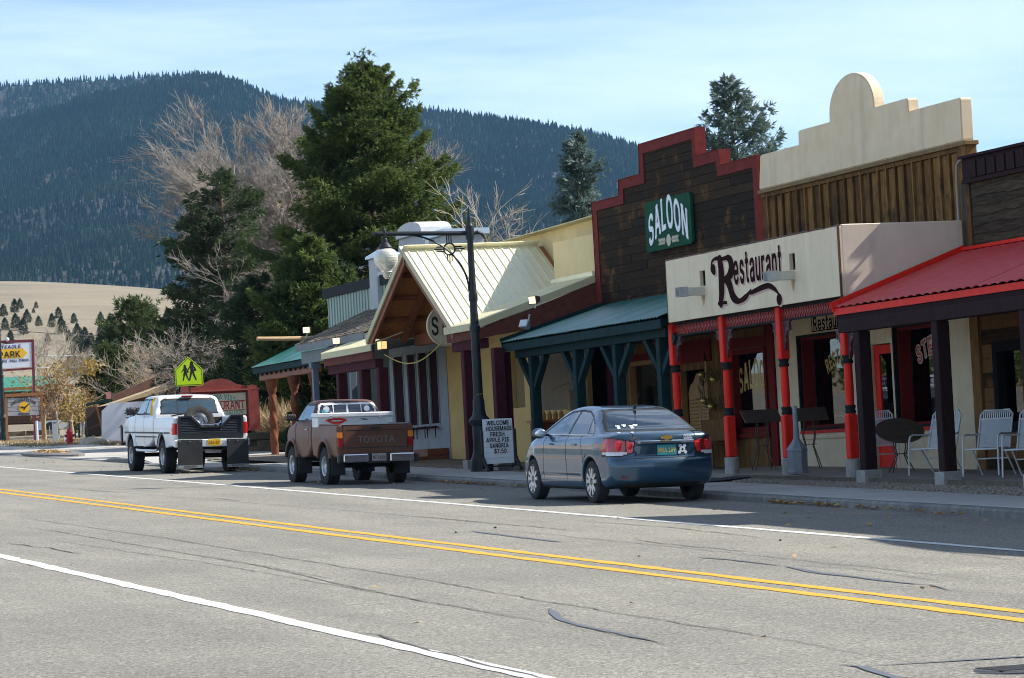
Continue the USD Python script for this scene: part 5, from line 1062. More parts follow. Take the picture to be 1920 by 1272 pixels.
def wheel(root, x, y, R, wdt, rimr, style, side, m_rim=None):
    """Tyre with its rim; the outer face towards sign(side) in x."""
    t = MB(); hw = wdt / 2
    prof = [(rimr - 0.02, -hw * 0.8), (rimr + 0.015, -hw * 0.92), ((rimr + R) / 2, -hw), (R - 0.03, -hw * 0.93), (R - 0.006, -hw * 0.78), (R, -hw * 0.5), (R, hw * 0.5), (R - 0.006, hw * 0.78), (R - 0.03, hw * 0.93), ((rimr + R) / 2, hw), (rimr + 0.015, hw * 0.92), (rimr - 0.02, hw * 0.8)]
    t.lathe(prof, (x, y, R), 44, 'x')
    if style != 'car':                                          # tread lugs on the truck tyres
        for k in range(36):
            a = k * 2 * PI / 36
            for s in (-1, 1):
                c = np.array([x + s * hw * 0.62, y + (R + 0.004) * math.cos(a), R + (R + 0.004) * math.sin(a)]); d = np.array([0, -math.sin(a), math.cos(a)])
                t.bar(c - d * 0.022, c + d * 0.022, hw * 0.62, 0.018, (0, math.cos(a), math.sin(a)))
    w = obj('wheel', t, tyre_m, root, local=True, smooth=35)
    r = MB(); f = side * hw
    if style == 'car':
        r.lathe([(0, f * 0.62), (0.05, f * 0.66), (0.07, f * 0.62), (rimr * 0.92, f * 0.72), (rimr + 0.004, f * 0.92), (rimr + 0.004, f * 0.7), (rimr * 0.9, f * 0.3)], (x, y, R), 36, 'x')
        hol = MB()
        for k in range(10):                                     # spoke pairs of the wheel trim
            a = (k // 2) * 2 * PI / 5 + (0.27 if k % 2 else -0.27) + 0.3
            p = np.array([x + f * 0.80, y + 0.06 * math.cos(a), R + 0.06 * math.sin(a)]); q = np.array([x + f * 0.90, y + rimr * 0.93 * math.cos(a * 1.0), R + rimr * 0.93 * math.sin(a)])
            r.bar(p, q, 0.055, 0.03, (side, 0, 0))
        for k in range(5):
            a = k * 2 * PI / 5 + 0.3 + PI / 5; c = (x + f * 0.765, y + rimr * 0.63 * math.cos(a), R + rimr * 0.63 * math.sin(a))
            u = np.array([0, math.cos(a), math.sin(a)]); v = np.array([0, -math.sin(a), math.cos(a)]); c = np.array(c); px = np.array([side * 0.004, 0, 0])
            pts = [c + u * rimr * a_ + v * rimr * b_ for a_, b_ in ((-0.3, -0.03), (0.22, -0.17), (0.26, 0), (0.22, 0.17), (-0.3, 0.03))]
            hol.tm(trimesh.convex.convex_hull(np.array(pts + [p_ + px for p_ in pts])))
            a2 = k * 2 * PI / 5 + 0.3; c2 = np.array([x + f * 0.78, y + rimr * 0.62 * math.cos(a2), R + rimr * 0.62 * math.sin(a2)]); u2 = np.array([0, math.cos(a2), math.sin(a2)]); v2 = np.array([0, -math.sin(a2), math.cos(a2)])
            pts = [c2 + u2 * rimr * a_ + v2 * rimr * b_ for a_, b_ in ((-0.25, -0.02), (0.2, -0.09), (0.2, 0.09), (-0.25, 0.02))]; hol.tm(trimesh.convex.convex_hull(np.array(pts + [p_ + px for p_ in pts])))
        rim = obj('rim', r, m_rim or alloy, w, local=True, smooth=35); tag(obj('rim_openings', hol, black_rubber, w, local=True), kind='stuff')
    else:
        r.lathe([(0, f * 0.75), (0.055, f * 0.75), (0.065, f * 0.55), (0.10, f * 0.35), (rimr * 0.62, f * 0.2), (rimr * 0.70, f * 0.38), (rimr * 0.86, f * 0.55), (rimr * 0.9, f * 0.85), (rimr + 0.008, f * 0.95), (rimr + 0.006, f * 0.7)], (x, y, R), 36, 'x')
        rim = obj('rim', r, m_rim or alloy, w, local=True, smooth=30)
        nuts = MB()
        for k in range(6 if style == 'toyota' else 8):
            a = k * 2 * PI / (6 if style == 'toyota' else 8); nuts.tube([(x + f * 0.25, y + 0.08 * math.cos(a), R + 0.08 * math.sin(a)), (x + f * 0.5, y + 0.08 * math.cos(a), R + 0.08 * math.sin(a))], 0.012, 6)
            a += 0.4; nuts.tube([(x + f * 0.22, y + rimr * .55 * math.cos(a), R + rimr * .55 * math.sin(a)), (x + f * 0.235, y + rimr * .55 * math.cos(a), R + rimr * .55 * math.sin(a))], 0.022, 8)
        obj('lug_nuts', nuts, black_rubber, rim if False else w, local=True, kind='stuff')
    return w
def plate(root, name, y, xc, zc, w, h, m, text, tm_, lab=None):
    """A number plate on a face that looks towards -y."""
    p = obj(name, MB().box(xc - w / 2, xc + w / 2, y - 0.008, y, zc - h / 2, zc + h / 2, 0.004), m, root, local=True, label=lab)
    g = text_flat(text, h * 0.46, width=0.72); g = affinity.scale(g, min(1, w * 0.88 / (g.bounds[2] - g.bounds[0])), 1, origin=(0, 0))
    obj('plate_characters', MB().ext(affinity.translate(g, xc, zc - h * 0.23), 'xz', y - 0.0115, y - 0.0085), tm_, p, local=True)
    return p
def text_xz(root, name, text, y, xc, z, h, m, width=1.0, fit=None, serif=0.0, depth=0.006):
    g = text_flat(text, h, width=width, serif=serif); b = g.bounds
    if fit: g = affinity.scale(g, fit / (b[2] - b[0]), 1, origin=(0, 0))
    return obj(name, MB().ext(affinity.translate(g, xc, z), 'xz', y - depth, y), m, root, local=True)

# ------------------------------------------------------------------ blue grey saloon car
STREET_TILT = (math.atan(GR), -math.atan(CR))
def ground_pose(x, y): return (x, y, float(gz(x, y)))
car_paint = mat('blue_grey_car_paint', (0.014, 0.050, 0.090), (0.017, 0.055, 0.098), rough=0.3, metal=0.4, coat=1.0, coat_rough=0.03, spec=0.6, obj=True)
car = thing('sedan_car', 'blue grey four door sedan parked at the kerb in front of the saloon', 'car', ground_pose(19.53, 53.12), math.radians(1.0), tilt=STREET_TILT, scale=1.08)
h = 0.0185
(ax, (GX_, GY_, GZ_), org) = field_grid((-0.94, 0.94), (-1.0, 3.72), (0.14, 1.52), h)
side = chaikin([(-0.70, 0.24), (-0.90, 0.33), (-0.955, 0.50), (-0.945, 0.64), (-0.90, 0.685), (-0.885, 0.86), (-0.875, 1.0), (-0.83, 1.055), (-0.60, 1.075), (-0.42, 1.10), (-0.05, 1.27), (0.32, 1.415), (0.70, 1.465), (1.15, 1.478), (1.55, 1.455), (1.88, 1.37), (2.30, 1.16), (2.60, 1.015), (3.05, 0.945), (3.40, 0.83), (3.60, 0.68), (3.655, 0.5), (3.62, 0.3), (3.45, 0.2), (2.5, 0.19), (0.4, 0.19), (-0.4, 0.22)], 2)
lower = chaikin([(-0.70, 0.24), (-0.90, 0.33), (-0.955, 0.50), (-0.945, 0.64), (-0.90, 0.685), (-0.885, 0.86), (-0.87, 1.0), (-0.82, 1.045), (-0.40, 1.06), (0.5, 1.03), (1.6, 1.0), (2.5, 0.985), (3.05, 0.925), (3.40, 0.82), (3.60, 0.68), (3.655, 0.5), (3.62, 0.3), (3.45, 0.2), (2.5, 0.19), (0.4, 0.19), (-0.4, 0.22)], 2)
def shifted_side(poly, bow_r, bow_f):
    """Polygon field in (y, z), the ends bowed back as |x| grows."""
    ys, zs = ax[1], ax[2]; pad = np.arange(-1.6, 4.4, h); D = poly_sdf(poly, *np.meshgrid(pad, zs, indexing='ij')); out = np.empty((len(ax[0]), len(ys), len(zs)), np.float32)
    for i, x in enumerate(ax[0]):
        u = (abs(x) / 0.9) ** 2.6; yy = ys - bow_r * u * smooth01((0.6 - ys) / 1.2) + bow_f * u * smooth01((ys - 2.0) / 1.3)
        k = np.clip((yy - pad[0]) / h, 0, len(pad) - 1.001); a = k.astype(int); t = (k - a)[:, None]; out[i] = D[a] * (1 - t) + D[a + 1] * t
    return out
zt = [0.15, 0.22, 0.32, 0.45, 0.60, 0.72, 0.84, 0.93, 1.0, 1.06, 1.2, 1.34, 1.42, 1.48, 1.6]; wt = [0.80, 0.845, 0.872, 0.885, 0.893, 0.893, 0.882, 0.865, 0.84, 0.795, 0.72, 0.63, 0.575, 0.50, 0.40]
W = np.interp(GZ_, zt, wt) - 0.07 * smooth01((-GY_ - 0.1) / 0.9) - 0.13 * smooth01((GY_ - 2.5) / 1.15) - 0.045 * smooth01((GY_ - 1.3) / 1.2) * smooth01((GZ_ - 1.0) / 0.3) - 0.05 * smooth01((0.4 - GY_) / 0.9) * smooth01((GZ_ - 1.0) / 0.3)
F = smax(shifted_side(side, 0.20, 0.38), np.abs(GX_) - W, 0.09)
Wl = np.interp(GZ_, [0.15, 0.22, 0.32, 0.45, 0.60, 0.72, 0.84, 0.93, 1.0, 1.1, 1.6], [0.80, 0.845, 0.872, 0.885, 0.893, 0.897, 0.893, 0.885, 0.868, 0.82, 0.6]) - 0.06 * smooth01((-GY_ - 0.1) / 0.9) - 0.13 * smooth01((GY_ - 2.5) / 1.15)
F = np.minimum(F, smax(shifted_side(lower, 0.20, 0.38), np.abs(GX_) - Wl, 0.10))
for yc in (0.0, 2.685):                                          # wheel openings
    cyl = np.maximum(np.sqrt((GY_ - yc) ** 2 + (GZ_ - 0.325) ** 2) - 0.372, 0.60 - np.abs(GX_)); F = smax(F, -cyl, 0.02)
groove = np.minimum(np.abs(GZ_ - 0.685), 1)                      # bumper and boot lid joints, side crease
F = np.maximum(F, -np.maximum(np.maximum(np.abs(GZ_ - 0.688) - 0.006, GY_ + 0.55), np.abs(GX_) - 0.75) * 1.0) if False else F
F = smax(F, -(np.sqrt((GZ_ - 0.40) ** 2 * 2 + ((np.abs(GX_) - 0.93) ** 2)) - 0.055 + 0.3 * smooth01((0.45 - GY_) / 0.1) + 0.3 * smooth01((GY_ - 2.25) / 0.1)), 0.03)
# number plate recess on the boot lid
rec = np.maximum(np.maximum(np.abs(GX_) - 0.50 + 0.25 * np.abs(GZ_ - 0.9), np.abs(GZ_ - 0.795) - 0.085), GY_ + 0.855); F = smax(F, -rec, 0.03)
V, Q, N = nets(F.astype(np.float32), org, h); C = V[Q].mean(1); NC = N[Q].mean(1); cx, cy, cz = C.T; axx = np.abs(cx)
lab = np.zeros(len(Q), int)
sidewin = [(0.06, 1.065), (0.20, 1.18), (0.42, 1.30), (0.70, 1.375), (1.10, 1.395), (1.50, 1.365), (1.85, 1.265), (2.22, 1.075), (2.24, 1.035), (1.2, 1.045)]
ds = poly_sdf(sidewin, cy, cz); up = cz > 1.02
lab[(np.abs(ds) < 0.026) & up & (np.abs(NC[:, 0]) > 0.55)] = 9
lab[(ds < 0) & up & (np.abs(NC[:, 0]) > 0.5)] = 1
lab[(lab == 1) & (np.abs(cy - 1.13 + 0.1 * (cz - 1.2)) < 0.042)] = 9
lab[(lab == 1) & (np.abs(cy - 0.37 - 0.45 * (cz - 1.2)) < 0.018)] = 9
rwin = [(-0.72, 1.095), (0.72, 1.095), (0.655, 1.22), (0.53, 1.395), (0.3, 1.412), (-0.3, 1.412), (-0.53, 1.395), (-0.655, 1.22)]
dr_ = poly_sdf(rwin, cx, cz); m = (cy < 0.42) & (NC[:, 1] < -0.1) & (cz > 1.07)
lab[m & (dr_ < 0)] = 2; lab[m & (np.abs(dr_) < 0.018)] = 9
wsh = [(-0.74, 1.04), (0.74, 1.04), (0.55, 1.40), (-0.55, 1.40)]; m = (cy > 1.6) & (NC[:, 1] > 0.25) & (cz > 1.03); dw = poly_sdf(wsh, cx, cz); lab[m & (dw < 0)] = 3
# tail lamps: outer units wrap round the corner, inner units on the lid
tl = [(0.475, 0.93), (0.505, 0.765), (0.70, 0.71), (0.9, 0.725), (0.95, 0.80), (0.95, 0.985), (0.78, 0.985), (0.6, 0.955)]
dl = poly_sdf(tl, axx + 0.0 * cy, cz); back = (cy < -0.50) & (cz > 0.68) & (cz < 1.0)
lab[back & (dl < 0)] = 4; lab[back & (dl < 0) & (axx < 0.605)] = 6; lab[back & (np.abs(axx - 0.61) < 0.010) & (dl < 0)] = 9
lab[back & (dl < 0) & (cz < 0.775) & (axx > 0.60)] = 8
lab[(cy < -0.5) & (cz > 0.685) & (np.abs(dl) < 0.010)] = 9
gap = (np.abs(cy - 1.06 - 0.05 * (cz - 0.6)) < h * 0.55) & (cz > 0.33) & (cz < 1.03) & (axx > 0.7) | (np.abs(cy - 2.12 + 0.1 * (cz - 0.6)) < h * 0.55) & (cz > 0.36) & (cz < 1.0) & (axx > 0.7)
gap |= (np.abs(np.hypot(cy, cz - 0.325) - 0.44) < h * 0.55) & (cz > 0.62) & (cy > 0) & (cz < 0.74) & (axx > 0.7) | (np.abs(cy - 0.33 - 0.5 * (cz - 0.75)) < h * 0.5) & (cz > 0.62) & (cz < 1.03) & (axx > 0.7) & (cy > 0.2)
gap |= (np.abs(cz - 0.675) < h * 0.5) & (cy < -0.45) & (axx < 0.50)
gap |= (np.abs(axx - 0.50) < h * 0.45) & (cz > 0.98) & (cz < 1.06) & (cy < -0.7)
lab[(lab == 0) & gap] = 9
lab[(lab == 0) & (cz < 0.235) & (NC[:, 2] < 0.2)] = 10
wa = np.minimum(np.hypot(cy, cz - 0.325), np.hypot(cy - 2.685, cz - 0.325)); lab[(wa < 0.375) & (axx < 0.86)] = 10
lab[(lab == 0) & (cy < -0.6) & (cz < 0.30) & (axx < 0.6)] = 10
lab[(lab == 4) & (cx > 0)] = 5; lab[(lab == 6) & (cx > 0)] = 7; lab[(lab == 8) & (cx > 0)] = 12; lab[(lab == 1) & (cx > 0)] = 11
split_parts(car, V, Q, N, lab, {0: ('body', car_paint, 0), 1: ('side_glass', car_glass, 0.006), 11: ('side_glass', car_glass, 0.006), 2: ('rear_window', car_glass, 0.004), 3: ('windscreen', car_glass, 0.004), 4: ('tail_lamp', dark_red_lens, -0.004), 5: ('tail_lamp', dark_red_lens, -0.004), 6: ('lid_lamp', red_lens, -0.004), 7: ('lid_lamp', red_lens, -0.004), 8: ('reversing_lens', clear_lens, -0.003), 12: ('reversing_lens', clear_lens, -0.003), 9: ('seals_and_gaps', black_plastic, 0.006), 10: ('underbody', under_m, 0)})
def surf_y(x, z):                                                # rear face of the car at (x, z)
    i = int(round((x - org[0]) / h)); k = int(round((z - org[2]) / h)); col = F[i, :, k]; j = int(np.argmax(col < 0)); return org[1] + (j - col[j] / (col[j] - col[j - 1] + 1e-9)) * h if j else -0.9
for s in (-1, 1):                                                # round reflectors inside the lamps
    for (x, z, r) in ((0.70, 0.865, 0.075), (0.545, 0.86, 0.05)):
        y = surf_y(s * x, z); obj('lamp_reflector', MB().lathe([(r, 0), (r * 0.85, 0.010), (0, 0.012)], (0, 0, 0), 20, 'y').move(np.diag([1, -1, 1]), (s * x, y - 0.003, z)), red_lens, car, local=True)
ch = MB(); xs = np.linspace(-0.475, 0.475, 24)
P = np.stack([np.stack([xs, [surf_y(x, 0.925) - 0.018 for x in xs], np.full(24, 0.9)], -1), np.stack([xs, [surf_y(x, 0.925) - 0.026 for x in xs], np.full(24, 0.93)], -1), np.stack([xs, [surf_y(x, 0.925) - 0.004 for x in xs], np.full(24, 0.945)], -1)])
obj('chrome_bar', ch.grid(P), chrome, car, local=True)
for s in (-1, 1):
    ys = np.linspace(-0.02, 2.2, 30); obj('belt_strip', MB().tube([(s * (np.interp(1.045, zt, wt) + 0.022 - 0.065 * smooth01((-y_ - 0.1) / 0.9) - 0.03 * smooth01((y_ - 1.3) / 1.2)), y_, 1.035) for y_ in ys], 0.013, 6), chrome, car, local=True)
    mm = MB().tm(trimesh.creation.icosphere(2), np.diag([0.115, 0.07, 0.085, 1.0])); mm.move(loc=(s * 1.0, 1.98, 1.06)); mi = obj('door_mirror', mm, car_paint, car, local=True, smooth=True)
    obj('mirror_glass', MB().tm(trimesh.creation.icosphere(2), np.diag([0.095, 0.012, 0.065, 1.0])).move(loc=(s * 1.0, 1.915, 1.06)), chrome, mi, local=True, smooth=True); obj('mirror_foot', MB().bar((s * 0.83, 2.0, 1.03), (s * 0.95, 1.99, 1.04), 0.05, 0.04), black_plastic, mi, local=True)
    for y_ in (0.68, 1.72):
        hx = s * (np.interp(0.89, zt, wt) + 0.025); obj('door_handle', MB().tube([(hx - s * 0.02, y_ - 0.1, 0.885), (hx + s * 0.005, y_ - 0.07, 0.89), (hx + s * 0.005, y_ + 0.07, 0.895), (hx - s * 0.02, y_ + 0.1, 0.89)], 0.014, 6), car_paint, car, local=True)
    for yw in (0.0, 2.685): wheel(car, s * 0.775, yw, 0.325, 0.205, 0.225, 'car', s)
ypl = surf_y(0.03, 0.80) - 0.012
plate(car, 'number_plate', ypl, 0.03, 0.795, 0.31, 0.155, mat('teal_plate', (0.05, 0.30, 0.34), rough=0.4), 'MHA 109', mat('yellow_plate_ink', (0.75, 0.6, 0.15)), 'teal plate with yellow characters')
st_m = mat('white_sticker', (0.7, 0.72, 0.74), rough=0.4)
stk = unary_union([Point(0, 0).buffer(0.045), Point(-0.035, 0.05).buffer(0.025), Point(0.035, 0.05).buffer(0.025), Point(-0.05, -0.045).buffer(0.025), Point(0.05, -0.045).buffer(0.025)]).difference(Point(0, -0.005).buffer(0.018))
obj('bear_sticker', MB().ext(affinity.translate(stk, 0.285, 0.80), 'xz', ypl - 0.004, ypl + 0.002), st_m, car, local=True)
ye = surf_y(0.0, 0.985) - 0.012
bow = Polygon([(-0.085, -0.018), (-0.025, -0.018), (-0.025, -0.034), (0.035, -0.034), (0.028, -0.018), (0.085, -0.018), (0.085, 0.018), (0.025, 0.018), (0.025, 0.034), (-0.035, 0.034), (-0.028, 0.018), (-0.085, 0.018)])
em = obj('emblem_rim', MB().ext(affinity.translate(bow.buffer(0.01), 0.03, 0.985), 'xz', ye, ye + 0.008), chrome, car, local=True); obj('emblem', MB().ext(affinity.translate(bow, 0.03, 0.985), 'xz', ye - 0.005, ye), mat('emblem_gold', (0.7, 0.45, 0.1), metal=0.8, rough=0.3), em, local=True)
text_xz(car, 'model_lettering', 'CRUZE', surf_y(-0.42, 0.985) - 0.006, -0.45, 0.965, 0.04, chrome, 1.1)
text_xz(car, 'dealer_lettering', 'A&M', surf_y(0.38, 0.985) - 0.008, 0.38, 0.985, 0.045, st_m, 1.0); obj('dealer_bar', MB().box(0.31, 0.45, surf_y(0.38, 0.96) - 0.012, surf_y(0.38, 0.96) - 0.008, 0.955, 0.972), st_m, car, local=True)
for k, x in enumerate((-0.52, -0.41, -0.31, -0.23)):             # paw stickers low on the rear window
    z = 1.135 + 0.012 * (k % 2); paw = unary_union([Point(x, z).buffer(0.026)] + [Point(x + d, z + 0.032).buffer(0.010) for d in (-0.025, 0, 0.025)]); y = surf_y(x, z + 0.02); m_ = MB().ext(paw, 'xz', -0.002, 0.0); m_.v = [np.stack([q[:, 0], y + (q[:, 2] - z - 0.02) * 1.75 + q[:, 1] - 0.012, q[:, 2]], 1) for q in m_.v]; obj('paw_sticker', m_, st_m, car, local=True)
obj('aerial', MB().tube([(0, 0.36, 1.435), (0, 0.30, 1.475), (0, 0.28, 1.48)], [0.03, 0.02, 0.01], 8).tube([(0, 0.30, 1.47), (0, 0.14, 1.66)], [0.007, 0.004], 6), black_plastic, car, local=True)
obj('bumper_reflector', MB().box(-0.7, -0.55, surf_y(-0.62, 0.40) - 0.004, surf_y(-0.62, 0.40), 0.385, 0.405), dark_red_lens, car, local=True)
obj('cabin', MB().box(-0.62, 0.62, -0.1, 2.2, 0.4, 0.98), black_plastic, car, local=True)
# ------------------------------------------------------------------ pick-up trucks
def pickup(root, P, paint, h=0.02):
    """Body of a pick-up: cab and bonnet from a side outline, an open bed, wheel arches; returns the classified quads."""
    (ax, (X_, Y_, Z_), org) = field_grid((-P['hw'] - 0.12, P['hw'] + 0.12), (P['rear'] - 0.05, P['front'] + 0.06), (P['bot'] - 0.05, P['roof'] + 0.05), h)
    D2 = lambda poly: poly_sdf(chaikin(poly, 2), *np.meshgrid(ax[1], ax[2], indexing='ij'))[None]
    Wc = np.interp(Z_, P['wz'], P['ww']) - P.get('nose', 0.10) * smooth01((Y_ - P['front'] + 1.0) / 1.0)
    cab = smax(D2(P['cab']) + 0.06 * (np.abs(X_) / P['hw']) ** 3 * smooth01((Z_ - P['belt']) / 0.2), np.abs(X_) - Wc, 0.07)
    Wb = np.interp(Z_, P['wz'], P['ww']); b = P['bed']
    bed = smax(np.maximum(b[0] - Y_, Y_ - b[1]), smax(np.abs(X_) - Wb, np.maximum(P['bot'] + 0.05 - Z_, Z_ - b[2]), 0.05), 0.04)
    inner = np.maximum(np.maximum(b[0] - 0.2 - Y_ if P.get('open_gate') else b[0] + 0.055 - Y_, Y_ - b[1] + 0.05), np.maximum(np.abs(X_) - P['hw'] + 0.14, P['floor'] - Z_))
    bed = smax(bed, -inner, 0.03)
    F = np.minimum(cab, bed)
    for yc in (0.0, P['wb']):
        r = np.sqrt((Y_ - yc) ** 2 + (Z_ - P['R'] - P.get('lift', 0.03)) ** 2)
        flare = smax(smax(r - P['arch'] - 0.075, np.abs(X_) - P['hw'] - P.get('flare', 0.03), 0.05), np.maximum(P['hw'] - 0.25 - np.abs(X_), P['bot'] - Z_ + 0.02), 0.03); F = smin(F, flare, 0.04)
        F = smax(F, -np.maximum(r - P['arch'], P['hw'] - 0.30 - np.abs(X_)), 0.02)
    F = np.maximum(F, P['bot'] - Z_)
    return F.astype(np.float32), org, ax
brown_paint = mat('brown_truck_paint', (0.10, 0.042, 0.025), (0.135, 0.058, 0.035), scale=2.0, rough=0.5, metal=0.0, coat=0.12, coat_rough=0.2, spec=0.3, obj=True, c3=(0.15, 0.08, 0.055), c3scale=1.2)
toy = thing('brown_pickup', 'brown short bed pickup on tall tyres parked between the white truck and the sedan', 'pickup truck', ground_pose(19.33, 69.75), math.radians(0.6), tilt=STREET_TILT)
P = dict(hw=0.845, rear=-0.97, front=3.45, bot=0.52, roof=1.79, wb=2.64, R=0.385, arch=0.455, lift=0.06, belt=1.30, bed=(-0.96, 1.02, 1.255), floor=0.86, flare=0.045,
         wz=[0.4, 0.55, 0.75, 1.0, 1.22, 1.30, 1.5, 1.7, 1.8], ww=[0.79, 0.81, 0.835, 0.845, 0.83, 0.80, 0.73, 0.655, 0.60],
         cab=[(1.06, 0.52), (1.06, 1.28), (1.10, 1.40), (1.20, 1.70), (1.30, 1.775), (1.65, 1.79), (1.98, 1.765), (2.12, 1.70), (2.50, 1.33), (2.62, 1.285), (3.25, 1.215), (3.42, 1.14), (3.45, 0.95), (3.44, 0.55), (3.3, 0.52)])
F, org, ax = pickup(toy, P, brown_paint); V, Q, N = nets(F, org, 0.02); C = V[Q].mean(1); NC = N[Q].mean(1); cx, cy, cz = C.T; axx = np.abs(cx); lab = np.zeros(len(Q), int)
sw_ = [(1.22, 1.335), (1.30, 1.68), (1.95, 1.69), (2.06, 1.65), (2.36, 1.37), (2.36, 1.335)]
d = poly_sdf(sw_, cy, cz); side_ = (np.abs(NC[:, 0]) > 0.6) & (cz > 1.30); lab[side_ & (d < 0)] = 1; lab[side_ & (np.abs(d) < 0.022)] = 9; lab[(lab == 1) & (np.abs(cy - 2.02) < 0.014)] = 9
rwn = [(-0.66, 1.42), (0.66, 1.42), (0.60, 1.66), (0.55, 1.69), (-0.55, 1.69), (-0.60, 1.66)]
d = poly_sdf(rwn, cx, cz); m = (cy < 1.45) & (NC[:, 1] < -0.4) & (cz > 1.3) & (cy > 0.9); lab[m & (d < 0)] = 2; frame = np.abs(d) < 0.022
for x in (-0.30, 0.005, 0.31): frame |= (np.abs(cx - x) < 0.013) & (d < 0)
lab[m & frame] = 3
d = poly_sdf([(-0.66, 1.36), (0.66, 1.36), (0.55, 1.70), (-0.55, 1.70)], cx, cz); lab[(cy > 1.95) & (NC[:, 1] > 0.25) & (d < 0)] = 4
tailz = (cy < -0.93) & (NC[:, 1] < -0.5)
lab[tailz & (axx > 0.715) & (axx < 0.825) & (cz > 0.98) & (cz < 1.105)] = 5; lab[tailz & (axx > 0.715) & (axx < 0.825) & (cz > 0.79) & (cz < 0.97)] = 6
gap = (np.abs(cy - 2.33) < 0.011) & (cz > 0.55) & (cz < 1.28) & (axx > 0.75) | (np.abs(cy - 1.26) < 0.011) & (cz > 0.6) & (cz < 1.3) & (axx > 0.75) | (np.abs(cy - 1.04) < 0.02) & (cz > 0.6) & (cz < 1.3) & (axx > 0.6)
gap |= tailz & (np.abs(axx - 0.695) < 0.010) & (cz > 0.72); gap |= tailz & (axx < 0.64) & (np.abs(cz - 1.14) < 0.010) | tailz & (axx < 0.64) & (np.abs(cz - 0.77) < 0.010)
lab[(lab == 0) & gap] = 9
wa = np.minimum(np.hypot(cy, cz - 0.445), np.hypot(cy - 2.64, cz - 0.445)); lab[(wa < 0.465) & (axx < 0.85)] = 10; lab[(lab == 0) & (cz < 0.56)] = 10
lab[(lab == 0) & (axx < 0.72) & (cy > -0.9) & (cy < 1.0) & (cz < 1.24)] = 11
for a, b in ((1, 21), (5, 25), (6, 26)): lab[(lab == a) & (cx > 0)] = b
white_rubber = mat('white_window_frame', (0.68, 0.70, 0.72), rough=0.5); bed_black = mat('bed_liner', (0.03, 0.026, 0.024), rough=0.8)
split_parts(toy, V, Q, N, lab, {0: ('body', brown_paint, 0), 1: ('side_glass', car_glass, 0.006), 21: ('side_glass', car_glass, 0.006), 2: ('rear_window', car_glass, 0.006), 3: ('window_frame', white_rubber, -0.004), 4: ('windscreen', car_glass, 0.004), 5: ('turn_lamp', amber_lens, -0.006), 25: ('turn_lamp', amber_lens, -0.006), 6: ('tail_lamp', dark_red_lens, -0.006), 26: ('tail_lamp', dark_red_lens, -0.006), 9: ('seals_and_gaps', black_plastic, 0.006), 10: ('underbody', under_m, 0), 11: ('bed_lining', bed_black, 0)})
dull_let = mat('worn_grey_letter', (0.16, 0.125, 0.115), rough=0.6); text_xz(toy, 'tailgate_lettering', 'TOYOTA', -0.962, 0.02, 0.875, 0.135, dull_let, 1.2, fit=0.80)
obj('tailgate_handle', MB().box(-0.10, 0.10, -0.985, -0.955, 1.165, 1.20, 0.006), black_plastic, toy, local=True)
obj('tailgate_cap', MB().box(-0.70, 0.70, -0.965, -0.90, 1.256, 1.268), galv, toy, local=True)
bm = MB()
for a, b in ((-0.72, -0.20), (0.26, 0.78)): bm.box(a, b, -1.13, -0.98, 0.475, 0.635, 0.02)
obj('bumper', MB().box(-0.74, -0.20, -1.13, -0.98, 0.47, 0.64, 0.02), chrome, toy, local=True); obj('bumper', MB().box(0.27, 0.80, -1.13, -0.98, 0.47, 0.64, 0.02), chrome, toy, local=True)
obj('bumper_centre', MB().box(-0.199, 0.269, -1.08, -0.98, 0.44, 0.65, 0.01).box(-0.85, -0.745, -1.10, -0.95, 0.45, 0.63, 0.03).box(0.805, 0.90, -1.10, -0.95, 0.45, 0.63, 0.03), black_plastic, toy, local=True)
plate(toy, 'number_plate', -1.082, 0.035, 0.565, 0.31, 0.155, mat('weathered_plate', (0.30, 0.28, 0.27), (0.40, 0.37, 0.36), scale=30), 'NI 1456', mat('maroon_plate_ink', (0.14, 0.05, 0.05)), 'weathered pale plate')
flap_m = mat('mud_flap_rubber', (0.022, 0.023, 0.024), (0.035, 0.036, 0.037), scale=4, rough=0.7, obj=True)
for s in (-1, 1):
    for yw in (0.0, 2.64):
        wheel(toy, s * 0.73, yw, 0.385, 0.27, 0.20, 'toyota', s)
        obj('mud_flap', MB().box(s * 0.55, s * 0.86, yw - 0.56, yw - 0.545, 0.20, 0.62, 0.004), flap_m, toy, local=True)
    mi = obj('door_mirror', MB().box(s * 0.86, s * 1.07, 2.16, 2.23, 1.345, 1.49, 0.03), black_plastic, toy, local=True); obj('mirror_arm', MB().bar((s * 0.8, 2.2, 1.34), (s * 0.95, 2.19, 1.38), 0.03, 0.03), black_plastic, mi, local=True)
    obj('bed_rail', MB().box(s * 0.735, s * 0.80, -0.93, 0.98, 1.257, 1.268), brown_paint, toy, local=True); obj('door_handle', MB().box(s * 0.838, s * 0.862, 1.36, 1.5, 1.15, 1.175, 0.006), chrome, toy, local=True)
obj('roof_lamp', MB().box(-0.09, 0.09, 1.19, 1.22, 1.715, 1.745, 0.006), black_plastic, toy, local=True)
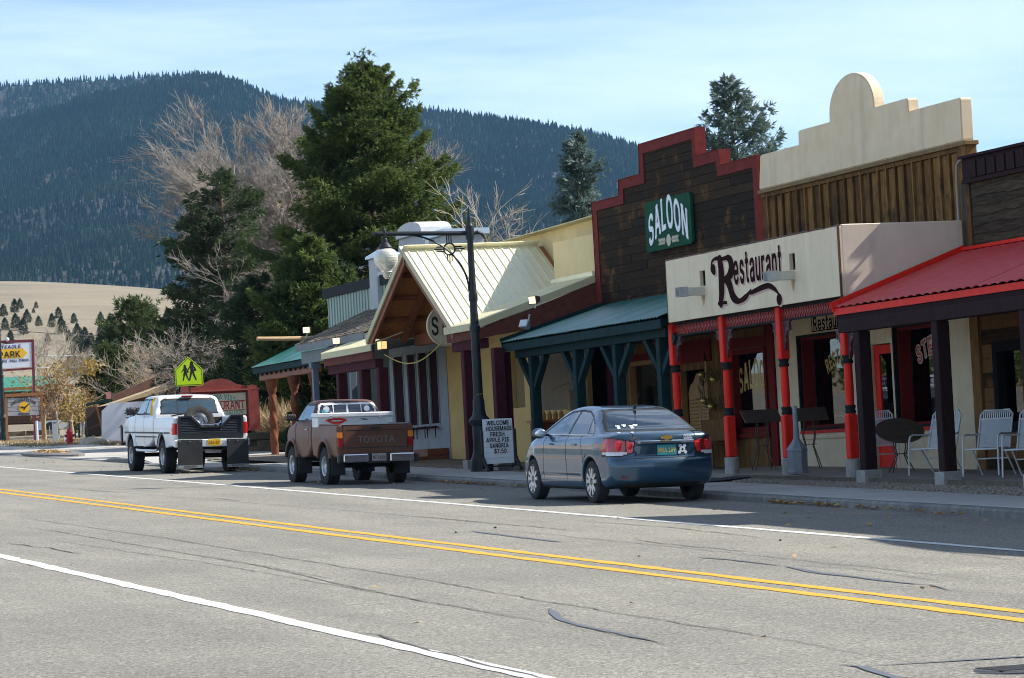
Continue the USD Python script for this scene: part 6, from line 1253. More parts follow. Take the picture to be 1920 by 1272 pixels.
obj('frame', MB().box(-0.45, -0.35, -0.9, 3.2, 0.48, 0.6).box(0.35, 0.45, -0.9, 3.2, 0.48, 0.6).tube([(-0.7, 0, 0.385), (0.7, 0, 0.385)], 0.05, 10).tube([(-0.7, 2.64, 0.385), (0.7, 2.64, 0.385)], 0.05, 10).tm(trimesh.creation.icosphere(2, 0.14)).tm(trimesh.creation.icosphere(2, 0.001)), under_m, toy, local=True) if False else obj('axles', MB().tube([(-0.7, 0, 0.385), (0.7, 0, 0.385)], 0.05, 10).tube([(-0.7, 2.64, 0.385), (0.7, 2.64, 0.385)], 0.05, 10).box(-0.16, 0.14, -0.13, 0.13, 0.27, 0.52, 0.08).box(-0.45, -0.35, -0.9, 3.2, 0.46, 0.58).box(0.35, 0.45, -0.9, 3.2, 0.46, 0.58), under_m, toy, local=True)
for x, z, r in ((-0.47, 1.575, 0.07), (-0.37, 1.49, 0.04), (0.43, 1.575, 0.065), (0.53, 1.49, 0.028)): 
    y = 1.10 + (z - 1.37) * 0.30; obj('window_sticker', MB().tube([(x, y - 0.035, z), (x, y - 0.030, z)], r, 20), mat('sticker_white', (0.62, 0.66, 0.74)), toy, local=True)
obj('window_sticker', MB().box(-0.58, -0.50, 1.10, 1.105, 1.50, 1.56), mat('sticker_teal', (0.05, 0.45, 0.45)), toy, local=True, label='teal square sticker')
M_t = rotz(math.radians(0.6)); toyo = np.array(ground_pose(19.33, 69.75))
tb = thing('truck_toolbox', 'white metal toolbox with a red lips emblem across the brown pickup bed', 'toolbox', ground_pose(19.33, 69.75), math.radians(0.6), tilt=STREET_TILT)
box_w = mat('chipped_white_steel', (0.66, 0.67, 0.68), (0.74, 0.75, 0.76), scale=5, rough=0.45, obj=True, c3=(0.22, 0.13, 0.09), c3scale=4.5, c3lo=0.66, c3hi=0.70)
obj('chest', MB().box(-0.83, 0.83, 0.52, 0.99, 1.10, 1.405, 0.008), box_w, tb, local=True); obj('lid', MB().box(-0.85, 0.85, 0.49, 1.0, 1.41, 1.50, 0.015), box_w, tb, local=True)
for x in (-0.55, 0.55): obj('latch', MB().box(x - 0.03, x + 0.03, 0.475, 0.515, 1.375, 1.445, 0.004), galv, tb, local=True)
lips = unary_union([stroke([(-0.24, 0.0), (-0.12, 0.028), (-0.04, 0.04), (0, 0.028), (0.04, 0.04), (0.12, 0.028), (0.24, 0.0)], [0.01, 0.05, 0.05, 0.045, 0.05, 0.05, 0.01]), stroke([(-0.2, -0.005), (-0.1, -0.035), (0, -0.05), (0.1, -0.035), (0.2, -0.005)], [0.01, 0.05, 0.06, 0.05, 0.01])])
obj('lips_emblem', MB().ext(affinity.translate(lips, -0.42, 1.335), 'xz', 0.514, 0.519), mat('lips_red', (0.6, 0.04, 0.02)), tb, local=True)
for a in ((0.10, 1.36), (0.14, 1.335)): obj('sticker_line', MB().box(a[0], a[0] + 0.14, 0.515, 0.519, a[1], a[1] + 0.012), black_plastic, tb, local=True)

# ------------------------------------------------------------------ white extended cab truck
white_paint = mat('white_truck_paint', (0.66, 0.67, 0.68), (0.73, 0.74, 0.75), scale=1.5, rough=0.35, coat=0.5, coat_rough=0.1, spec=0.5, obj=True, c3=(0.40, 0.37, 0.33), c3scale=2.2, c3lo=0.62, c3hi=0.78)
fy = 85.55
ford = thing('white_pickup', 'white extended cab pickup with black louvred tailgate and big black mud flaps', 'pickup truck', ground_pose(19.38, fy), math.radians(0.8), tilt=STREET_TILT)
P = dict(hw=0.97, rear=-1.30, front=4.75, bot=0.62, roof=2.0, wb=3.70, R=0.42, arch=0.49, lift=0.08, belt=1.48, bed=(-1.25, 0.92, 1.42), floor=0.95, flare=0.02, open_gate=True, nose=0.06,
         wz=[0.5, 0.65, 0.9, 1.15, 1.40, 1.48, 1.7, 1.9, 2.0], ww=[0.90, 0.93, 0.965, 0.97, 0.955, 0.93, 0.86, 0.79, 0.72],
         cab=[(0.97, 0.62), (0.97, 1.46), (1.02, 1.60), (1.14, 1.90), (1.24, 1.97), (1.7, 1.995), (2.5, 1.985), (2.75, 1.93), (3.20, 1.52), (3.35, 1.465), (4.4, 1.40), (4.68, 1.34), (4.74, 1.15), (4.74, 0.7), (4.6, 0.62)])
F, org, ax = pickup(ford, P, white_paint, 0.022); V, Q, N = nets(F, org, 0.022); C = V[Q].mean(1); NC = N[Q].mean(1); cx, cy, cz = C.T; axx = np.abs(cx); lab = np.zeros(len(Q), int)
side_ = (np.abs(NC[:, 0]) > 0.6) & (cz > 1.44)
for poly in ([(2.12, 1.50), (2.14, 1.87), (2.62, 1.865), (2.78, 1.80), (3.02, 1.55), (3.02, 1.50)], [(1.42, 1.50), (1.46, 1.87), (2.02, 1.87), (2.03, 1.50)]):
    d = poly_sdf(poly, cy, cz); lab[side_ & (d < 0)] = 1; lab[side_ & (np.abs(d) < 0.022)] = 9
rwn = [(-0.74, 1.50), (0.74, 1.50), (0.70, 1.82), (0.62, 1.87), (-0.62, 1.87), (-0.70, 1.82)]
d = poly_sdf(rwn, cx, cz); m = (cy < 1.5) & (cy > 0.8) & (NC[:, 1] < -0.4) & (cz > 1.45); lab[m & (d < 0)] = 2; fr_ = np.abs(d) < 0.024
for x in (-0.30, -0.01, 0.27): fr_ |= (np.abs(cx - x) < 0.015) & (d < 0)
lab[m & fr_] = 9
d = poly_sdf([(-0.78, 1.53), (0.78, 1.53), (0.66, 1.90), (-0.66, 1.90)], cx, cz); lab[(cy > 2.6) & (NC[:, 1] > 0.25) & (d < 0)] = 4
tz = (cy < -1.1) & (axx > 0.855) & (cz > 0.98) & (cz < 1.27); lab[tz] = 5
gap = (np.abs(cy - 2.07) < 0.012) & (cz > 0.7) & (cz < 1.95) & (axx > 0.7) | (np.abs(cy - 3.12) < 0.012) & (cz > 0.7) & (cz < 1.46) & (axx > 0.85) | (np.abs(cy - 0.945) < 0.026) & (cz > 0.7) & (cz < 1.46)
gap |= (np.abs(cz - 1.02) < 0.013) & (axx > 0.9) & (cy > -0.9); lab[(lab == 0) & gap] = 9
wa = np.minimum(np.hypot(cy, cz - 0.50), np.hypot(cy - 3.70, cz - 0.50)); lab[(wa < 0.50) & (axx < 0.94)] = 10; lab[(lab == 0) & (cz < 0.66) & (NC[:, 2] < 0)] = 10
lab[(lab == 0) & (axx < 0.83) & (cy > -1.24) & (cy < 0.92) & (cz < 1.40)] = 11
for a, b in ((1, 21), (5, 25)): lab[(lab == a) & (cx > 0)] = b
split_parts(ford, V, Q, N, lab, {0: ('body', white_paint, 0), 1: ('side_glass', car_glass, 0.006), 21: ('side_glass', car_glass, 0.006), 2: ('rear_window', mat('blue_tinted_glass', (0.03, 0.058, 0.078), rough=0.03, spec=0.9, coat=1.0), 0.006), 4: ('windscreen', car_glass, 0.004), 5: ('tail_lamp', red_lens, -0.004), 25: ('tail_lamp', red_lens, -0.004), 9: ('seals_and_gaps', black_plastic, 0.005), 10: ('underbody', under_m, 0), 11: ('bed_lining', bed_black, 0)})
gate_m = mat('black_gate_steel', (0.016, 0.018, 0.022), (0.024, 0.027, 0.032), rough=0.32, spec=0.6)
outl = [(-0.84, 0.86), (0.84, 0.86), (0.84, 1.44), (0.52, 1.44), (0.26, 1.17), (-0.22, 1.17), (-0.50, 1.44), (-0.84, 1.44)]
gp_ = Polygon(outl); gate = obj('louvred_tailgate', MB().ext(gp_.difference(Polygon([(-0.77, 1.02), (0.77, 1.02), (0.77, 1.40), (0.55, 1.40), (0.30, 1.13), (-0.26, 1.13), (-0.53, 1.40), (-0.77, 1.40)])), 'xz', -1.32, -1.25), gate_m, ford, local=True)
for k in range(9):
    z = 1.045 + 0.042 * k; x1 = 0.77 if z < 1.12 else None
    spans = [(-0.765, 0.765)] if z < 1.11 else [(-0.765, -0.28 - (z - 1.13) * 1.0), (0.32 + (z - 1.13) * 0.93, 0.765)]
    for a, b in spans: obj('louvre', MB().bar((a, -1.285, z), (b, -1.285, z), 0.055, 0.014, (0, -0.75, 0.65)), mat('louvre_steel', (0.03, 0.034, 0.04), (0.04, 0.045, 0.053), rough=0.4), gate, local=True)
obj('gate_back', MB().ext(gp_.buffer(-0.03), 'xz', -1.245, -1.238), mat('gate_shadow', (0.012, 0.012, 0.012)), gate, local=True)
obj('bumper', MB().box(-0.97, 0.97, -1.42, -1.27, 0.66, 0.85, 0.02), white_paint, ford, local=True)
plate(ford, 'number_plate', -1.422, 0.05, 0.765, 0.33, 0.165, mat('yellow_plate', (0.78, 0.52, 0.02), rough=0.4), '451-SC', mat('red_plate_ink', (0.45, 0.12, 0.02)), 'yellow plate')
for s, xa, xb in ((-1, -0.90, -0.26), (1, 0.37, 0.93)):
    f = obj('mud_flap', MB().box(xa, xb, -1.45, -1.43, 0.13, 0.845, 0.004), flap_m, ford, local=True)
    obj('metal_strip', MB().box(xa, xb, -1.456, -1.451, 0.13, 0.205), alloy, f, local=True); text_xz(f, 'strip_lettering', 'KENWORTH', -1.4565, (xa + xb) / 2, 0.148, 0.045, black_plastic, 0.9, depth=0.003)
    for k in range(3): obj('bolt', MB().lathe([(0, 0), (0.014, 0.002), (0.014, 0.01), (0, 0.012)], (0, 0, 0), 8, 'y').move(np.diag([1, -1, 1]), (xa + 0.06 + k * (xb - xa - 0.12) / 2, -1.452, 0.80)), alloy, f, local=True)
for s in (-1, 1):
    for yw in (0.0, 3.70): wheel(ford, s * 0.82, yw, 0.42, 0.30, 0.215, 'ford', s)
    mi = obj('door_mirror', MB().box(s * 1.02, s * 1.24, 2.86, 2.95, 1.49, 1.66, 0.025), black_plastic, ford, local=True); obj('mirror_arm', MB().bar((s * 0.92, 2.93, 1.50), (s * 1.06, 2.92, 1.54), 0.03, 0.03), black_plastic, mi, local=True)
    obj('side_moulding', MB().box(s * 0.968, s * 0.982, -0.5 if False else 0.62, 3.05, 0.90, 0.935, 0.004), black_plastic, ford, local=True)
    obj('wheel_lip', MB().tube([(s * 0.985, 0.515 * math.cos(a), 0.50 + 0.515 * math.sin(a)) for a in np.linspace(0.1, PI - 0.1, 20)], 0.016, 6), black_plastic, ford, local=True)
obj('brush_guard', MB().box(-0.99, -0.95, 4.72, 4.82, 0.70, 1.22, 0.01).box(0.95, 0.99, 4.72, 4.82, 0.70, 1.22, 0.01).box(-0.99, 0.99, 4.78, 4.82, 0.68, 0.74, 0.01).box(-1.02, -0.98, 4.55, 4.80, 0.72, 0.76).box(-1.02, -0.98, 4.55, 4.80, 1.14, 1.18).box(-1.02, -0.98, 4.53, 4.57, 0.72, 1.18), black_plastic, ford, local=True, kind='stuff')
obj('brake_lamp', MB().box(-0.17, 0.13, 1.10, 1.18, 1.925, 1.965, 0.006), dark_red_lens, ford, local=True)
obj('axles', MB().tube([(-0.75, 0, 0.42), (0.75, 0, 0.42)], 0.06, 10).tube([(-0.75, 3.7, 0.42), (0.75, 3.7, 0.42)], 0.06, 10).box(-0.18, 0.14, -0.16, 0.16, 0.28, 0.58, 0.09).box(-0.5, -0.38, -1.2, 4.5, 0.56, 0.70).box(0.38, 0.5, -1.2, 4.5, 0.56, 0.70), under_m, ford, local=True)
obj('step_bar', MB().tube([(-0.93, 0.7, 0.58), (-0.96, 0.9, 0.56), (-0.96, 2.9, 0.56), (-0.93, 3.1, 0.58)], 0.035, 8), white_paint, ford, local=True)
strap_m = mat('yellow_strap', (0.75, 0.50, 0.03), (0.8, 0.56, 0.05), rough=0.7)
obj('yellow_strap', MB().tube([(-0.82, 1.25, 1.93), (-0.90, 1.28, 1.80), (-0.93, 1.30, 1.62), (-0.955, 1.24, 1.48)], 0.028, 6).tube([(-0.90, 1.22, 1.82), (-0.935, 1.18, 1.60), (-0.96, 1.12, 1.47)], 0.014, 6), strap_m, ford, local=True)
sp = thing('spare_tyre', 'spare truck tyre standing in the white pickup bed behind the louvred tailgate', 'tyre', ground_pose(19.38, fy), math.radians(0.8), tilt=STREET_TILT)
R0 = rotx(math.radians(-28)) @ rotz(math.radians(8)); t_ = MB()
prof = [(0.20, -0.09), (0.24, -0.115), (0.31, -0.13), (0.385, -0.115), (0.40, -0.08), (0.40, 0.08), (0.385, 0.115), (0.31, 0.13), (0.24, 0.115), (0.20, 0.09)]
t_.lathe(prof, (0, 0, 0), 44, 'y').move(R0, (-0.14, -0.62, 1.30)); obj('tread', t_, tyre_m, sp, local=True, smooth=35)
r_ = MB().lathe([(0, 0.02), (0.09, 0.03), (0.10, -0.02), (0.16, 0.02), (0.195, -0.05), (0.215, -0.10), (0.215, 0.0)], (0, 0, 0), 32, 'y').move(R0, (-0.14, -0.62, 1.30)); obj('rim', r_, alloy, sp, local=True, smooth=30)
hb = thing('hitch_bars', 'bright metal hitch bars crossing in front of the spare tyre', 'hitch', ground_pose(19.38, fy), math.radians(0.8), tilt=STREET_TILT)
for a, b in (((-0.50, -1.26, 1.43), (-0.20, -1.24, 1.16)), ((0.0, -0.9, 1.18), (-0.12, -0.95, 1.36)), ((0.24, -1.05, 1.17), (0.34, -1.0, 1.30)), ((-0.15, -1.0, 1.20), (0.3, -1.0, 1.21)), ((0.1, -1.02, 1.2), (0.5, -0.95, 1.28))): obj('bar', MB().tube([a, b], 0.022 if a[0] < -0.4 else 0.013, 8), chrome, hb, local=True)
obj('pry_bar', MB().tube([(-0.85, -0.6, 1.45), (-0.55, -0.75, 1.50), (-0.48, -0.8, 1.52)], [0.016, 0.018, 0.03], 8), black_plastic, hb, local=True)
# ================================================================== STREET FURNITURE
lamp_black = mat('lamp_black', (0.012, 0.016, 0.018), (0.02, 0.025, 0.028), scale=6, rough=0.45, spec=0.3)
globe_m = usdkit.material(stage, '/World/Looks/lamp_globe', {'p': ('principled_bsdf', {'base_color': (0.75, 0.73, 0.62), 'roughness': 0.18, 'transmission_weight': 0.35, 'subsurface_weight': 0.2, 'specular_ior_level': 0.6}), 'w': ('wave_texture', {'wave_type': 'bands', 'bands_direction': 'z', 'scale': 9.0, 'distortion': 0.0}), 'g': ('geometry', {}), 'b': ('bump', {'distance': 0.006, 'strength': 0.5})},
                          [('g.position', 'w.vector'), ('w.fac', 'b.height'), ('b.normal', 'p.normal')], surface='p.BSDF')
lx, ly, lz = 22.2, 70.48, 1.76
sl_ = thing('street_lamp', 'tall black street lamp with hanging globe and sun symbol bracket beside the letter board', 'street lamp', (lx, ly, lz), group=None)
H = 0.0
obj('base', MB().lathe([(0, -0.05), (0.25, -0.05), (0.25, 0.10), (0.23, 0.22), (0.185, 0.34), (0.165, 0.45), (0.165, 0.93), (0.20, 0.97), (0.235, 1.03), (0.235, 1.07), (0.20, 1.11), (0.15, 1.17), (0.13, 1.3), (0.125, 1.48), (0.105, 1.55), (0.105, 1.62)], (lx, ly, lz), 24), lamp_black, sl_, smooth=35)
obj('pole', MB().lathe([(0.105, 1.63), (0.095, 2.95), (0.115, 2.98), (0.115, 3.10), (0.092, 3.13), (0.078, 3.62), (0.10, 3.66), (0.10, 3.80), (0.078, 3.84), (0.068, 4.7), (0.068, 4.96), (0.095, 5.0), (0.095, 5.26), (0.07, 5.30), (0.05, 5.36), (0.055, 5.42), (0.03, 5.5), (0.035, 5.54), (0.008, 5.70), (0, 5.70)], (lx, ly, lz), 20), lamp_black, sl_, smooth=35)
obj('arm', MB().tube([(lx - 0.05, ly, 6.88), (20.1, ly, 6.93)], 0.05, 10).tube([(20.12, ly, 6.93), (20.02, ly, 6.93)], [0.05, 0.03], 10), lamp_black, sl_)
a = np.linspace(0, 1, 18); obj('curved_brace', MB().tube([(20.62 + 1.50 * math.sin(t * PI / 2), ly, 6.90 - 1.28 * (1 - math.cos(t * PI / 2)) ) for t in a], 0.022, 6), lamp_black, sl_)
zia = MB(); zx, zz_ = 21.72, 6.55; zia.tube([(zx + 0.125 * math.cos(t), ly, zz_ + 0.125 * math.sin(t)) for t in np.linspace(0, 2 * PI, 25)], 0.02, 6)
for k in (-1, 0, 1):
    e = 0.10 if k else 0.15
    zia.tube([(zx - 0.12, ly, zz_ + k * 0.05), (zx - 0.19 - e, ly, zz_ + k * 0.05)], 0.014, 5); zia.tube([(zx + 0.12, ly, zz_ + k * 0.05), (zx + 0.19 + e, ly, zz_ + k * 0.05)], 0.014, 5)
    zia.tube([(zx + k * 0.05, ly, zz_ - 0.12), (zx + k * 0.05, ly, zz_ - 0.16 - e)], 0.014, 5); zia.tube([(zx + k * 0.05, ly, zz_ + 0.12), (zx + k * 0.05, ly, 6.89)], 0.014, 5)
obj('sun_symbol', zia, lamp_black, sl_, kind='stuff')
obj('back_hook', MB().tube([(lx + 0.05, ly, 6.86), (lx + 0.18, ly, 6.90), (lx + 0.28, ly, 6.86), (lx + 0.34, ly, 6.75)], [0.035, 0.04, 0.035, 0.02], 8), lamp_black, sl_)
gx_ = 20.28
lh = obj('lamp_head', MB().lathe([(0, 7.09), (0.015, 7.08), (0.02, 7.02), (0.05, 6.97), (0.05, 6.86), (0.04, 6.83), (0.055, 6.80), (0.06, 6.74), (0.10, 6.70), (0.15, 6.63), (0.15, 6.60), (0, 6.60)], (gx_, ly, 0), 24), lamp_black, sl_, smooth=35)
obj('globe', MB().lathe([(0.14, 6.60), (0.21, 6.56), (0.255, 6.48), (0.265, 6.40), (0.25, 6.31), (0.20, 6.22), (0.14, 6.16), (0.12, 6.12), (0.125, 6.09), (0.085, 6.05), (0.075, 6.0), (0.05, 5.98), (0.04, 5.95), (0, 5.95)], (gx_, ly, 0), 32), globe_m, sl_, smooth=40)
ll = np.array(at_y(8, 826, 161)); ll[2] = gz(ll[0], ll[1]) + 0.1
sl2 = dup(sl_, tuple(ll), math.radians(-90), label='street lamp far down the street cut by the left edge of the photo')
# letter board at the foot of the lamp
lb = thing('letter_board', 'white letter board reading WELCOME HOUSEMADE FRESH APPLE PIE SANGRIA $7.50 in black frame', 'sign', (22.5, 70.18, 1.76))
bw, bt, bb = (22.17, 22.835), 2.83, 1.86; by = 70.18
obj('panel', MB().box(bw[0], bw[1], by - 0.02, by + 0.02, bb, bt, 0.006), mat('white_board', (0.80, 0.83, 0.86), rough=0.4), lb)
for k in range(1, 8): obj('letter_rail', MB().box(bw[0] + 0.01, bw[1] - 0.01, by - 0.026, by - 0.0205, bb + k * 0.121, bb + k * 0.121 + 0.008), mat('clear_rail', (0.55, 0.60, 0.66), rough=0.3), lb)
ink = mat('board_black', (0.012, 0.012, 0.016)); ink2 = mat('board_maroon', (0.12, 0.01, 0.03))
for k, (txt, w, dx) in enumerate((('WELCOME', 0.50, 0.0), ('HOUSEMADE', 0.58, 0.02), ('FRESH', 0.32, -0.02), ('APPLE PIE', 0.52, -0.02), ('SANGRIA', 0.42, 0.01), ('$7.50', 0.28, 0.03))):
    g = text_flat(txt, 0.092, width=0.8); b = g.bounds; g = affinity.scale(g, w / (b[2] - b[0]), 1, origin=(0, 0)); obj('letters', MB().ext(affinity.translate(g, 22.5 + dx, bt - 0.135 - k * 0.122), 'xz', by - 0.033, by - 0.0265), ink2 if k == 5 else ink, lb)
obj('side_frame', MB().box(bw[1] + 0.012, bw[1] + 0.075, by - 0.03, by + 0.03, 1.80, 2.60, 0.008), black_plastic, lb); obj('side_frame', MB().box(bw[0] - 0.06, bw[0] - 0.012, by - 0.03, by + 0.03, 1.80, 2.60, 0.008), black_plastic, lb)
for x in (bw[0] - 0.04, bw[1] + 0.045): obj('foot', MB().bar((x, by - 0.32, 1.74), (x, by + 0.02, 2.05), 0.05, 0.05).bar((x, by + 0.32, 1.76), (x, by - 0.02, 2.05), 0.05, 0.05).box(x - 0.03, x + 0.03, by - 0.38, by + 0.38, 1.70, 1.76), black_plastic, lb)
obj('cross_bar', MB().box(bw[0] - 0.04, bw[1] + 0.04, by - 0.02, by + 0.02, 1.79, 1.82), black_plastic, lb)
# cigarette receptacle
ar = thing('ash_receptacle', 'grey plastic smokers post with octagonal bucket beside the third red post', 'ash bin', (23.02, 55.0, 1.37)); z0 = float(floor_z(55.0)); grey_pl = mat('grey_plastic', (0.16, 0.18, 0.20), (0.20, 0.22, 0.24), scale=4, rough=0.5)
p_ = at_x(1497, 888, 23.15); z0 = float(p_[2])
obj('bucket', MB().lathe([(0, 0), (0.195, 0), (0.2, 0.03), (0.185, 0.06), (0.19, 0.38), (0.2, 0.40), (0.0, 0.40)], (23.15, p_[1], z0), 8), grey_pl, ar); obj('cone', MB().lathe([(0.2, 0.402), (0.19, 0.44), (0.09, 0.56), (0.055, 0.62)], (23.15, p_[1], z0), 8), grey_pl, ar)
obj('stem', MB().lathe([(0.055, 0.622), (0.045, 0.9), (0.042, 1.16), (0.03, 1.18), (0, 1.18)], (23.15, p_[1], z0), 16), grey_pl, ar)
# entrance mat
em_ = thing('entrance_mat', 'black rubber mat across the pavement at the restaurant entrance', 'mat', (23, 58.5, 1.35)); z = lambda x, y: float(walk_z(y)) + 0.012 + max(0, (x - 22.3)) * 0.06
obj('rubber_sheet', MB().grid([[(x, y, z(x, y)) for y in np.linspace(57.0, 60.6, 10)] for x in np.linspace(21.95, 23.0, 8)]).grid([[(x, y, z(x, y) - 0.008) for y in np.linspace(60.6, 57.0, 10)] for x in np.linspace(21.95, 23.0, 8)]), mat('mat_black', (0.02, 0.021, 0.025), (0.035, 0.036, 0.04), scale=30, rough=0.9), em_)
ramp = thing('entrance_ramp', 'sloping concrete ramp from the pavement up to the saloon porch', 'ramp', (22.8, 60, 1.3)); obj('slab', MB().tm(trimesh.convex.convex_hull(np.array([(22.35, 57.8, 1.2), (22.35, 61.8, 1.3), (23.05, 57.8, 1.2), (23.05, 61.8, 1.3), (22.35, 57.8, float(walk_z(57.8)) + 0.004), (22.35, 61.8, float(walk_z(61.8)) + 0.004), (23.05, 57.8, float(floor_z(57.8)) - 0.006), (23.05, 61.8, float(floor_z(61.8)) - 0.006)]))), porch_conc, ramp)

# chairs and bistro tables on the porch
white_metal = mat('white_tube_metal', (0.54, 0.56, 0.58), (0.60, 0.62, 0.64), rough=0.4, spec=0.5)
def mesh_fabric():
    if 'chair_mesh' not in LOOKS:
        LOOKS['chair_mesh'] = usdkit.material(stage, '/World/Looks/chair_mesh', {'t': ('transparent_bsdf', {}), 'd': ('principled_bsdf', {'base_color': (0.42, 0.46, 0.50), 'roughness': 0.6}), 'c': ('checker_texture', {'scale': 180.0}), 'g': ('texture_coordinate', {}), 'r': ('map_range', {'to_min': 0.45, 'to_max': 0.95}), 'm': ('mix_closure', {})},
            [('g.object', 'c.vector'), ('c.fac', 'r.value'), ('r.result', 'm.fac'), ('t.BSDF', 'm.closure1'), ('d.BSDF', 'm.closure2')], surface='m.closure')
    return LOOKS['chair_mesh']
def chair(label, loc, rz, group=None):
    """Stacking metal armchair: tube frame, mesh seat and tall slotted back; faces -y."""
    t = thing('patio_chair', label, 'chair', loc, rz, group)
    seat_z, w, d = 0.43, 0.56, 0.50
    obj('seat', MB().grid([[(x, y, seat_z - 0.02 * math.sin((x / w + 0.5) * PI) + 0.02 * (0.25 - y)) for y in np.linspace(-0.25, 0.25, 6)] for x in np.linspace(-w / 2 + 0.02, w / 2 - 0.02, 6)]), mesh_fabric(), t, local=True)
    obj('seat_frame', MB().tube([(-w / 2, 0.25, seat_z - 0.01), (-w / 2, -0.25, seat_z), (w / 2, -0.25, seat_z), (w / 2, 0.25, seat_z - 0.01)], 0.015, 8), white_metal, t, local=True)
    yb = lambda z: 0.25 + (z - seat_z) * 0.36
    obj('backrest', MB().grid([[(x, yb(z) - 0.015 * math.sin((x / w + 0.5) * PI), z) for z in np.linspace(seat_z + 0.02, 0.90, 8)] for x in np.linspace(-w / 2 + 0.02, w / 2 - 0.02, 6)]), mesh_fabric(), t, local=True)
    bf = obj('back_frame', MB().tube([(-w / 2, yb(0.4), 0.40), (-w / 2, yb(0.98), 0.98), (-w / 2 + 0.06, yb(1.05), 1.05), (w / 2 - 0.06, yb(1.05), 1.05), (w / 2, yb(0.98), 0.98), (w / 2, yb(0.4), 0.40)], 0.016, 8).tube([(-w / 2, yb(0.91), 0.91), (w / 2, yb(0.91), 0.91)], 0.014, 8), white_metal, t, local=True)
    for x in np.linspace(-w / 2 + 0.05, w / 2 - 0.05, 14): obj('back_slat', MB().bar((x, yb(0.92), 0.92), (x, yb(1.04), 1.04), 0.018, 0.006, (0, 1, 0)), white_metal, bf, local=True)
    for s in (-1, 1):
        obj('leg', MB().tube([(s * (w / 2 + 0.03), -0.30, 0.0), (s * (w / 2 + 0.025), -0.26, 0.55), (s * (w / 2 + 0.025), -0.22, 0.64), (s * (w / 2 + 0.025), -0.14, 0.67), (s * (w / 2 + 0.02), 0.25, 0.66), (s * (w / 2), yb(0.7), 0.68)], 0.016, 8), white_metal, t, local=True)
        obj('leg', MB().tube([(s * w / 2, 0.05, seat_z - 0.02), (s * (w / 2 + 0.01), 0.42, 0.0)], 0.015, 8), white_metal, t, local=True)
    obj('stretcher', MB().tube([(-w / 2 - 0.01, 0.2, 0.27), (w / 2 + 0.01, 0.2, 0.27)], 0.012, 8), white_metal, t, local=True)
    return t
def fpt(px, py, x): q = at_x(px, py, x); return q
cg = None
def chair_at(label, x, y, deg): return dup(c0, (x, y, float(floor_z(y)) + 0.002), math.radians(deg), label=label) if c0 else None
c0 = None
def chair_xy(px, py, x): q = at_x(px, py, x); return x, float(q[1])
x, y = chair_xy(1853, 872, 24.3); c0 = chair('white metal patio chair just right of the second plum post, turned to the street', (x, y, float(floor_z(y)) + 0.002), math.radians(-50))
x, y = chair_xy(1928, 874, 24.3); chair_at('white metal patio chair at the right edge of the photo', x, y, -50)
x, y = chair_xy(1752, 872, 24.3); chair_at('white metal patio chair half hidden behind the second plum post', x, y, -60)
x, y = chair_xy(1652, 866, 25.2); chair_at('white patio chair standing by the red restaurant door', x, y, -20)
brown_metal = mat('brown_bistro_metal', (0.055, 0.036, 0.024), (0.085, 0.056, 0.037), rough=0.6)
def bistro(name, label, loc, rz, rad, tilt, h, square=False):
    """Folding bistro table with its top tipped up."""
    t = thing(name, label, 'table', loc, rz)
    n = 32; an = np.arange(n) * 2 * PI / n; R = rotx(math.radians(tilt))
    m = MB().lathe([(0, -0.012), (rad - 0.01, -0.012), (rad, 0.0), (rad - 0.01, 0.012), (0, 0.012)], (0, 0, 0), n) if not square else MB().box(-rad, rad, -rad * 0.8, rad * 0.8, -0.015, 0.015, 0.01)
    obj('tabletop', m.move(R, (0, 0, h)), brown_metal, t, local=True)
    for k in range(4):
        a = k * PI / 2 + PI / 4; c, s = math.cos(a), math.sin(a)
        obj('leg', MB().tube([(0.10 * c, 0.10 * s, h - 0.08), (0.16 * c, 0.16 * s, h * 0.62), (0.10 * c, 0.10 * s, h * 0.42), (0.20 * c, 0.20 * s, h * 0.18), (0.27 * c, 0.27 * s, 0.0)], 0.011, 6), brown_metal, t, local=True)
    obj('ring', MB().tube([(0.13 * math.cos(q), 0.13 * math.sin(q), h * 0.45) for q in np.linspace(0, 2 * PI, 20)], 0.008, 6), brown_metal, t, local=True)
    obj('hub', MB().box(-0.12, 0.12, -0.03, 0.03, h - 0.09, h - 0.05), brown_metal, t, local=True)
    return t
q = at_x(1690, 868, 24.6); bistro('bistro_table', 'brown round bistro table with tipped top between the two plum posts', (24.6, q[1], float(floor_z(q[1]))), -0.25, 0.43, 30, 0.72)
q = at_x(1432, 872, 24.4); bistro('tall_table', 'tall brown square table with tipped top left of the grey ash post', (24.4, q[1], float(floor_z(q[1]))), -0.2, 0.36, 24, 1.02, True)
q = at_x(1520, 868, 25.0); bistro('tall_table', 'tall brown square table with tipped top under the restaurant window', (25.0, q[1], float(floor_z(q[1]))), -0.3, 0.36, 24, 1.02, True)
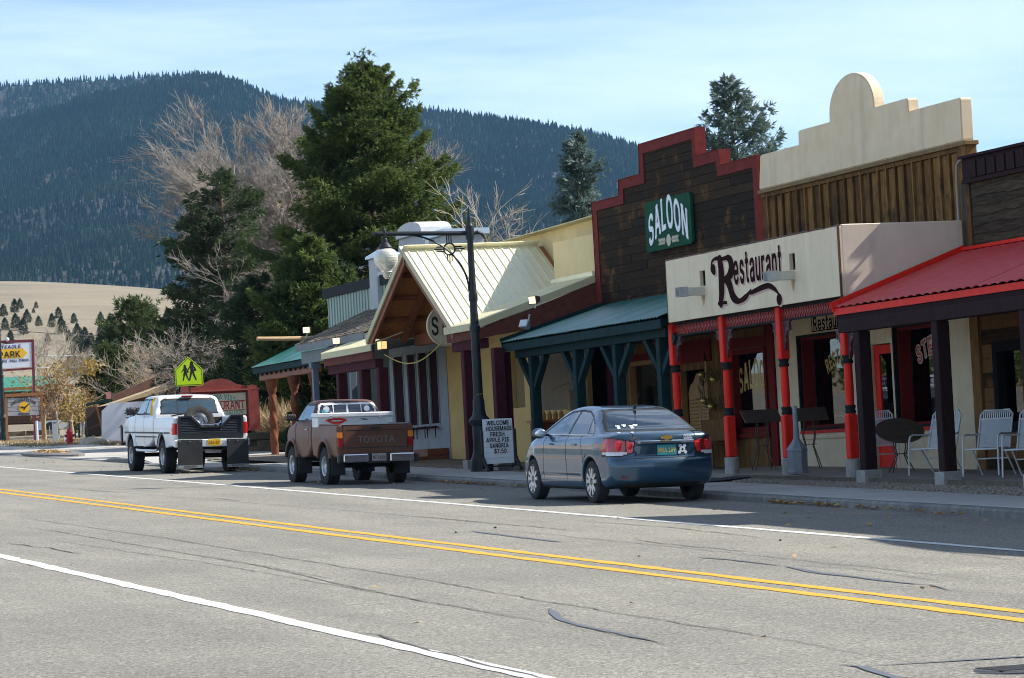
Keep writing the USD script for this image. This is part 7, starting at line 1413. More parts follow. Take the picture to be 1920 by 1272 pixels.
# wreath and carved bear by the swing doors
wr = thing('dried_wreath', 'dried twig wreath with gold ornaments hanging beside the saloon swing doors', 'wreath', (25.6, 65.2, 3.2)); tw = MB()
for k in range(90):
    a = rng.uniform(0, 2 * PI); r = rng.uniform(0.26, 0.40); p0 = np.array([25.58, 65.25 + 0.62 * r / 0.36 * math.cos(a), 3.15 + 0.40 * r / 0.36 * math.sin(a)]); tw.tube([p0, p0 + np.array([rng.uniform(-0.10, 0.06), -0.22 * math.sin(a) + rng.normal(0, .06), 0.18 * math.cos(a) + rng.normal(0, .06)])], [0.014, 0.004], 4, cap=False)
tag(obj('twigs', tw, mat('dry_twig', (0.07, 0.045, 0.02), (0.16, 0.11, 0.05), scale=12), wr), kind='stuff')
for (dy, dz) in ((0.35, 0.32), (-0.3, 0.2), (0.3, -0.22), (-0.1, -0.35)): obj('ornament', MB().tm(trimesh.creation.icosphere(2, 0.075)).move(loc=(25.5, 65.25 + dy, 3.15 + dz)), mat('gold_ornament', (0.5, 0.36, 0.12), metal=0.8, rough=0.3), wr, smooth=True)
bn = thing('porch_bench', 'dark rustic bench under the wreath beside the saloon door', 'bench', (25, 64.6, 1.5)); zf = float(floor_z(64.5))
obj('seat', MB().box(24.9, 25.45, 63.9, 65.6, zf + 0.42, zf + 0.47, 0.01), timber_red, bn); obj('backrest', MB().box(25.42, 25.5, 63.9, 65.6, zf + 0.50, zf + 0.95, 0.02), brown_plank[1], bn)
for x in (24.98, 25.38):
    for y in (64.0, 65.5): obj('leg', MB().box(x - 0.04, x + 0.04, y - 0.04, y + 0.04, zf, zf + 0.415), timber_red, bn)

# ================================================================== FAR LEFT: SIGNS, HYDRANT, FENCES, SHEDS
def G(x, y): return float(gz(x, y))
def place(px, py, y): q = at_y(px, py, y); return q[0]
# school crossing sign
y = 96.0; x = place(353, 700, y); zb = G(x, y) + 0.02; c = at_y(354, 697, y); k = y / CAM_R[1, 2] / CAM_F * 0.985   # metres per pixel
fluo = mat('fluorescent_yellow_green', (0.50, 0.72, 0.01), (0.53, 0.75, 0.015), rough=0.4)
sc_ = thing('school_crossing_sign', 'fluorescent yellow green pentagon sign with two walking pupils above the white truck', 'traffic sign', (x, y, zb))
pen = Polygon([(-0.41, -0.41), (0.41, -0.41), (0.41, 0.06), (0, 0.43), (-0.41, 0.06)]).buffer(-0.05).buffer(0.05)
obj('panel', MB().ext(affinity.translate(pen, c[0], c[2]), 'xz', y - 0.004, y), fluo, sc_)
obj('border', MB().ext(affinity.translate(pen.buffer(-0.022).difference(pen.buffer(-0.038)), c[0], c[2]), 'xz', y - 0.006, y - 0.0045), ink, sc_)
def walker(cx, cz, s, skirt):
    S = lambda pts, w: stroke(pts, w, 4)
    g = [Point(0, 0.36).buffer(0.052), S([(0, 0.29), (0.0, 0.10)], [0.13, 0.10]), S([(-0.01, 0.1), (-0.05, -0.06), (-0.09, -0.22)], [0.08, 0.06, 0.045]), S([(0.02, 0.1), (0.07, -0.06), (0.13, -0.21)], [0.08, 0.06, 0.045]), S([(-0.03, 0.27), (-0.10, 0.17), (-0.14, 0.11)], [0.05, 0.045, 0.03]), S([(0.05, 0.26), (0.11, 0.16), (0.13, 0.12)], [0.05, 0.05, 0.04]), sbox(0.06, 0.08, 0.15, 0.16)]
    if skirt: g.append(Polygon([(-0.05, 0.14), (0.05, 0.14), (0.10, -0.02), (-0.09, -0.02)]))
    return affinity.translate(affinity.scale(unary_union(g), s, s, origin=(0, 0)), cx, cz)
obj('pupil_figure', MB().ext(affinity.translate(walker(-0.11, -0.09, 0.70, True), c[0], c[2]), 'xz', y - 0.006, y - 0.0045), ink, sc_); obj('pupil_figure', MB().ext(affinity.translate(walker(0.09, -0.06, 0.86, False), c[0], c[2]), 'xz', y - 0.006, y - 0.0045), ink, sc_)
obj('post', MB().box(c[0] - 0.03, c[0] + 0.03, y + 0.005, y + 0.05, zb - 0.2, c[2] + 0.35), mat('brown_steel_post', (0.06, 0.05, 0.045), rough=0.6, metal=0.3), sc_)
# red monument sign of the lodge
y = 112.2; A = at_y(346, 740, y); mpx = at_y(447, 740, y)[0] - at_y(346, 740, y)[0]; mpx /= 101; zg = G(28, y) - 0.05
brick_red = mat('oxblood_wood', (0.20, 0.035, 0.028), (0.27, 0.055, 0.042), scale=4, rough=0.7)
ms = thing('lodge_sign', 'oxblood wooden roadside sign with cream lettered panel behind the white truck', 'sign', (at_y(410, 800, y)[0], y, zg))
def px2(px, py): q = at_y(px, py, y); return q[0], q[2]
bx = lambda a, b: [px2(*a), px2(*b)]
(xa, za), (xb, zb_) = px2(341, 734), px2(484, 727); L_, Rr_ = px2(345, 800), px2(468, 804)
top = [px2(368, 722), px2(385, 718), px2(398, 712), px2(415, 710), px2(430, 713), px2(442, 720), px2(452, 722)]
obj('crest', MB().ext(Polygon([px2(345, 735), px2(345, 727), px2(368, 726)] + top + [px2(462, 724), px2(462, 729)]), 'xz', y - 0.06, y + 0.06), brick_red, ms)
obj('cap_moulding', MB().bar((*px2(340, 736)[:1], y, px2(340, 736)[1]), (px2(484, 729)[0], y, px2(484, 729)[1]), 0.30, 0.05), mat('light_oxblood', (0.32, 0.08, 0.065), rough=0.6), ms)
obj('back_board', MB().ext(Polygon([px2(346, 737), px2(462, 731), px2(466, 803), px2(350, 806)]), 'xz', y + 0.02, y + 0.10), brick_red, ms)
for (a, b, c_, d_) in (((463, 731), (482, 729), (487, 806), (467, 807)), ((338, 737), (357, 736), (361, 808), (342, 809))):
    obj('pillar', MB().ext(Polygon([px2(*a), px2(*b), px2(*c_), px2(*d_)]), 'xz', y - 0.15, y + 0.16), brick_red, ms)
    obj('finial', MB().ext(Polygon([(px2(*a)[0] + 0.03, px2(*a)[1] + 0.03), (px2(*b)[0] - 0.03, px2(*b)[1] + 0.03), (px2(*b)[0] - 0.08, px2(*b)[1] + 0.36), ((px2(*a)[0] + px2(*b)[0]) / 2, px2(*b)[1] + 0.42), (px2(*a)[0] + 0.08, px2(*a)[1] + 0.36)]), 'xz', y - 0.12, y + 0.13), brick_red, ms)
cream_panel = mat('cream_sign_panel', (0.62, 0.60, 0.46), (0.67, 0.65, 0.50), scale=2, rough=0.6)
pts = [px2(367, 741), px2(460, 736), px2(462, 777), px2(369, 781)]; obj('panel', MB().ext(Polygon(pts), 'xz', y - 0.02, y + 0.015), cream_panel, ms)
ax_ = np.array(px2(414, 751)); slope = math.degrees(math.atan2(pts[1][1] - pts[0][1], pts[1][0] - pts[0][0])); wpx = (pts[1][0] - pts[0][0])
def msign(text, h_, py, fit, m_, arch=False, serif=0.03):
    g = text_flat(text, h_, width=0.9, serif=serif) if not arch else arc_text(text, h_, 1.6, 0.9, 0.02); b = g.bounds
    g = affinity.scale(g, fit * wpx / (b[2] - b[0]), 1, origin=(0, 0)); g = affinity.rotate(g, slope, origin=(0, 0)); q = px2(414, py); obj('lettering', MB().ext(affinity.translate(g, q[0], q[1]), 'xz', y - 0.03, y - 0.0205), m_, ms, kind='stuff')
teal_i = mat('teal_sign_ink', (0.10, 0.36, 0.32)); red_i = mat('red_sign_ink', (0.45, 0.05, 0.04))
msign('LAGUNA VISTA', 0.17, 749, 0.72, teal_i, True); msign('RESTAURANT', 0.27, 768, 0.96, red_i); msign('& HISTORIC SALOON', 0.13, 778.5, 0.9, teal_i)
for py in (753.5, 770.5): q = px2(414, py); g = affinity.translate(affinity.rotate(sbox(-wpx * .49, -0.012, wpx * .49, 0.012), slope, origin=(0, 0)), *q); obj('rule', MB().ext(g, 'xz', y - 0.028, y - 0.0205), red_i, ms)
# retaining wall of old sleepers below the sign
tie_m = mat('old_sleeper', (0.10, 0.075, 0.05), (0.20, 0.16, 0.115), scale=5, stretch=(0.5, 4, 4), rough=0.9, bump=0.01, bscale=12, rand=0.15)
rw_ = thing('sleeper_wall', 'low retaining wall of stacked brown timber sleepers behind the carved posts', 'retaining wall', (27, 108, 2.6))
q0, q1 = at_x(430, 800, 27.6), at_x(600, 795, 27.6)
for r in range(3):
    for k in range(5):
        x0 = 25.9 + k * 2.5 + (r % 2) * 0.9; yy = 109.5; z = G(x0, yy) + 0.02 + r * 0.215
        obj('sleeper', MB().box(x0 + 0.01, x0 + 2.48, yy - 0.11 + r * 0.03, yy + 0.11 + r * 0.03, z, z + 0.205, 0.015), tie_m, rw_)
obj('bank_top', MB().box(25.9, 38.6, 109.7, 115.5, 2.5, 3.28), soil_m, rw_)
# campground signs
y = 166.0
def px3(px, py): q = at_y(px, py, y); return q[0], q[2]
rvm = mat('burgundy_steel', (0.13, 0.02, 0.035), (0.16, 0.028, 0.045), rough=0.5)
cs = thing('campground_sign', 'white billboard with yellow arrow on burgundy steel frame at the left edge', 'sign', (px3(50, 820)[0], y, G(27, y)))
obj('panel', MB().ext(Polygon([px3(-50, 650), px3(58, 642), px3(59, 688), px3(-49, 694)]), 'xz', y - 0.04, y), mat('white_sign_panel', (0.66, 0.70, 0.78), rough=0.5), cs)
obj('rail', MB().bar((px3(-55, 644)[0], y, px3(-55, 644)[1]), (px3(62, 639)[0], y, px3(62, 639)[1]), 0.10, 0.13), rvm, cs); obj('rail', MB().bar((px3(-55, 699)[0], y, px3(-55, 699)[1]), (px3(63, 691)[0], y, px3(63, 691)[1]), 0.10, 0.10), rvm, cs)
obj('post', MB().bar((px3(61, 637)[0], y, px3(61, 637)[1]), (px3(66, 822)[0], y, px3(66, 822)[1] - 0.1), 0.12, 0.12), rvm, cs); obj('post', MB().bar((px3(-52, 642)[0], y, px3(-52, 642)[1]), (px3(-47, 826)[0], y, px3(-47, 826)[1] - 0.1), 0.12, 0.12), rvm, cs)
obj('arrow', MB().ext(Polygon([px3(-45, 657), px3(40, 654), px3(40, 651), px3(51, 662), px3(41, 674), px3(41, 671), px3(-44, 676)]), 'xz', y - 0.05, y - 0.041), mat('arrow_yellow', (0.8, 0.47, 0.03), rough=0.5), cs)
def t3(name, par, text, px, py, hpx, wpx_, m_, slope=-2.0, dy=0.051, italic=0.0):
    g = text_flat(text, 1.0, width=0.8); b = g.bounds; s_ = (px3(px + wpx_ / 2, py)[0] - px3(px - wpx_ / 2, py)[0]) / (b[2] - b[0]); hh = hpx * (px3(px, py - 1)[1] - px3(px, py)[1])
    g = affinity.scale(g, s_, hh, origin=(0, 0)); g = affinity.skew(g, xs=italic, origin=(0, 0)) if italic else g; g = affinity.rotate(g, math.degrees(math.atan2(px3(50, 650)[1] - px3(0, 653.4)[1], px3(50, 650)[0] - px3(0, 653.4)[0])), origin=(0, 0)); q = px3(px, py); obj(name, MB().ext(affinity.translate(g, *q), 'xz', y - dy - 0.008, y - dy), m_, par)
navy = mat('navy_ink', (0.02, 0.02, 0.10)); t3('lettering', cs, 'EAGLE', 23, 654, 6.5, 30, navy, italic=12, dy=0.0405); t3('lettering', cs, 'T', 4, 655, 6, 6, navy, italic=12, dy=0.0405); t3('lettering', cs, 'PARK', 18, 670.5, 11, 40, ink); t3('lettering', cs, 'UPS · PULL THRUS', 28, 679, 4.5, 52, navy, dy=0.0405)
obj('sign_lamp', MB().tm(trimesh.creation.icosphere(2, 0.10)).move(loc=(px3(13, 637)[0], y - 0.1, px3(13, 637)[1])), white_metal, cs)
y = 158.0
es = thing('eagle_sign', 'weathered grey plank sign with black eagle over a yellow sun in brown timber frame', 'sign', (px3(45, 820)[0], y, G(26, y)))
brn = mat('frame_timber', (0.22, 0.09, 0.03), (0.30, 0.13, 0.05), rough=0.7); gpl = mat('silver_plank', (0.26, 0.26, 0.27), (0.36, 0.36, 0.37), scale=4, stretch=(0.4, 4, 4), rough=0.85)
for k in range(4):
    f0, f1 = k / 4, (k + 1) / 4; L0 = lambda f: (14 + 0.5 * f, 747 + 34 * f); R0_ = lambda f: (73 + 0.6 * f, 745 + 33.5 * f)
    obj('plank', MB().ext(Polygon([px3(*L0(f0 + 0.012)), px3(*R0_(f0 + 0.012)), px3(*R0_(f1 - 0.012)), px3(*L0(f1 - 0.012))]), 'xz', y - 0.03, y), gpl, es)
obj('rail', MB().bar((px3(10, 742)[0], y, px3(10, 742)[1]), (px3(79, 739)[0], y, px3(79, 739)[1]), 0.12, 0.14), brn, es)
obj('post', MB().bar((px3(77, 738)[0], y, px3(77, 738)[1]), (px3(81, 824)[0], y, px3(81, 824)[1] - 0.1), 0.10, 0.10), brn, es); obj('post', MB().bar((px3(11, 742)[0], y, px3(11, 742)[1]), (px3(14, 826)[0], y, px3(14, 826)[1] - 0.1), 0.10, 0.10), brn, es)
cc = px3(45, 764); u = px3(46, 764)[0] - px3(45, 764)[0]
obj('sun_disc', MB().ext(Point(*cc).buffer(10.2 * u), 'xz', y - 0.04, y - 0.031), mat('sun_yellow', (0.75, 0.42, 0.02)), es)
eg = unary_union([Polygon([(-11, 1), (-4, 2), (0, 0.5), (4, 3), (10, 7.5), (11, 7), (7, 2.5), (3, -1), (1, -4), (-1, -4), (-1.5, -1.5), (-6, -0.5)]), Polygon([(-1, -1), (1.5, -1), (2, -4.5), (-0.5, -4)])]); obj('eagle', MB().ext(affinity.translate(affinity.scale(eg, u, u, origin=(0, 0)), *cc), 'xz', y - 0.05, y - 0.041), ink, es)
g = arc_text('LOST EAGLE RV PARK', 4.2 * u, 62 * u, 0.85, 0.02); b = g.bounds; g = affinity.scale(g, 48 * u / (b[2] - b[0]), 1.3, origin=(0, 0)); obj('lettering', MB().ext(affinity.translate(g, px3(44, 755)[0], px3(44, 752.5)[1]), 'xz', y - 0.038, y - 0.031), ink, es)
g = text_flat('Welcome', 3.6 * u, width=0.9, serif=0.03); obj('lettering', MB().ext(affinity.translate(g, *px3(45, 778)), 'xz', y - 0.038, y - 0.031), ink, es)
# hydrant
hx = place(131, 832, 141.0); hz = G(hx, 141.0) + 0.03; red_h = mat('hydrant_red', (0.38, 0.02, 0.03), (0.45, 0.03, 0.04), rough=0.5)
hd = thing('fire_hydrant', 'red fire hydrant on the dry verge left of the white truck', 'hydrant', (hx, 141, hz)); obj('barrel', MB().lathe([(0, 0), (0.17, 0), (0.17, 0.06), (0.13, 0.08), (0.13, 0.18), (0.19, 0.2), (0.19, 0.26), (0.13, 0.28), (0.12, 0.52), (0.15, 0.54), (0.15, 0.58), (0.12, 0.6), (0.09, 0.68), (0.03, 0.72), (0.03, 0.77), (0, 0.77)], (hx, 141, hz), 16), red_h, hd, smooth=40)
for s in (-1, 1): obj('nozzle', MB().tube([(hx + s * 0.1, 141, hz + 0.42), (hx + s * 0.21, 141, hz + 0.42)], 0.06, 10), red_h, hd)
obj('nozzle', MB().tube([(hx, 140.9, hz + 0.36), (hx, 140.76, hz + 0.36)], 0.085, 12), red_h, hd)
# utility box, bollard, white post
def simple(name, label, cat, px, py, y, build): x = place(px, py, y); z = G(x, y) + 0.02; t = thing(name, label, cat, (x, y, z)); build(t, x, y, z); return t
simple('utility_pedestal', 'tall pale grey utility cabinet on the verge beside the eagle sign', 'cabinet', 104, 822, 150, lambda t, x, y, z: (obj('cabinet', MB().box(x - 0.11, x + 0.11, y - 0.1, y + 0.1, z, z + 0.95, 0.01), mat('pale_grey_paint', (0.34, 0.37, 0.40), rough=0.5), t), obj('lid', MB().box(x - 0.125, x + 0.125, y - 0.115, y + 0.115, z + 0.955, z + 0.99), mat('pale_grey_paint', (0.34, 0.37, 0.40)), t)))
simple('marker_post', 'white round marker post under the eagle sign', 'post', 70, 822, 155, lambda t, x, y, z: (obj('post', MB().lathe([(0, 0), (0.06, 0), (0.055, 0.95), (0.04, 1.0), (0, 1.0)], (x, y, z), 12), white_metal, t)))
simple('marker_post', 'short white stake on the verge beside the hydrant', 'post', 122, 826, 150, lambda t, x, y, z: (obj('post', MB().box(x - 0.04, x + 0.04, y - 0.04, y + 0.04, z, z + 0.42), white_metal, t)))
# rocks on the verge
rock_m = mat('pale_rock', (0.40, 0.33, 0.25), (0.58, 0.50, 0.40), scale=6, rough=0.95)
for k, (px, py, s, lb_) in enumerate(((170, 833, 0.42, 'long tan boulder, leftmost of the verge rocks'), (183, 831, 0.36, 'tan boulder in the middle of the verge rocks'), (193, 830, 0.30, 'pale rounded boulder nearest the white tarp wall'), (205, 832, 0.26, 'small boulder at the foot of the white tarp wall'))):
    x = place(px, py, 140 + k); z = G(x, 140 + k); m = trimesh.creation.icosphere(3); v = np.array(m.vertices); v = v * (1 + 0.5 * (meshkit.fbm(v * 1.6 + k * 7, 3, k)[:, None] - 0.5)) * [s * 1.2, s * 0.8, s * 0.62]
    tag(obj('boulder', (v + [x, 140 + k, z + s * 0.25], np.array(m.faces)), rock_m, smooth=True), lb_, 'boulder', 'boulders on the verge')
# white windbreak wall and the lean-to roof above it
y = 146.0; tarp = mat('white_tarp', (0.44, 0.48, 0.58), (0.50, 0.54, 0.64), scale=1.2, rough=0.6)
tw_ = thing('tarp_wall', 'tall plain white tarp panel standing left of the white truck', 'panel', (px3(230, 825)[0], y, G(29, y)))
obj('sheet', MB().ext(Polygon([px3(191, 832), px3(191, 771), px3(207, 756), px3(300, 751), px3(300, 832)]), 'xz', y, y + 0.05), tarp, tw_); obj('frame', MB().box(px3(192, 800)[0], px3(299, 800)[0], y + 0.06, y + 0.12, px3(200, 800)[1], px3(200, 800)[1] + 0.1), brn, tw_)
y = 156.0
sh_ = thing('lean_to_roof', 'rusty brown lean-to with plywood underside rising behind the white tarp', 'shed', (px3(260, 760)[0], y, G(30, y)))
obj('roof_edge', MB().ext(Polygon([px3(208, 742), px3(300, 703), px3(345, 690), px3(345, 706), px3(212, 753)]), 'xz', y - 0.1, y + 0.1), mat('rusty_brown', (0.11, 0.055, 0.04), (0.16, 0.08, 0.06), rough=0.7), sh_)
obj('plywood', MB().ext(Polygon([px3(178, 764), px3(212, 753), px3(345, 707), px3(345, 716), px3(250, 748), px3(205, 760)]), 'xz', y - 2.5, y - 0.11), mat('pale_plywood', (0.38, 0.285, 0.165), (0.44, 0.335, 0.20)), sh_)
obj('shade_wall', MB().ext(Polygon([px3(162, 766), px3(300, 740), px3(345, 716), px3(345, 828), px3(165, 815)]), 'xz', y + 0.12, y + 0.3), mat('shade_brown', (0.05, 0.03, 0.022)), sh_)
obj('green_fascia', MB().bar((px3(160, 760)[0], y - 0.2, px3(160, 760)[1]), (px3(203, 750)[0], y - 0.2, px3(203, 750)[1]), 0.05, 0.12), green_paint, sh_)
obj('leaning_pole', MB().tube([(px3(178, 762)[0], y - 0.4, px3(178, 762)[1]), (px3(192, 820)[0], y - 0.4, px3(192, 820)[1])], 0.05, 6), brn, sh_)
obj('notice', MB().box(px3(195, 740)[0], px3(204, 740)[0], y - 0.5, y - 0.48, px3(199, 749)[1], px3(199, 736)[1]), mat('faded_red_notice', (0.35, 0.16, 0.15)), sh_)
# green roofed cabin far left
y = 196.0
cb = thing('green_roof_cabin', 'dark brown cabin with long green metal roof behind the campground sign', 'cabin', (px3(60, 760)[0], y, G(30, y)))
n = 16
for k in range(n):
    f0, f1 = k / n, (k + 1) / n; t0 = lambda f: (-120 + 245 * f, 708 - 9 * f); b0 = lambda f: (-120 + 247 * f, 741 - 10 * f)
    (xa, za), (xb, zb2), (xc, zc), (xd, zd) = px3(*t0(f0)), px3(*t0(f1)), px3(*b0(f1)), px3(*b0(f0))
    obj('roof_sheet', MB().add([(xa, y + 4, za), (xb - 0.02, y + 4, zb2), (xc - 0.02, y - 1, zc), (xd, y - 1, zd), (xa, y + 4, za - 0.05), (xb - 0.02, y + 4, zb2 - 0.05), (xc - 0.02, y - 1, zc - 0.05), (xd, y - 1, zd - 0.05)], [(0, 1, 2, 3), (4, 7, 6, 5), (3, 2, 6, 7), (0, 3, 7, 4), (1, 5, 6, 2)]), mat('cabin_green_roof', (0.03, 0.15, 0.105), (0.04, 0.20, 0.14), rough=0.6), cb)
obj('wall', MB().ext(Polygon([px3(-115, 740), px3(128, 727), px3(130, 790), px3(-112, 800)]), 'xz', y - 0.2, y + 4), mat('cabin_log', (0.07, 0.035, 0.022), (0.11, 0.055, 0.035)), cb); obj('eave_board', MB().bar((px3(-120, 738)[0], y - 1.02, px3(-120, 738)[1]), (px3(132, 725)[0], y - 1.02, px3(132, 725)[1]), 0.04, 0.18), brn, cb)
# white trailer and pale car in the yard behind the verge
y = 186.0
tr = thing('white_trailer', 'long low white trailer parked behind the yellow leaved bush', 'trailer', (px3(130, 800)[0], y, G(30, y))); obj('body', MB().ext(Polygon([px3(80, 806), px3(80, 790), px3(120, 787), px3(146, 785), px3(160, 768), px3(160, 803)]), 'xz', y, y + 2), mat('trailer_white', (0.56, 0.60, 0.66), rough=0.4), tr)
for px in (95, 140): obj('wheel', MB().lathe([(0, -0.1), (0.33, -0.1), (0.35, 0), (0.33, 0.1), (0, 0.1)], (px3(px, 806)[0], y - 0.11, G(30, y) + 0.35), 16, 'y'), tyre_m, tr)
y = 178.0
pc = thing('pale_car', 'pale blue car in the yard between the trees and the white tarp', 'car', (px3(174, 805)[0], y, G(30, y))); obj('body', MB().ext(Polygon([px3(162, 808), px3(162, 797), px3(166, 795), px3(171, 788), px3(178, 788), px3(184, 796), px3(186, 800), px3(186, 808)]).buffer(0.06), 'xz', y, y + 1.7), mat('pale_blue_car', (0.42, 0.48, 0.58), rough=0.3, coat=0.8), pc)
obj('window', MB().ext(Polygon([px3(166, 796), px3(171, 790), px3(177, 790), px3(181, 796)]), 'xz', y - 0.02, y + 0.02), car_glass, pc)
for px in (167, 182): obj('wheel', MB().lathe([(0, -0.1), (0.27, -0.1), (0.3, 0), (0.27, 0.1), (0, 0.1)], (px3(px, 808)[0], y - 0.05, px3(px, 808)[1]), 16, 'y'), tyre_m, pc)
# yard fence of thin posts and a low timber edge
for k, (px, lb_) in enumerate(((94, 'thin metal stake between the eagle sign and the grey cabinet'), (154, 'thin metal stake right of the hydrant'), (140, 'dark green porch post of the yard shelter, left one'), (148, 'dark green porch post of the yard shelter, middle one'), (162, 'dark green porch post of the yard shelter, right one'))):
    yy = 152 if k < 2 else 172; x = place(px, 824 if k < 2 else 805, yy); z = G(x, yy); w = 0.03 if k < 2 else 0.09
    tag(obj('yard_post', MB().box(x - w / 2, x + w / 2, yy - w / 2, yy + w / 2, z - 0.1, z + (0.8 if k < 2 else 1.75)), galv if k < 2 else green_paint), lb_, 'post')
y = 172.0; ve = thing('timber_edging', 'weathered timber beam edging the verge behind the far street lamp', 'edging', (px3(30, 800)[0], y, G(26, y)))
for k in range(3): obj('beam', MB().box(px3(-60 + k * 55, 808)[0], px3(-7 + k * 55, 808)[0], y, y + 0.2, G(26, y) + 0.1 + 0.0, G(26, y) + 0.35, 0.015), tie_m, ve)
# overhead wires
for k, (a, b, yy, lb_) in enumerate((((-60, 612), (420, 632), 260, 'upper black overhead wire crossing the tan hill'), ((60, 666), (330, 645), 240, 'pale overhead wire below the hill, upper one'), ((60, 690), (330, 662), 240, 'pale overhead wire below the hill, lower one'))):
    P0, P1 = at_y(*a, yy), at_y(*b, yy + 40); pts = [P0 + (P1 - P0) * t + np.array([0, 0, -1.2 * 4 * t * (1 - t) * 0.3]) for t in np.linspace(0, 1, 14)]
    tag(obj('overhead_wire', MB().tube(pts, 0.035 if k == 0 else 0.03, 5), mat('wire_black', (0.03, 0.03, 0.03)) if k == 0 else galv), lb_, 'wire')
# ================================================================== TREES AND PLANTS
def blades(mb, P, D, L, Wd, r, spread=0.6, per=6):
    """Clusters of narrow needle blades at points P growing along D."""
    n = len(P); k = n * per; Pr = np.repeat(P, per, 0); Dr = np.repeat(D, per, 0) + r.normal(0, spread, (k, 3)); Dr /= np.linalg.norm(Dr, axis=1, keepdims=True)
    l = np.repeat(np.broadcast_to(L, (n,)), per) * r.uniform(0.6, 1.25, k); s = np.cross(Dr, r.normal(0, 1, (k, 3))); s /= np.linalg.norm(s, axis=1, keepdims=True) + 1e-9
    w = np.broadcast_to(Wd, (n,)).repeat(per)[:, None] * 0.5; m_ = Pr + Dr * (l * 0.45)[:, None]
    v = np.stack([Pr, m_ - s * w, Pr + Dr * l[:, None], m_ + s * w], 1).reshape(-1, 3); i = np.arange(k) * 4
    mb.add(v, np.concatenate([np.stack([i, i + 1, i + 2], 1), np.stack([i, i + 2, i + 3], 1)]))
def conifer(name, label, base, h, rad, seed, m_leaf, m_bark, limbs=150, clear=0.06, profile=None, dens=1.0, blade=(0.24, 0.05), droop=0.25, ragged=0.25, group=None, lean=0.0, per=6, upturn=0.3, offset_fn=None):
    r = np.random.default_rng(seed); t = thing(name, label, 'tree', tuple(base), group=group); base = np.array(base, float)
    tr = MB(); zz = np.linspace(0, h * 0.97, 12); path = np.stack([lean * (zz / h) ** 1.5 + 0.05 * np.sin(zz), 0.04 * np.cos(zz * 1.3), zz], 1)
    tr.tube(path, np.interp(zz, [0, h], [0.025 * h, 0.012]), 8); profile = profile or (lambda u: (1 - u) ** 0.85)
    cr = MB(); tw = MB()
    for k in range(limbs):
        u = clear + (1 - clear) * (k + r.uniform(0, 1)) / limbs; z = h * u; R = rad * profile(u) * (1 + r.normal(0, ragged)); R = max(R, 0.12)
        a = r.uniform(0, 2 * PI)
        if offset_fn: R *= offset_fn(a, u)
        el0 = np.interp(u, [0, 0.5, 1.0], [-0.12, 0.12, 0.75]) + r.normal(0, 0.08); s = np.linspace(0, 1, 7); d = np.array([math.cos(a), math.sin(a)])
        hor = R * s; ver = R * (math.tan(el0) * s - droop * s ** 1.5 + upturn * s ** 3.2)
        c0_ = np.array([np.interp(z, zz, path[:, 0]), np.interp(z, zz, path[:, 1]), z]); L = np.stack([c0_[0] + hor * d[0], c0_[1] + hor * d[1], z + ver], 1)
        tw.tube(L, np.linspace(0.012 + 0.012 * R, 0.006, 7), 4, cap=False)
        m = max(6, int(46 * R * dens)); sp = np.sqrt(r.uniform(0.06, 1, m)); side = r.normal(0, 1, m) * (0.26 * R ** 0.7) * np.sin(np.clip(sp, 0.08, 1) * PI * 0.82) ; n2 = np.array([-d[1], d[0]])
        P = np.stack([np.interp(sp, s, L[:, 0]) + n2[0] * side, np.interp(sp, s, L[:, 1]) + n2[1] * side, np.interp(sp, s, L[:, 2]) - np.abs(side) * 0.22 - r.uniform(0, 0.16, m) * min(R, 1.2)], 1)
        D = np.stack([d[0] + n2[0] * side * 1.3, d[1] + n2[1] * side * 1.3, r.normal(0.12, 0.22, m)], 1)
        blades(cr, P, D, blade[0] * (0.75 + 0.5 * r.uniform(0, 1, m)), blade[1], r, 0.55, per)
    top = np.array([[path[-1, 0], path[-1, 1], h * 0.95 + q * 0.012 * h] for q in range(5)]); blades(cr, top, np.tile([0, 0, 1.0], (5, 1)), blade[0], blade[1], r, 0.5, 10)
    tk = obj('trunk', tr, m_bark, t, local=True, smooth=True); tag(obj('limbs', tw, m_bark, tk, local=True), kind='stuff'); obj('crown', cr, m_leaf, t, local=True)
    return t
bark = mat('conifer_bark', (0.07, 0.045, 0.03), (0.14, 0.095, 0.065), scale=9, stretch=(3, 3, 0.6), rough=0.95, bump=0.02, bscale=20)
spruce_leaf = leaf_mat('spruce_needles', (0.034, 0.060, 0.020), (0.115, 0.16, 0.042), (0.17, 0.205, 0.055), scale=0.9, trans=0.35, lo=0.25, hi=0.58)
dark_leaf = leaf_mat('fir_needles', (0.024, 0.046, 0.024), (0.068, 0.10, 0.042), scale=0.9, trans=0.35, lo=0.25, hi=0.58)
blue_leaf = leaf_mat('blue_spruce_needles', (0.075, 0.12, 0.105), (0.18, 0.24, 0.21), (0.27, 0.32, 0.27), scale=1.2, trans=0.3)
pine_leaf = leaf_mat('pine_needles', (0.03, 0.055, 0.02), (0.085, 0.115, 0.04), scale=0.8, trans=0.35, lo=0.25, hi=0.58)
def tbase(px, y): x = at_y(px, 700, y)[0]; return (x, y, float(land_z(x, y)) if y < 230 else float(land_z(x, y)))
def ht(px, py, y, b): return float(at_y(px, py, y)[2] - b[2])
b = tbase(712, 122); H_ = ht(703, 124, 122, b)
prof = lambda u: np.interp(u, [0, 0.25, 0.42, 0.55, 0.72, 0.86, 0.95, 1], [0.95, 1.05, 1.0, 0.86, 0.60, 0.36, 0.17, 0.04])
conifer('spruce_tree', 'tallest green spruce with broad layered crown rising behind the yellow gable', b, H_, 4.1, 3, spruce_leaf, bark, 330, 0.05, prof, 1.5, (0.19, 0.045), 0.3, 0.13, per=7)
b = tbase(590, 107.5); H_ = ht(578, 452, 107.5, b)
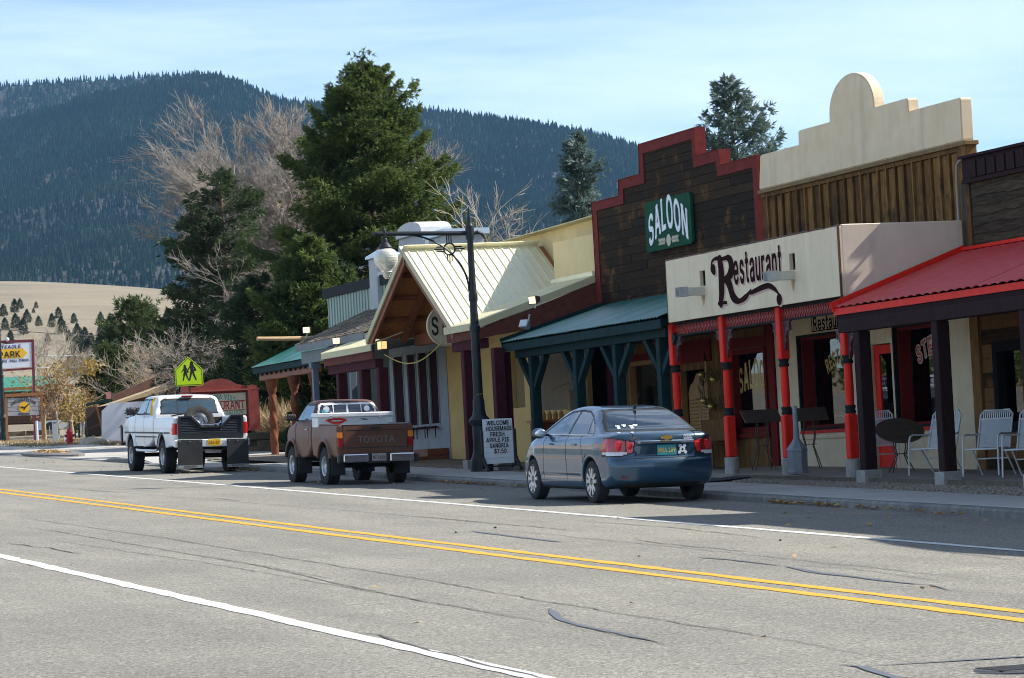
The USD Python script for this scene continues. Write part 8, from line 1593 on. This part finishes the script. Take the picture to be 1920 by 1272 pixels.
conifer('spruce_tree', 'lower dark green spruce spreading left behind the far green porch', b, H_, 1.85, 8, spruce_leaf, bark, 160, 0.36, lambda u: np.interp(u, [0, 0.3, 0.6, 0.85, 1], [0.8, 1.05, 0.85, 0.45, 0.08]), 1.45, (0.20, 0.05), 0.3, 0.15, per=7)
b = tbase(640, 108); H_ = ht(640, 500, 108, b)
conifer('spruce_tree', 'dense spruce filling the gap behind the sage parapet', b, H_, 1.9, 9, dark_leaf, bark, 120, 0.12, lambda u: np.interp(u, [0, 0.3, 0.7, 1], [0.9, 1.0, 0.7, 0.1]), 1.3, (0.22, 0.055), 0.35, 0.2, per=7)
b = tbase(432, 134); H_ = ht(430, 322, 134, b)
conifer('fir_tree', 'tall ragged dark fir standing left of the big spruce', b, H_, 1.9, 12, dark_leaf, bark, 190, 0.10, lambda u: np.interp(u, [0, 0.2, 0.45, 0.7, 0.9, 1], [0.55, 1.0, 1.05, 0.8, 0.42, 0.06]), 0.62, (0.24, 0.05), 0.45, 0.4)
b = tbase(375, 138); H_ = ht(372, 365, 138, b)
conifer('fir_tree', 'slimmer dark fir leaning at the left of the ragged fir', b, H_, 1.35, 14, dark_leaf, bark, 130, 0.15, lambda u: np.interp(u, [0, 0.2, 0.5, 0.8, 1], [0.6, 1.0, 0.85, 0.5, 0.06]), 0.6, (0.24, 0.05), 0.45, 0.45)
b = tbase(492, 122); H_ = ht(492, 520, 122, b)
conifer('fir_tree', 'short dark fir between the ragged fir and the lower spruce', b, H_, 1.6, 15, dark_leaf, bark, 110, 0.12, lambda u: np.interp(u, [0, 0.3, 0.7, 1], [0.8, 1.0, 0.7, 0.1]), 1.1, (0.24, 0.05), 0.4, 0.35)
b = tbase(1107, 96); H_ = ht(1104, 255, 96, b)
conifer('blue_spruce', 'blue spruce rising behind the sand coloured wall left of the saloon front', b, H_, 1.35, 21, blue_leaf, bark, 190, 0.2, lambda u: np.interp(u, [0, 0.3, 0.5, 0.66, 0.8, 0.92, 1], [1.1, 1.0, 0.85, 0.62, 0.42, 0.24, 0.04]), 0.95, (0.19, 0.045), 0.2, 0.36, per=6, upturn=0.35)
b = tbase(1398, 92); H_ = ht(1385, 148, 92, b)
conifer('blue_spruce', 'blue spruce top showing between the saloon front and the cream parapet', b, H_, 1.2, 23, blue_leaf, bark, 170, 0.35, lambda u: np.interp(u, [0, 0.5, 0.72, 0.84, 0.93, 1], [1.1, 1.0, 0.88, 0.55, 0.26, 0.04]), 0.85, (0.19, 0.045), 0.25, 0.42, per=6, upturn=0.5)
def pine_round(name, label, px, y, ptop, rad, seed, group=None):
    """Open pine whose needles sit in rounded tufts."""
    b = np.array(tbase(px, y)); h = ht(px, ptop, y, b); r = np.random.default_rng(seed); t = thing(name, label, 'tree', tuple(b), group=group)
    tr = MB().tube([(0, 0, 0), (0.05, 0, h * .3), (-0.05, 0.05, h * .65), (0.0, 0, h * .95)], [0.2, 0.16, 0.1, 0.03], 8); cr = MB(); tw = MB()
    for k in range(150):
        u = r.uniform(0.08, 0.97); R = rad * np.interp(u, [0, 0.15, 0.4, 0.7, 0.9, 1], [0.75, 1.05, 1.0, 0.72, 0.42, 0.12]) * r.uniform(0.55, 1.08); a = r.uniform(0, 2 * PI); e = np.array([R * math.cos(a), R * math.sin(a), h * u + R * r.uniform(-0.05, 0.3)])
        tw.tube([(0, 0, h * u - 0.1 * R), e * [0.55, 0.55, 1] - [0, 0, 0.08 * R], e], [0.04, 0.025, 0.01], 4, cap=False)
        nclus = 9; C_ = e + r.normal(0, 0.26, (nclus, 3)) * [1, 1, 0.7]
        D = C_ - np.array([0, 0, h * u]); D /= np.linalg.norm(D, axis=1, keepdims=True); D += [0, 0, 0.5]; blades(cr, np.repeat(C_, 4, 0) + r.normal(0, 0.09, (nclus * 4, 3)), np.repeat(D, 4, 0), 0.26, 0.05, r, 0.8, 7)
    tk = obj('trunk', tr, bark, t, local=True, smooth=True); tag(obj('limbs', tw, bark, tk, local=True), kind='stuff'); obj('crown', cr, pine_leaf, t, local=True); return t
pine_round('pine_tree', 'full green pine in front of the tan hill, left of the crossing sign', 255, 182, 565, 2.2, 31)
pine_round('pine_tree', 'smaller green pine low in front of the full pine', 210, 178, 655, 1.35, 33)
# bare deciduous trees
def batch_tubes(mb, P, R, n=3):
    """Many thin tubes at once: P (count, points, 3), R (count, points)."""
    P, R = np.asarray(P), np.asarray(R); K, m = P.shape[:2]; t = np.gradient(P, axis=1); t /= np.linalg.norm(t, axis=2, keepdims=True) + 1e-9
    a = np.cross(t, np.array([0.31, 0.17, 0.93])); a /= np.linalg.norm(a, axis=2, keepdims=True) + 1e-9; b = np.cross(t, a); an = np.arange(n) * 2 * PI / n
    v = P[:, :, None] + R[:, :, None, None] * (np.cos(an)[:, None] * a[:, :, None] + np.sin(an)[:, None] * b[:, :, None])
    i = (np.arange(K)[:, None, None] * m + np.arange(m - 1)[None, :, None]) * n; j = np.arange(n)[None, None]; j2 = (j + 1) % n
    mb.add(v.reshape(-1, 3), np.stack([i + j, i + j2, i + n + j2, i + n + j], -1).reshape(-1, 4))
def bare_tree(name, label, base, h, seed, m, spread=0.5, levels=6, trunk=0.16, fork=0.22, bend=(0, 0), cat='tree', nb=(2, 4), twig=0.008, group=None, first=None, shrink=0.72, leaves=None):
    r = np.random.default_rng(seed); t = thing(name, label, cat, tuple(base), group=group); mb = MB(); tips = []; tr = MB(); fine = []
    bd = np.array([bend[0], bend[1], 0.06]) * 0.25
    def grow(p, d, L, rad, lev):
        n = 5; pts = [p]; dd = d.copy(); J = r.normal(0, 0.10, (n, 3)) + bd
        for k in range(n):
            dd = dd + J[k]; dd = dd / math.sqrt(dd[0] * dd[0] + dd[1] * dd[1] + dd[2] * dd[2]); pts.append(pts[-1] + dd * (L / n))
        pts = np.array(pts); r1 = max(rad * 0.62, twig * 0.6)
        if lev < 2: (tr if lev == 0 else mb).tube(pts, np.linspace(rad, r1, n + 1), 7, cap=False)
        else: fine.append((pts, np.linspace(rad, r1, n + 1)))
        if lev >= levels: tips.append(pts[-1]); return
        k = r.integers(*nb) + (1 if lev >= 2 else 0)
        for q in range(k):
            f = 1.0 if q == 0 else r.uniform(0.35, 0.98); i = f * n; i0 = min(int(i), n - 1); pp = pts[i0] + (pts[i0 + 1] - pts[i0]) * (i - i0)
            nd = dd + r.normal(0, spread, 3) * (0.5 if q == 0 else 1.0); nd[2] = nd[2] * 0.8 + 0.12; nd /= np.linalg.norm(nd)
            grow(pp, nd, L * shrink * r.uniform(0.75, 1.15), max(r1 * (0.92 if q == 0 else 0.68), twig), lev + 1)
    starts = first or [((0, 0, 0), (0, 0, 1), fork * h, trunk)]
    u_ = h if first else 1.0
    for (p, d, L, rad) in starts:
        d = np.array(d, float); grow(np.array(p, float) * u_, d / np.linalg.norm(d), L * u_, rad * u_, 0)
    if fine: batch_tubes(mb, [q[0] for q in fine], [q[1] for q in fine])
    # scale to the wanted height
    allz = max(v[:, 2].max() for v in mb.v); s = h / allz; mb.move(np.diag([s, s, s])); tr.move(np.diag([s, s, s]))
    k = obj('trunk', tr, m, t, local=True, smooth=True); tag(obj('branches', mb, m, t, local=True), kind='stuff')
    if leaves:
        lm, n, sz, zmax = leaves; P = np.array(tips) * s; P = P[P[:, 2] < zmax * h]
        if len(P):
            P = P[r.integers(0, len(P), n)] + r.normal(0, 0.22, (n, 3)); lf = MB(); blades(lf, P, r.normal(0, 1, (n, 3)), sz, sz * 0.8, r, 0.8, 1); tag(obj('leaves', lf, lm, t, local=True), kind='stuff')
    return t
pale_bark = mat('pale_grey_bark', (0.30, 0.255, 0.20), (0.46, 0.40, 0.33), scale=3, rough=0.9)
tan_bark = mat('tan_twig_bark', (0.22, 0.165, 0.11), (0.36, 0.285, 0.20), scale=3, rough=0.9)
grey_twig = mat('grey_twig_bark', (0.20, 0.17, 0.14), (0.33, 0.29, 0.25), scale=3, rough=0.9)
yellow_leaf = leaf_mat('yellow_leaves', (0.27, 0.18, 0.03), (0.42, 0.29, 0.06), scale=4, trans=0.35, lo=0.25, hi=0.58); russet_leaf = leaf_mat('russet_leaves', (0.20, 0.11, 0.05), (0.36, 0.23, 0.10), scale=4, trans=0.3)
b = tbase(598, 140); hC = ht(520, 172, 140, b)
bare_tree('cottonwood_tree', 'large bare pale cottonwood fanning out left behind the tall spruce', b, hC, 41, grey_twig, 0.40, 6, 0.2, 0.3, (-0.05, 0), nb=(3, 5), twig=0.010, first=[((0, 0, 0), (-0.06, 0, 1), 0.30, 0.016), ((-0.02, 0, 0.2), (-0.34, 0.1, 1), 0.26, 0.010), ((-0.02, 0, 0.24), (-0.30, -0.2, 1), 0.27, 0.011), ((0.0, 0, 0.26), (-0.14, 0.2, 1), 0.27, 0.011), ((0.0, 0, 0.24), (0.12, 0.1, 1), 0.26, 0.011), ((-0.01, 0, 0.28), (-0.26, 0.3, 1), 0.25, 0.009)], shrink=0.70)
b = tbase(470, 128); hC = ht(430, 452, 128, b)
bare_tree('bare_tree', 'grey leafless tree with drooping twigs among the dark firs', b, hC, 43, grey_twig, 0.55, 6, 0.07, 0.3, (-0.03, 0), nb=(2, 5), twig=0.007)
b = tbase(985, 118); hC = ht(972, 345, 118, b)
bare_tree('bare_tree', 'bare pale tree with upright branches above the sand coloured wall', b, hC, 45, pale_bark, 0.38, 6, 0.14, 0.26, twig=0.009, first=[((0, 0, 0), (0.05, 0, 1), 0.35, 0.018), ((0, 0, 0.25), (-0.35, 0, 1), 0.3, 0.013), ((0, 0, 0.27), (0.3, 0.1, 1), 0.28, 0.012)], leaves=(russet_leaf, 260, 0.10, 0.8))
b = tbase(905, 114); hC = ht(893, 342, 114, b)
bare_tree('bare_tree', 'thin bare tree beside the top of the street lamp', b, hC, 47, pale_bark, 0.5, 5, 0.11, 0.4, twig=0.010)
b = tbase(104, 176); hC = ht(96, 600, 176, b)
bare_tree('aspen_tree', 'bare white aspen with last yellow leaves between the signs and the pine', b, hC, 49, pale_bark, 0.40, 5, 0.10, 0.4, twig=0.010, first=[((0, 0, 0), (0.02, 0, 1), 0.42, 0.011), ((0, 0, 0.18), (-0.12, 0.1, 1), 0.3, 0.005), ((0, 0, 0.22), (0.3, 0, 1), 0.3, 0.005), ((0, 0, 0.3), (0.16, -0.1, 1), 0.28, 0.005), ((0, 0, 0.32), (-0.10, 0.1, 1), 0.28, 0.005), ((0, 0, 0.26), (0.4, 0.1, 1), 0.26, 0.005)], leaves=(yellow_leaf, 700, 0.15, 0.62))
b = tbase(130, 170); hC = ht(130, 742, 170, b)
bare_tree('yellow_bush', 'bush with yellow and russet leaves behind the red hydrant', b, hC, 51, tan_bark, 0.65, 5, 0.06, 0.2, twig=0.012, cat='bush', leaves=(yellow_leaf, 480, 0.13, 1.1))
b = tbase(78, 172); hC = ht(75, 700, 172, b)
bare_tree('russet_bush', 'russet twiggy bush right behind the campground sign', b, hC, 53, tan_bark, 0.6, 5, 0.06, 0.2, twig=0.012, cat='bush', leaves=(russet_leaf, 700, 0.14, 1.1))
b = tbase(150, 174); hC = ht(152, 712, 174, b)
bare_tree('russet_bush', 'russet bush right of the yellow leaved bush', b, hC, 54, tan_bark, 0.6, 5, 0.06, 0.2, twig=0.012, cat='bush', leaves=(russet_leaf, 700, 0.14, 1.1))
for k, (px, y, pt, sd, lab_) in enumerate(((318, 164, 640, 61, 'tall tangle of bare tan brush left of the crossing sign'), (345, 162, 640, 62, 'bare tan brush directly above the crossing sign'), (385, 160, 640, 63, 'bare tan brush right of the crossing sign'), (352, 175, 575, 65, 'taller pale bare tree rising out of the brush'))):
    b = tbase(px, y); bare_tree('bare_brush', lab_, b, ht(px, pt, y, b), sd, tan_bark if k != 3 else pale_bark, 0.55, 5, 0.06, 0.3, twig=0.010, cat='bush', first=[((q * 0.05, 0, 0), (q * 0.3, 0.1 * (-1) ** q, 1), 0.4, 0.010) for q in (-2, -1, 0, 1, 2)], leaves=(yellow_leaf, 120, 0.13, 0.8) if k in (1, 2) else None)
# dry grass clumps behind the sleepers and on the verge
def grass_field(name, label, rect, n, hgt, m, seed):
    r = np.random.default_rng(seed); x = r.uniform(rect[0], rect[1], n); y = r.uniform(rect[2], rect[3], n); z = np.array([float(gz(a, b_)) for a, b_ in zip(x, y)]) + rect[4]
    P = np.stack([x, y, z], 1); D = np.stack([r.normal(0, 0.28, n), r.normal(0, 0.28, n), np.ones(n)], 1); mb = MB(); blades(mb, P, D, hgt * r.uniform(0.6, 1.2, n), 0.035, r, 0.18, 4)
    tag(obj(name, mb, m), label, 'grass', kind='stuff')
straw = leaf_mat('straw', (0.26, 0.18, 0.085), (0.46, 0.35, 0.19), scale=1.5, trans=0.2)
grass_field('tall_dry_grass', 'tall straw coloured dry grass and weeds behind the sleeper wall', (28.5, 38, 110, 117, 0.55), 5200, 1.0, straw, 71)
grass_field('verge_grass', 'short dry grass on the verge by the hydrant', (24.5, 31, 139, 160, 0.03), 2600, 0.13, straw, 72)
grass_field('ornamental_grass', 'russet grass clumps behind the eagle sign', (25.6, 28.2, 170, 174, 0.2), 700, 1.1, leaf_mat('russet_grass', (0.30, 0.17, 0.05), (0.42, 0.27, 0.10)), 73)
# pines scattered on the tan hill
hill_leaf = leaf_mat('hill_pine_needles', (0.03, 0.05, 0.03), (0.065, 0.085, 0.05), scale=0.4, trans=0.1, rand=0.25)
def hill_pine(seed, label, loc, scale):
    r = np.random.default_rng(seed); t = thing('hill_pine', label, 'tree', loc, r.uniform(0, 6), 'pines scattered over the tan hill', scale=scale)
    obj('trunk', MB().tube([(0, 0, 0), (0, 0, 4.6)], [0.14, 0.03], 6), bark, t, local=True); cr = MB()
    n = 420; u = r.uniform(0.12, 1, n); R = 1.6 * np.interp(u, [0, 0.18, 0.45, 0.75, 1], [0.55, 1.0, 0.92, 0.58, 0.06]) * np.sqrt(r.uniform(0.15, 1, n)) * r.uniform(0.7, 1.15, n); a = r.uniform(0, 2 * PI, n)
    P = np.stack([R * np.cos(a), R * np.sin(a), 5.0 * u], 1); blades(cr, P, P * [1, 1, 0] + [0, 0, 0.3], 0.42, 0.2, r, 0.6, 4)
    obj('crown', cr, hill_leaf, t, local=True); return t
hp = [(7, 585, 24), (28, 577, 26), (38, 572, 20), (30, 606, 30), (51, 596, 26), (68, 573, 13), (63, 583, 10), (73, 604, 20), (98, 604, 26), (110, 589, 22), (116, 614, 32), (139, 599, 20), (189, 597, 21), (10, 610, 24), (44, 616, 30), (146, 626, 32), (160, 632, 30), (172, 640, 26), (190, 622, 26), (205, 616, 26), (205, 636, 32), (140, 642, 26), (155, 655, 34), (175, 662, 30), (130, 632, 22), (20, 632, 22), (90, 634, 18), (185, 650, 30), (218, 640, 24), (316, 604, 40), (195, 668, 24), (165, 676, 26), (146, 664, 52), (166, 670, 56), (184, 676, 50), (152, 690, 48), (174, 694, 46), (198, 652, 44), (132, 690, 40), (18, 650, 34), (200, 690, 40)]
hillgrid = np.stack([HX, HY, HZ], -1)
def hill_point(px, py):
    """Where the line of sight through a pixel meets the hill."""
    d = ray(px, py); d /= math.hypot(d[0], d[1]); a = math.atan2(d[0], d[1]); i = np.interp(a, HA[:, 0], np.arange(len(HA))); rr = HR[0]; zz = map_coordinates(HZ, [np.full(len(rr), i), np.arange(len(rr))], order=1); zray = CAM_C[2] + d[2] * rr
    k = np.argmax(zz > zray); 
    if k == 0: return None
    f = (zray[k - 1] - zz[k - 1]) / ((zray[k - 1] - zz[k - 1]) + (zz[k] - zray[k]) + 1e-9); R = rr[k - 1] + f * (rr[k] - rr[k - 1]); return np.array([d[0] * R, d[1] * R, CAM_C[2] + d[2] * R])
protos_h = []
ORD = 'first second third fourth fifth sixth seventh eighth ninth tenth eleventh twelfth thirteenth fourteenth fifteenth sixteenth seventeenth eighteenth nineteenth twentieth'.split()
ORD += ['twenty-' + o for o in ORD[:9]] + ['thirtieth'] + ['thirty-' + o for o in ORD[:9]]
count = {}
for k, (px, py, hh) in enumerate(sorted(hp)):
    q = hill_point(px, py + hh * 0.4)
    if q is None: continue
    D_ = math.hypot(q[0], q[1]); s = hh * D_ / CAM_F / 5.0 * 1.05; loc = (q[0], q[1], q[2] - 0.2)
    kind = 'grove' if hh >= 38 else 'high' if py < 612 else 'low'; count[kind] = count.get(kind, 0) + 1
    lab_ = {'grove': 'tall dark pine at the foot of the hill, %s from the left', 'high': 'lone pine high on the open tan slope, %s from the left', 'low': 'pine in the lower belt on the tan hill, %s from the left'}[kind] % ORD[count[kind] - 1]
    if len(protos_h) < 3: protos_h.append(hill_pine(80 + k, lab_, loc, s))
    else: dup(protos_h[k % 3], loc, k * 1.3, label=lab_, scale=s)

# ================================================================== ACROSS THE STREET (seen in window and paint reflections, shades the road edge)
ob = thing('corner_shop', 'two storey shop beyond the right edge of the photo whose front shades the road', 'shop', (27, 38, 1)); ob_m = stucco_c
obj('front_wall', MB().ext(Polygon([(30.0, 1.0), (45.45, 1.0), (45.45, 9.15), (41.5, 9.15), (41.5, 8.6), (36.5, 8.6), (36.5, 9.0), (34.6, 9.35), (32.8, 9.5), (31.2, 9.3), (30.0, 8.9)]), 'yz', 26.0, 26.3), ob_m, ob); obj('body', MB().box(26.35, 36, 30, 45.4, 1, 8.5), ob_m, ob)
ow = thing('adobe_building', 'tan adobe wall across the street, seen mirrored in the shop windows', 'building', (-16, 95, 1))
adobe = mat('tan_adobe', (0.38, 0.27, 0.17), (0.46, 0.34, 0.22), scale=0.8, rough=0.95)
obj('front_wall', MB().box(-22, -16, 100, 152, 0.5, 9.5), adobe, ow); obj('parapet_cap', MB().box(-22.2, -15.8, 99.8, 152.2, 9.51, 9.8), adobe, ow)
for k in range(3): f = obj('window', MB().ext(sbox(102 + k * 8, 4.4, 105 + k * 8, 7).difference(sbox(102.15 + k * 8, 4.55, 104.85 + k * 8, 6.85)), 'yz', -15.98, -15.85), brn, ow); obj('pane', MB().box(-15.96, -15.94, 102.1 + k * 8, 104.9 + k * 8, 4.5, 6.9), car_glass, f)
hg = MB(); r = np.random.default_rng(5); P = np.stack([r.uniform(-14.5, -12.5, 5000), r.uniform(68, 150, 5000), np.zeros(5000)], 1); P[:, 2] = gz(P[:, 0], P[:, 1]) + r.uniform(0.1, 1.6, 5000); blades(hg, P, r.normal(0, 1, (5000, 3)), 0.4, 0.22, r, 0.5, 2)
tag(obj('hedge', hg, leaf_mat('hedge_leaf', (0.05, 0.09, 0.02), (0.12, 0.16, 0.04))), 'green hedge along the adobe wall across the street', 'hedge')
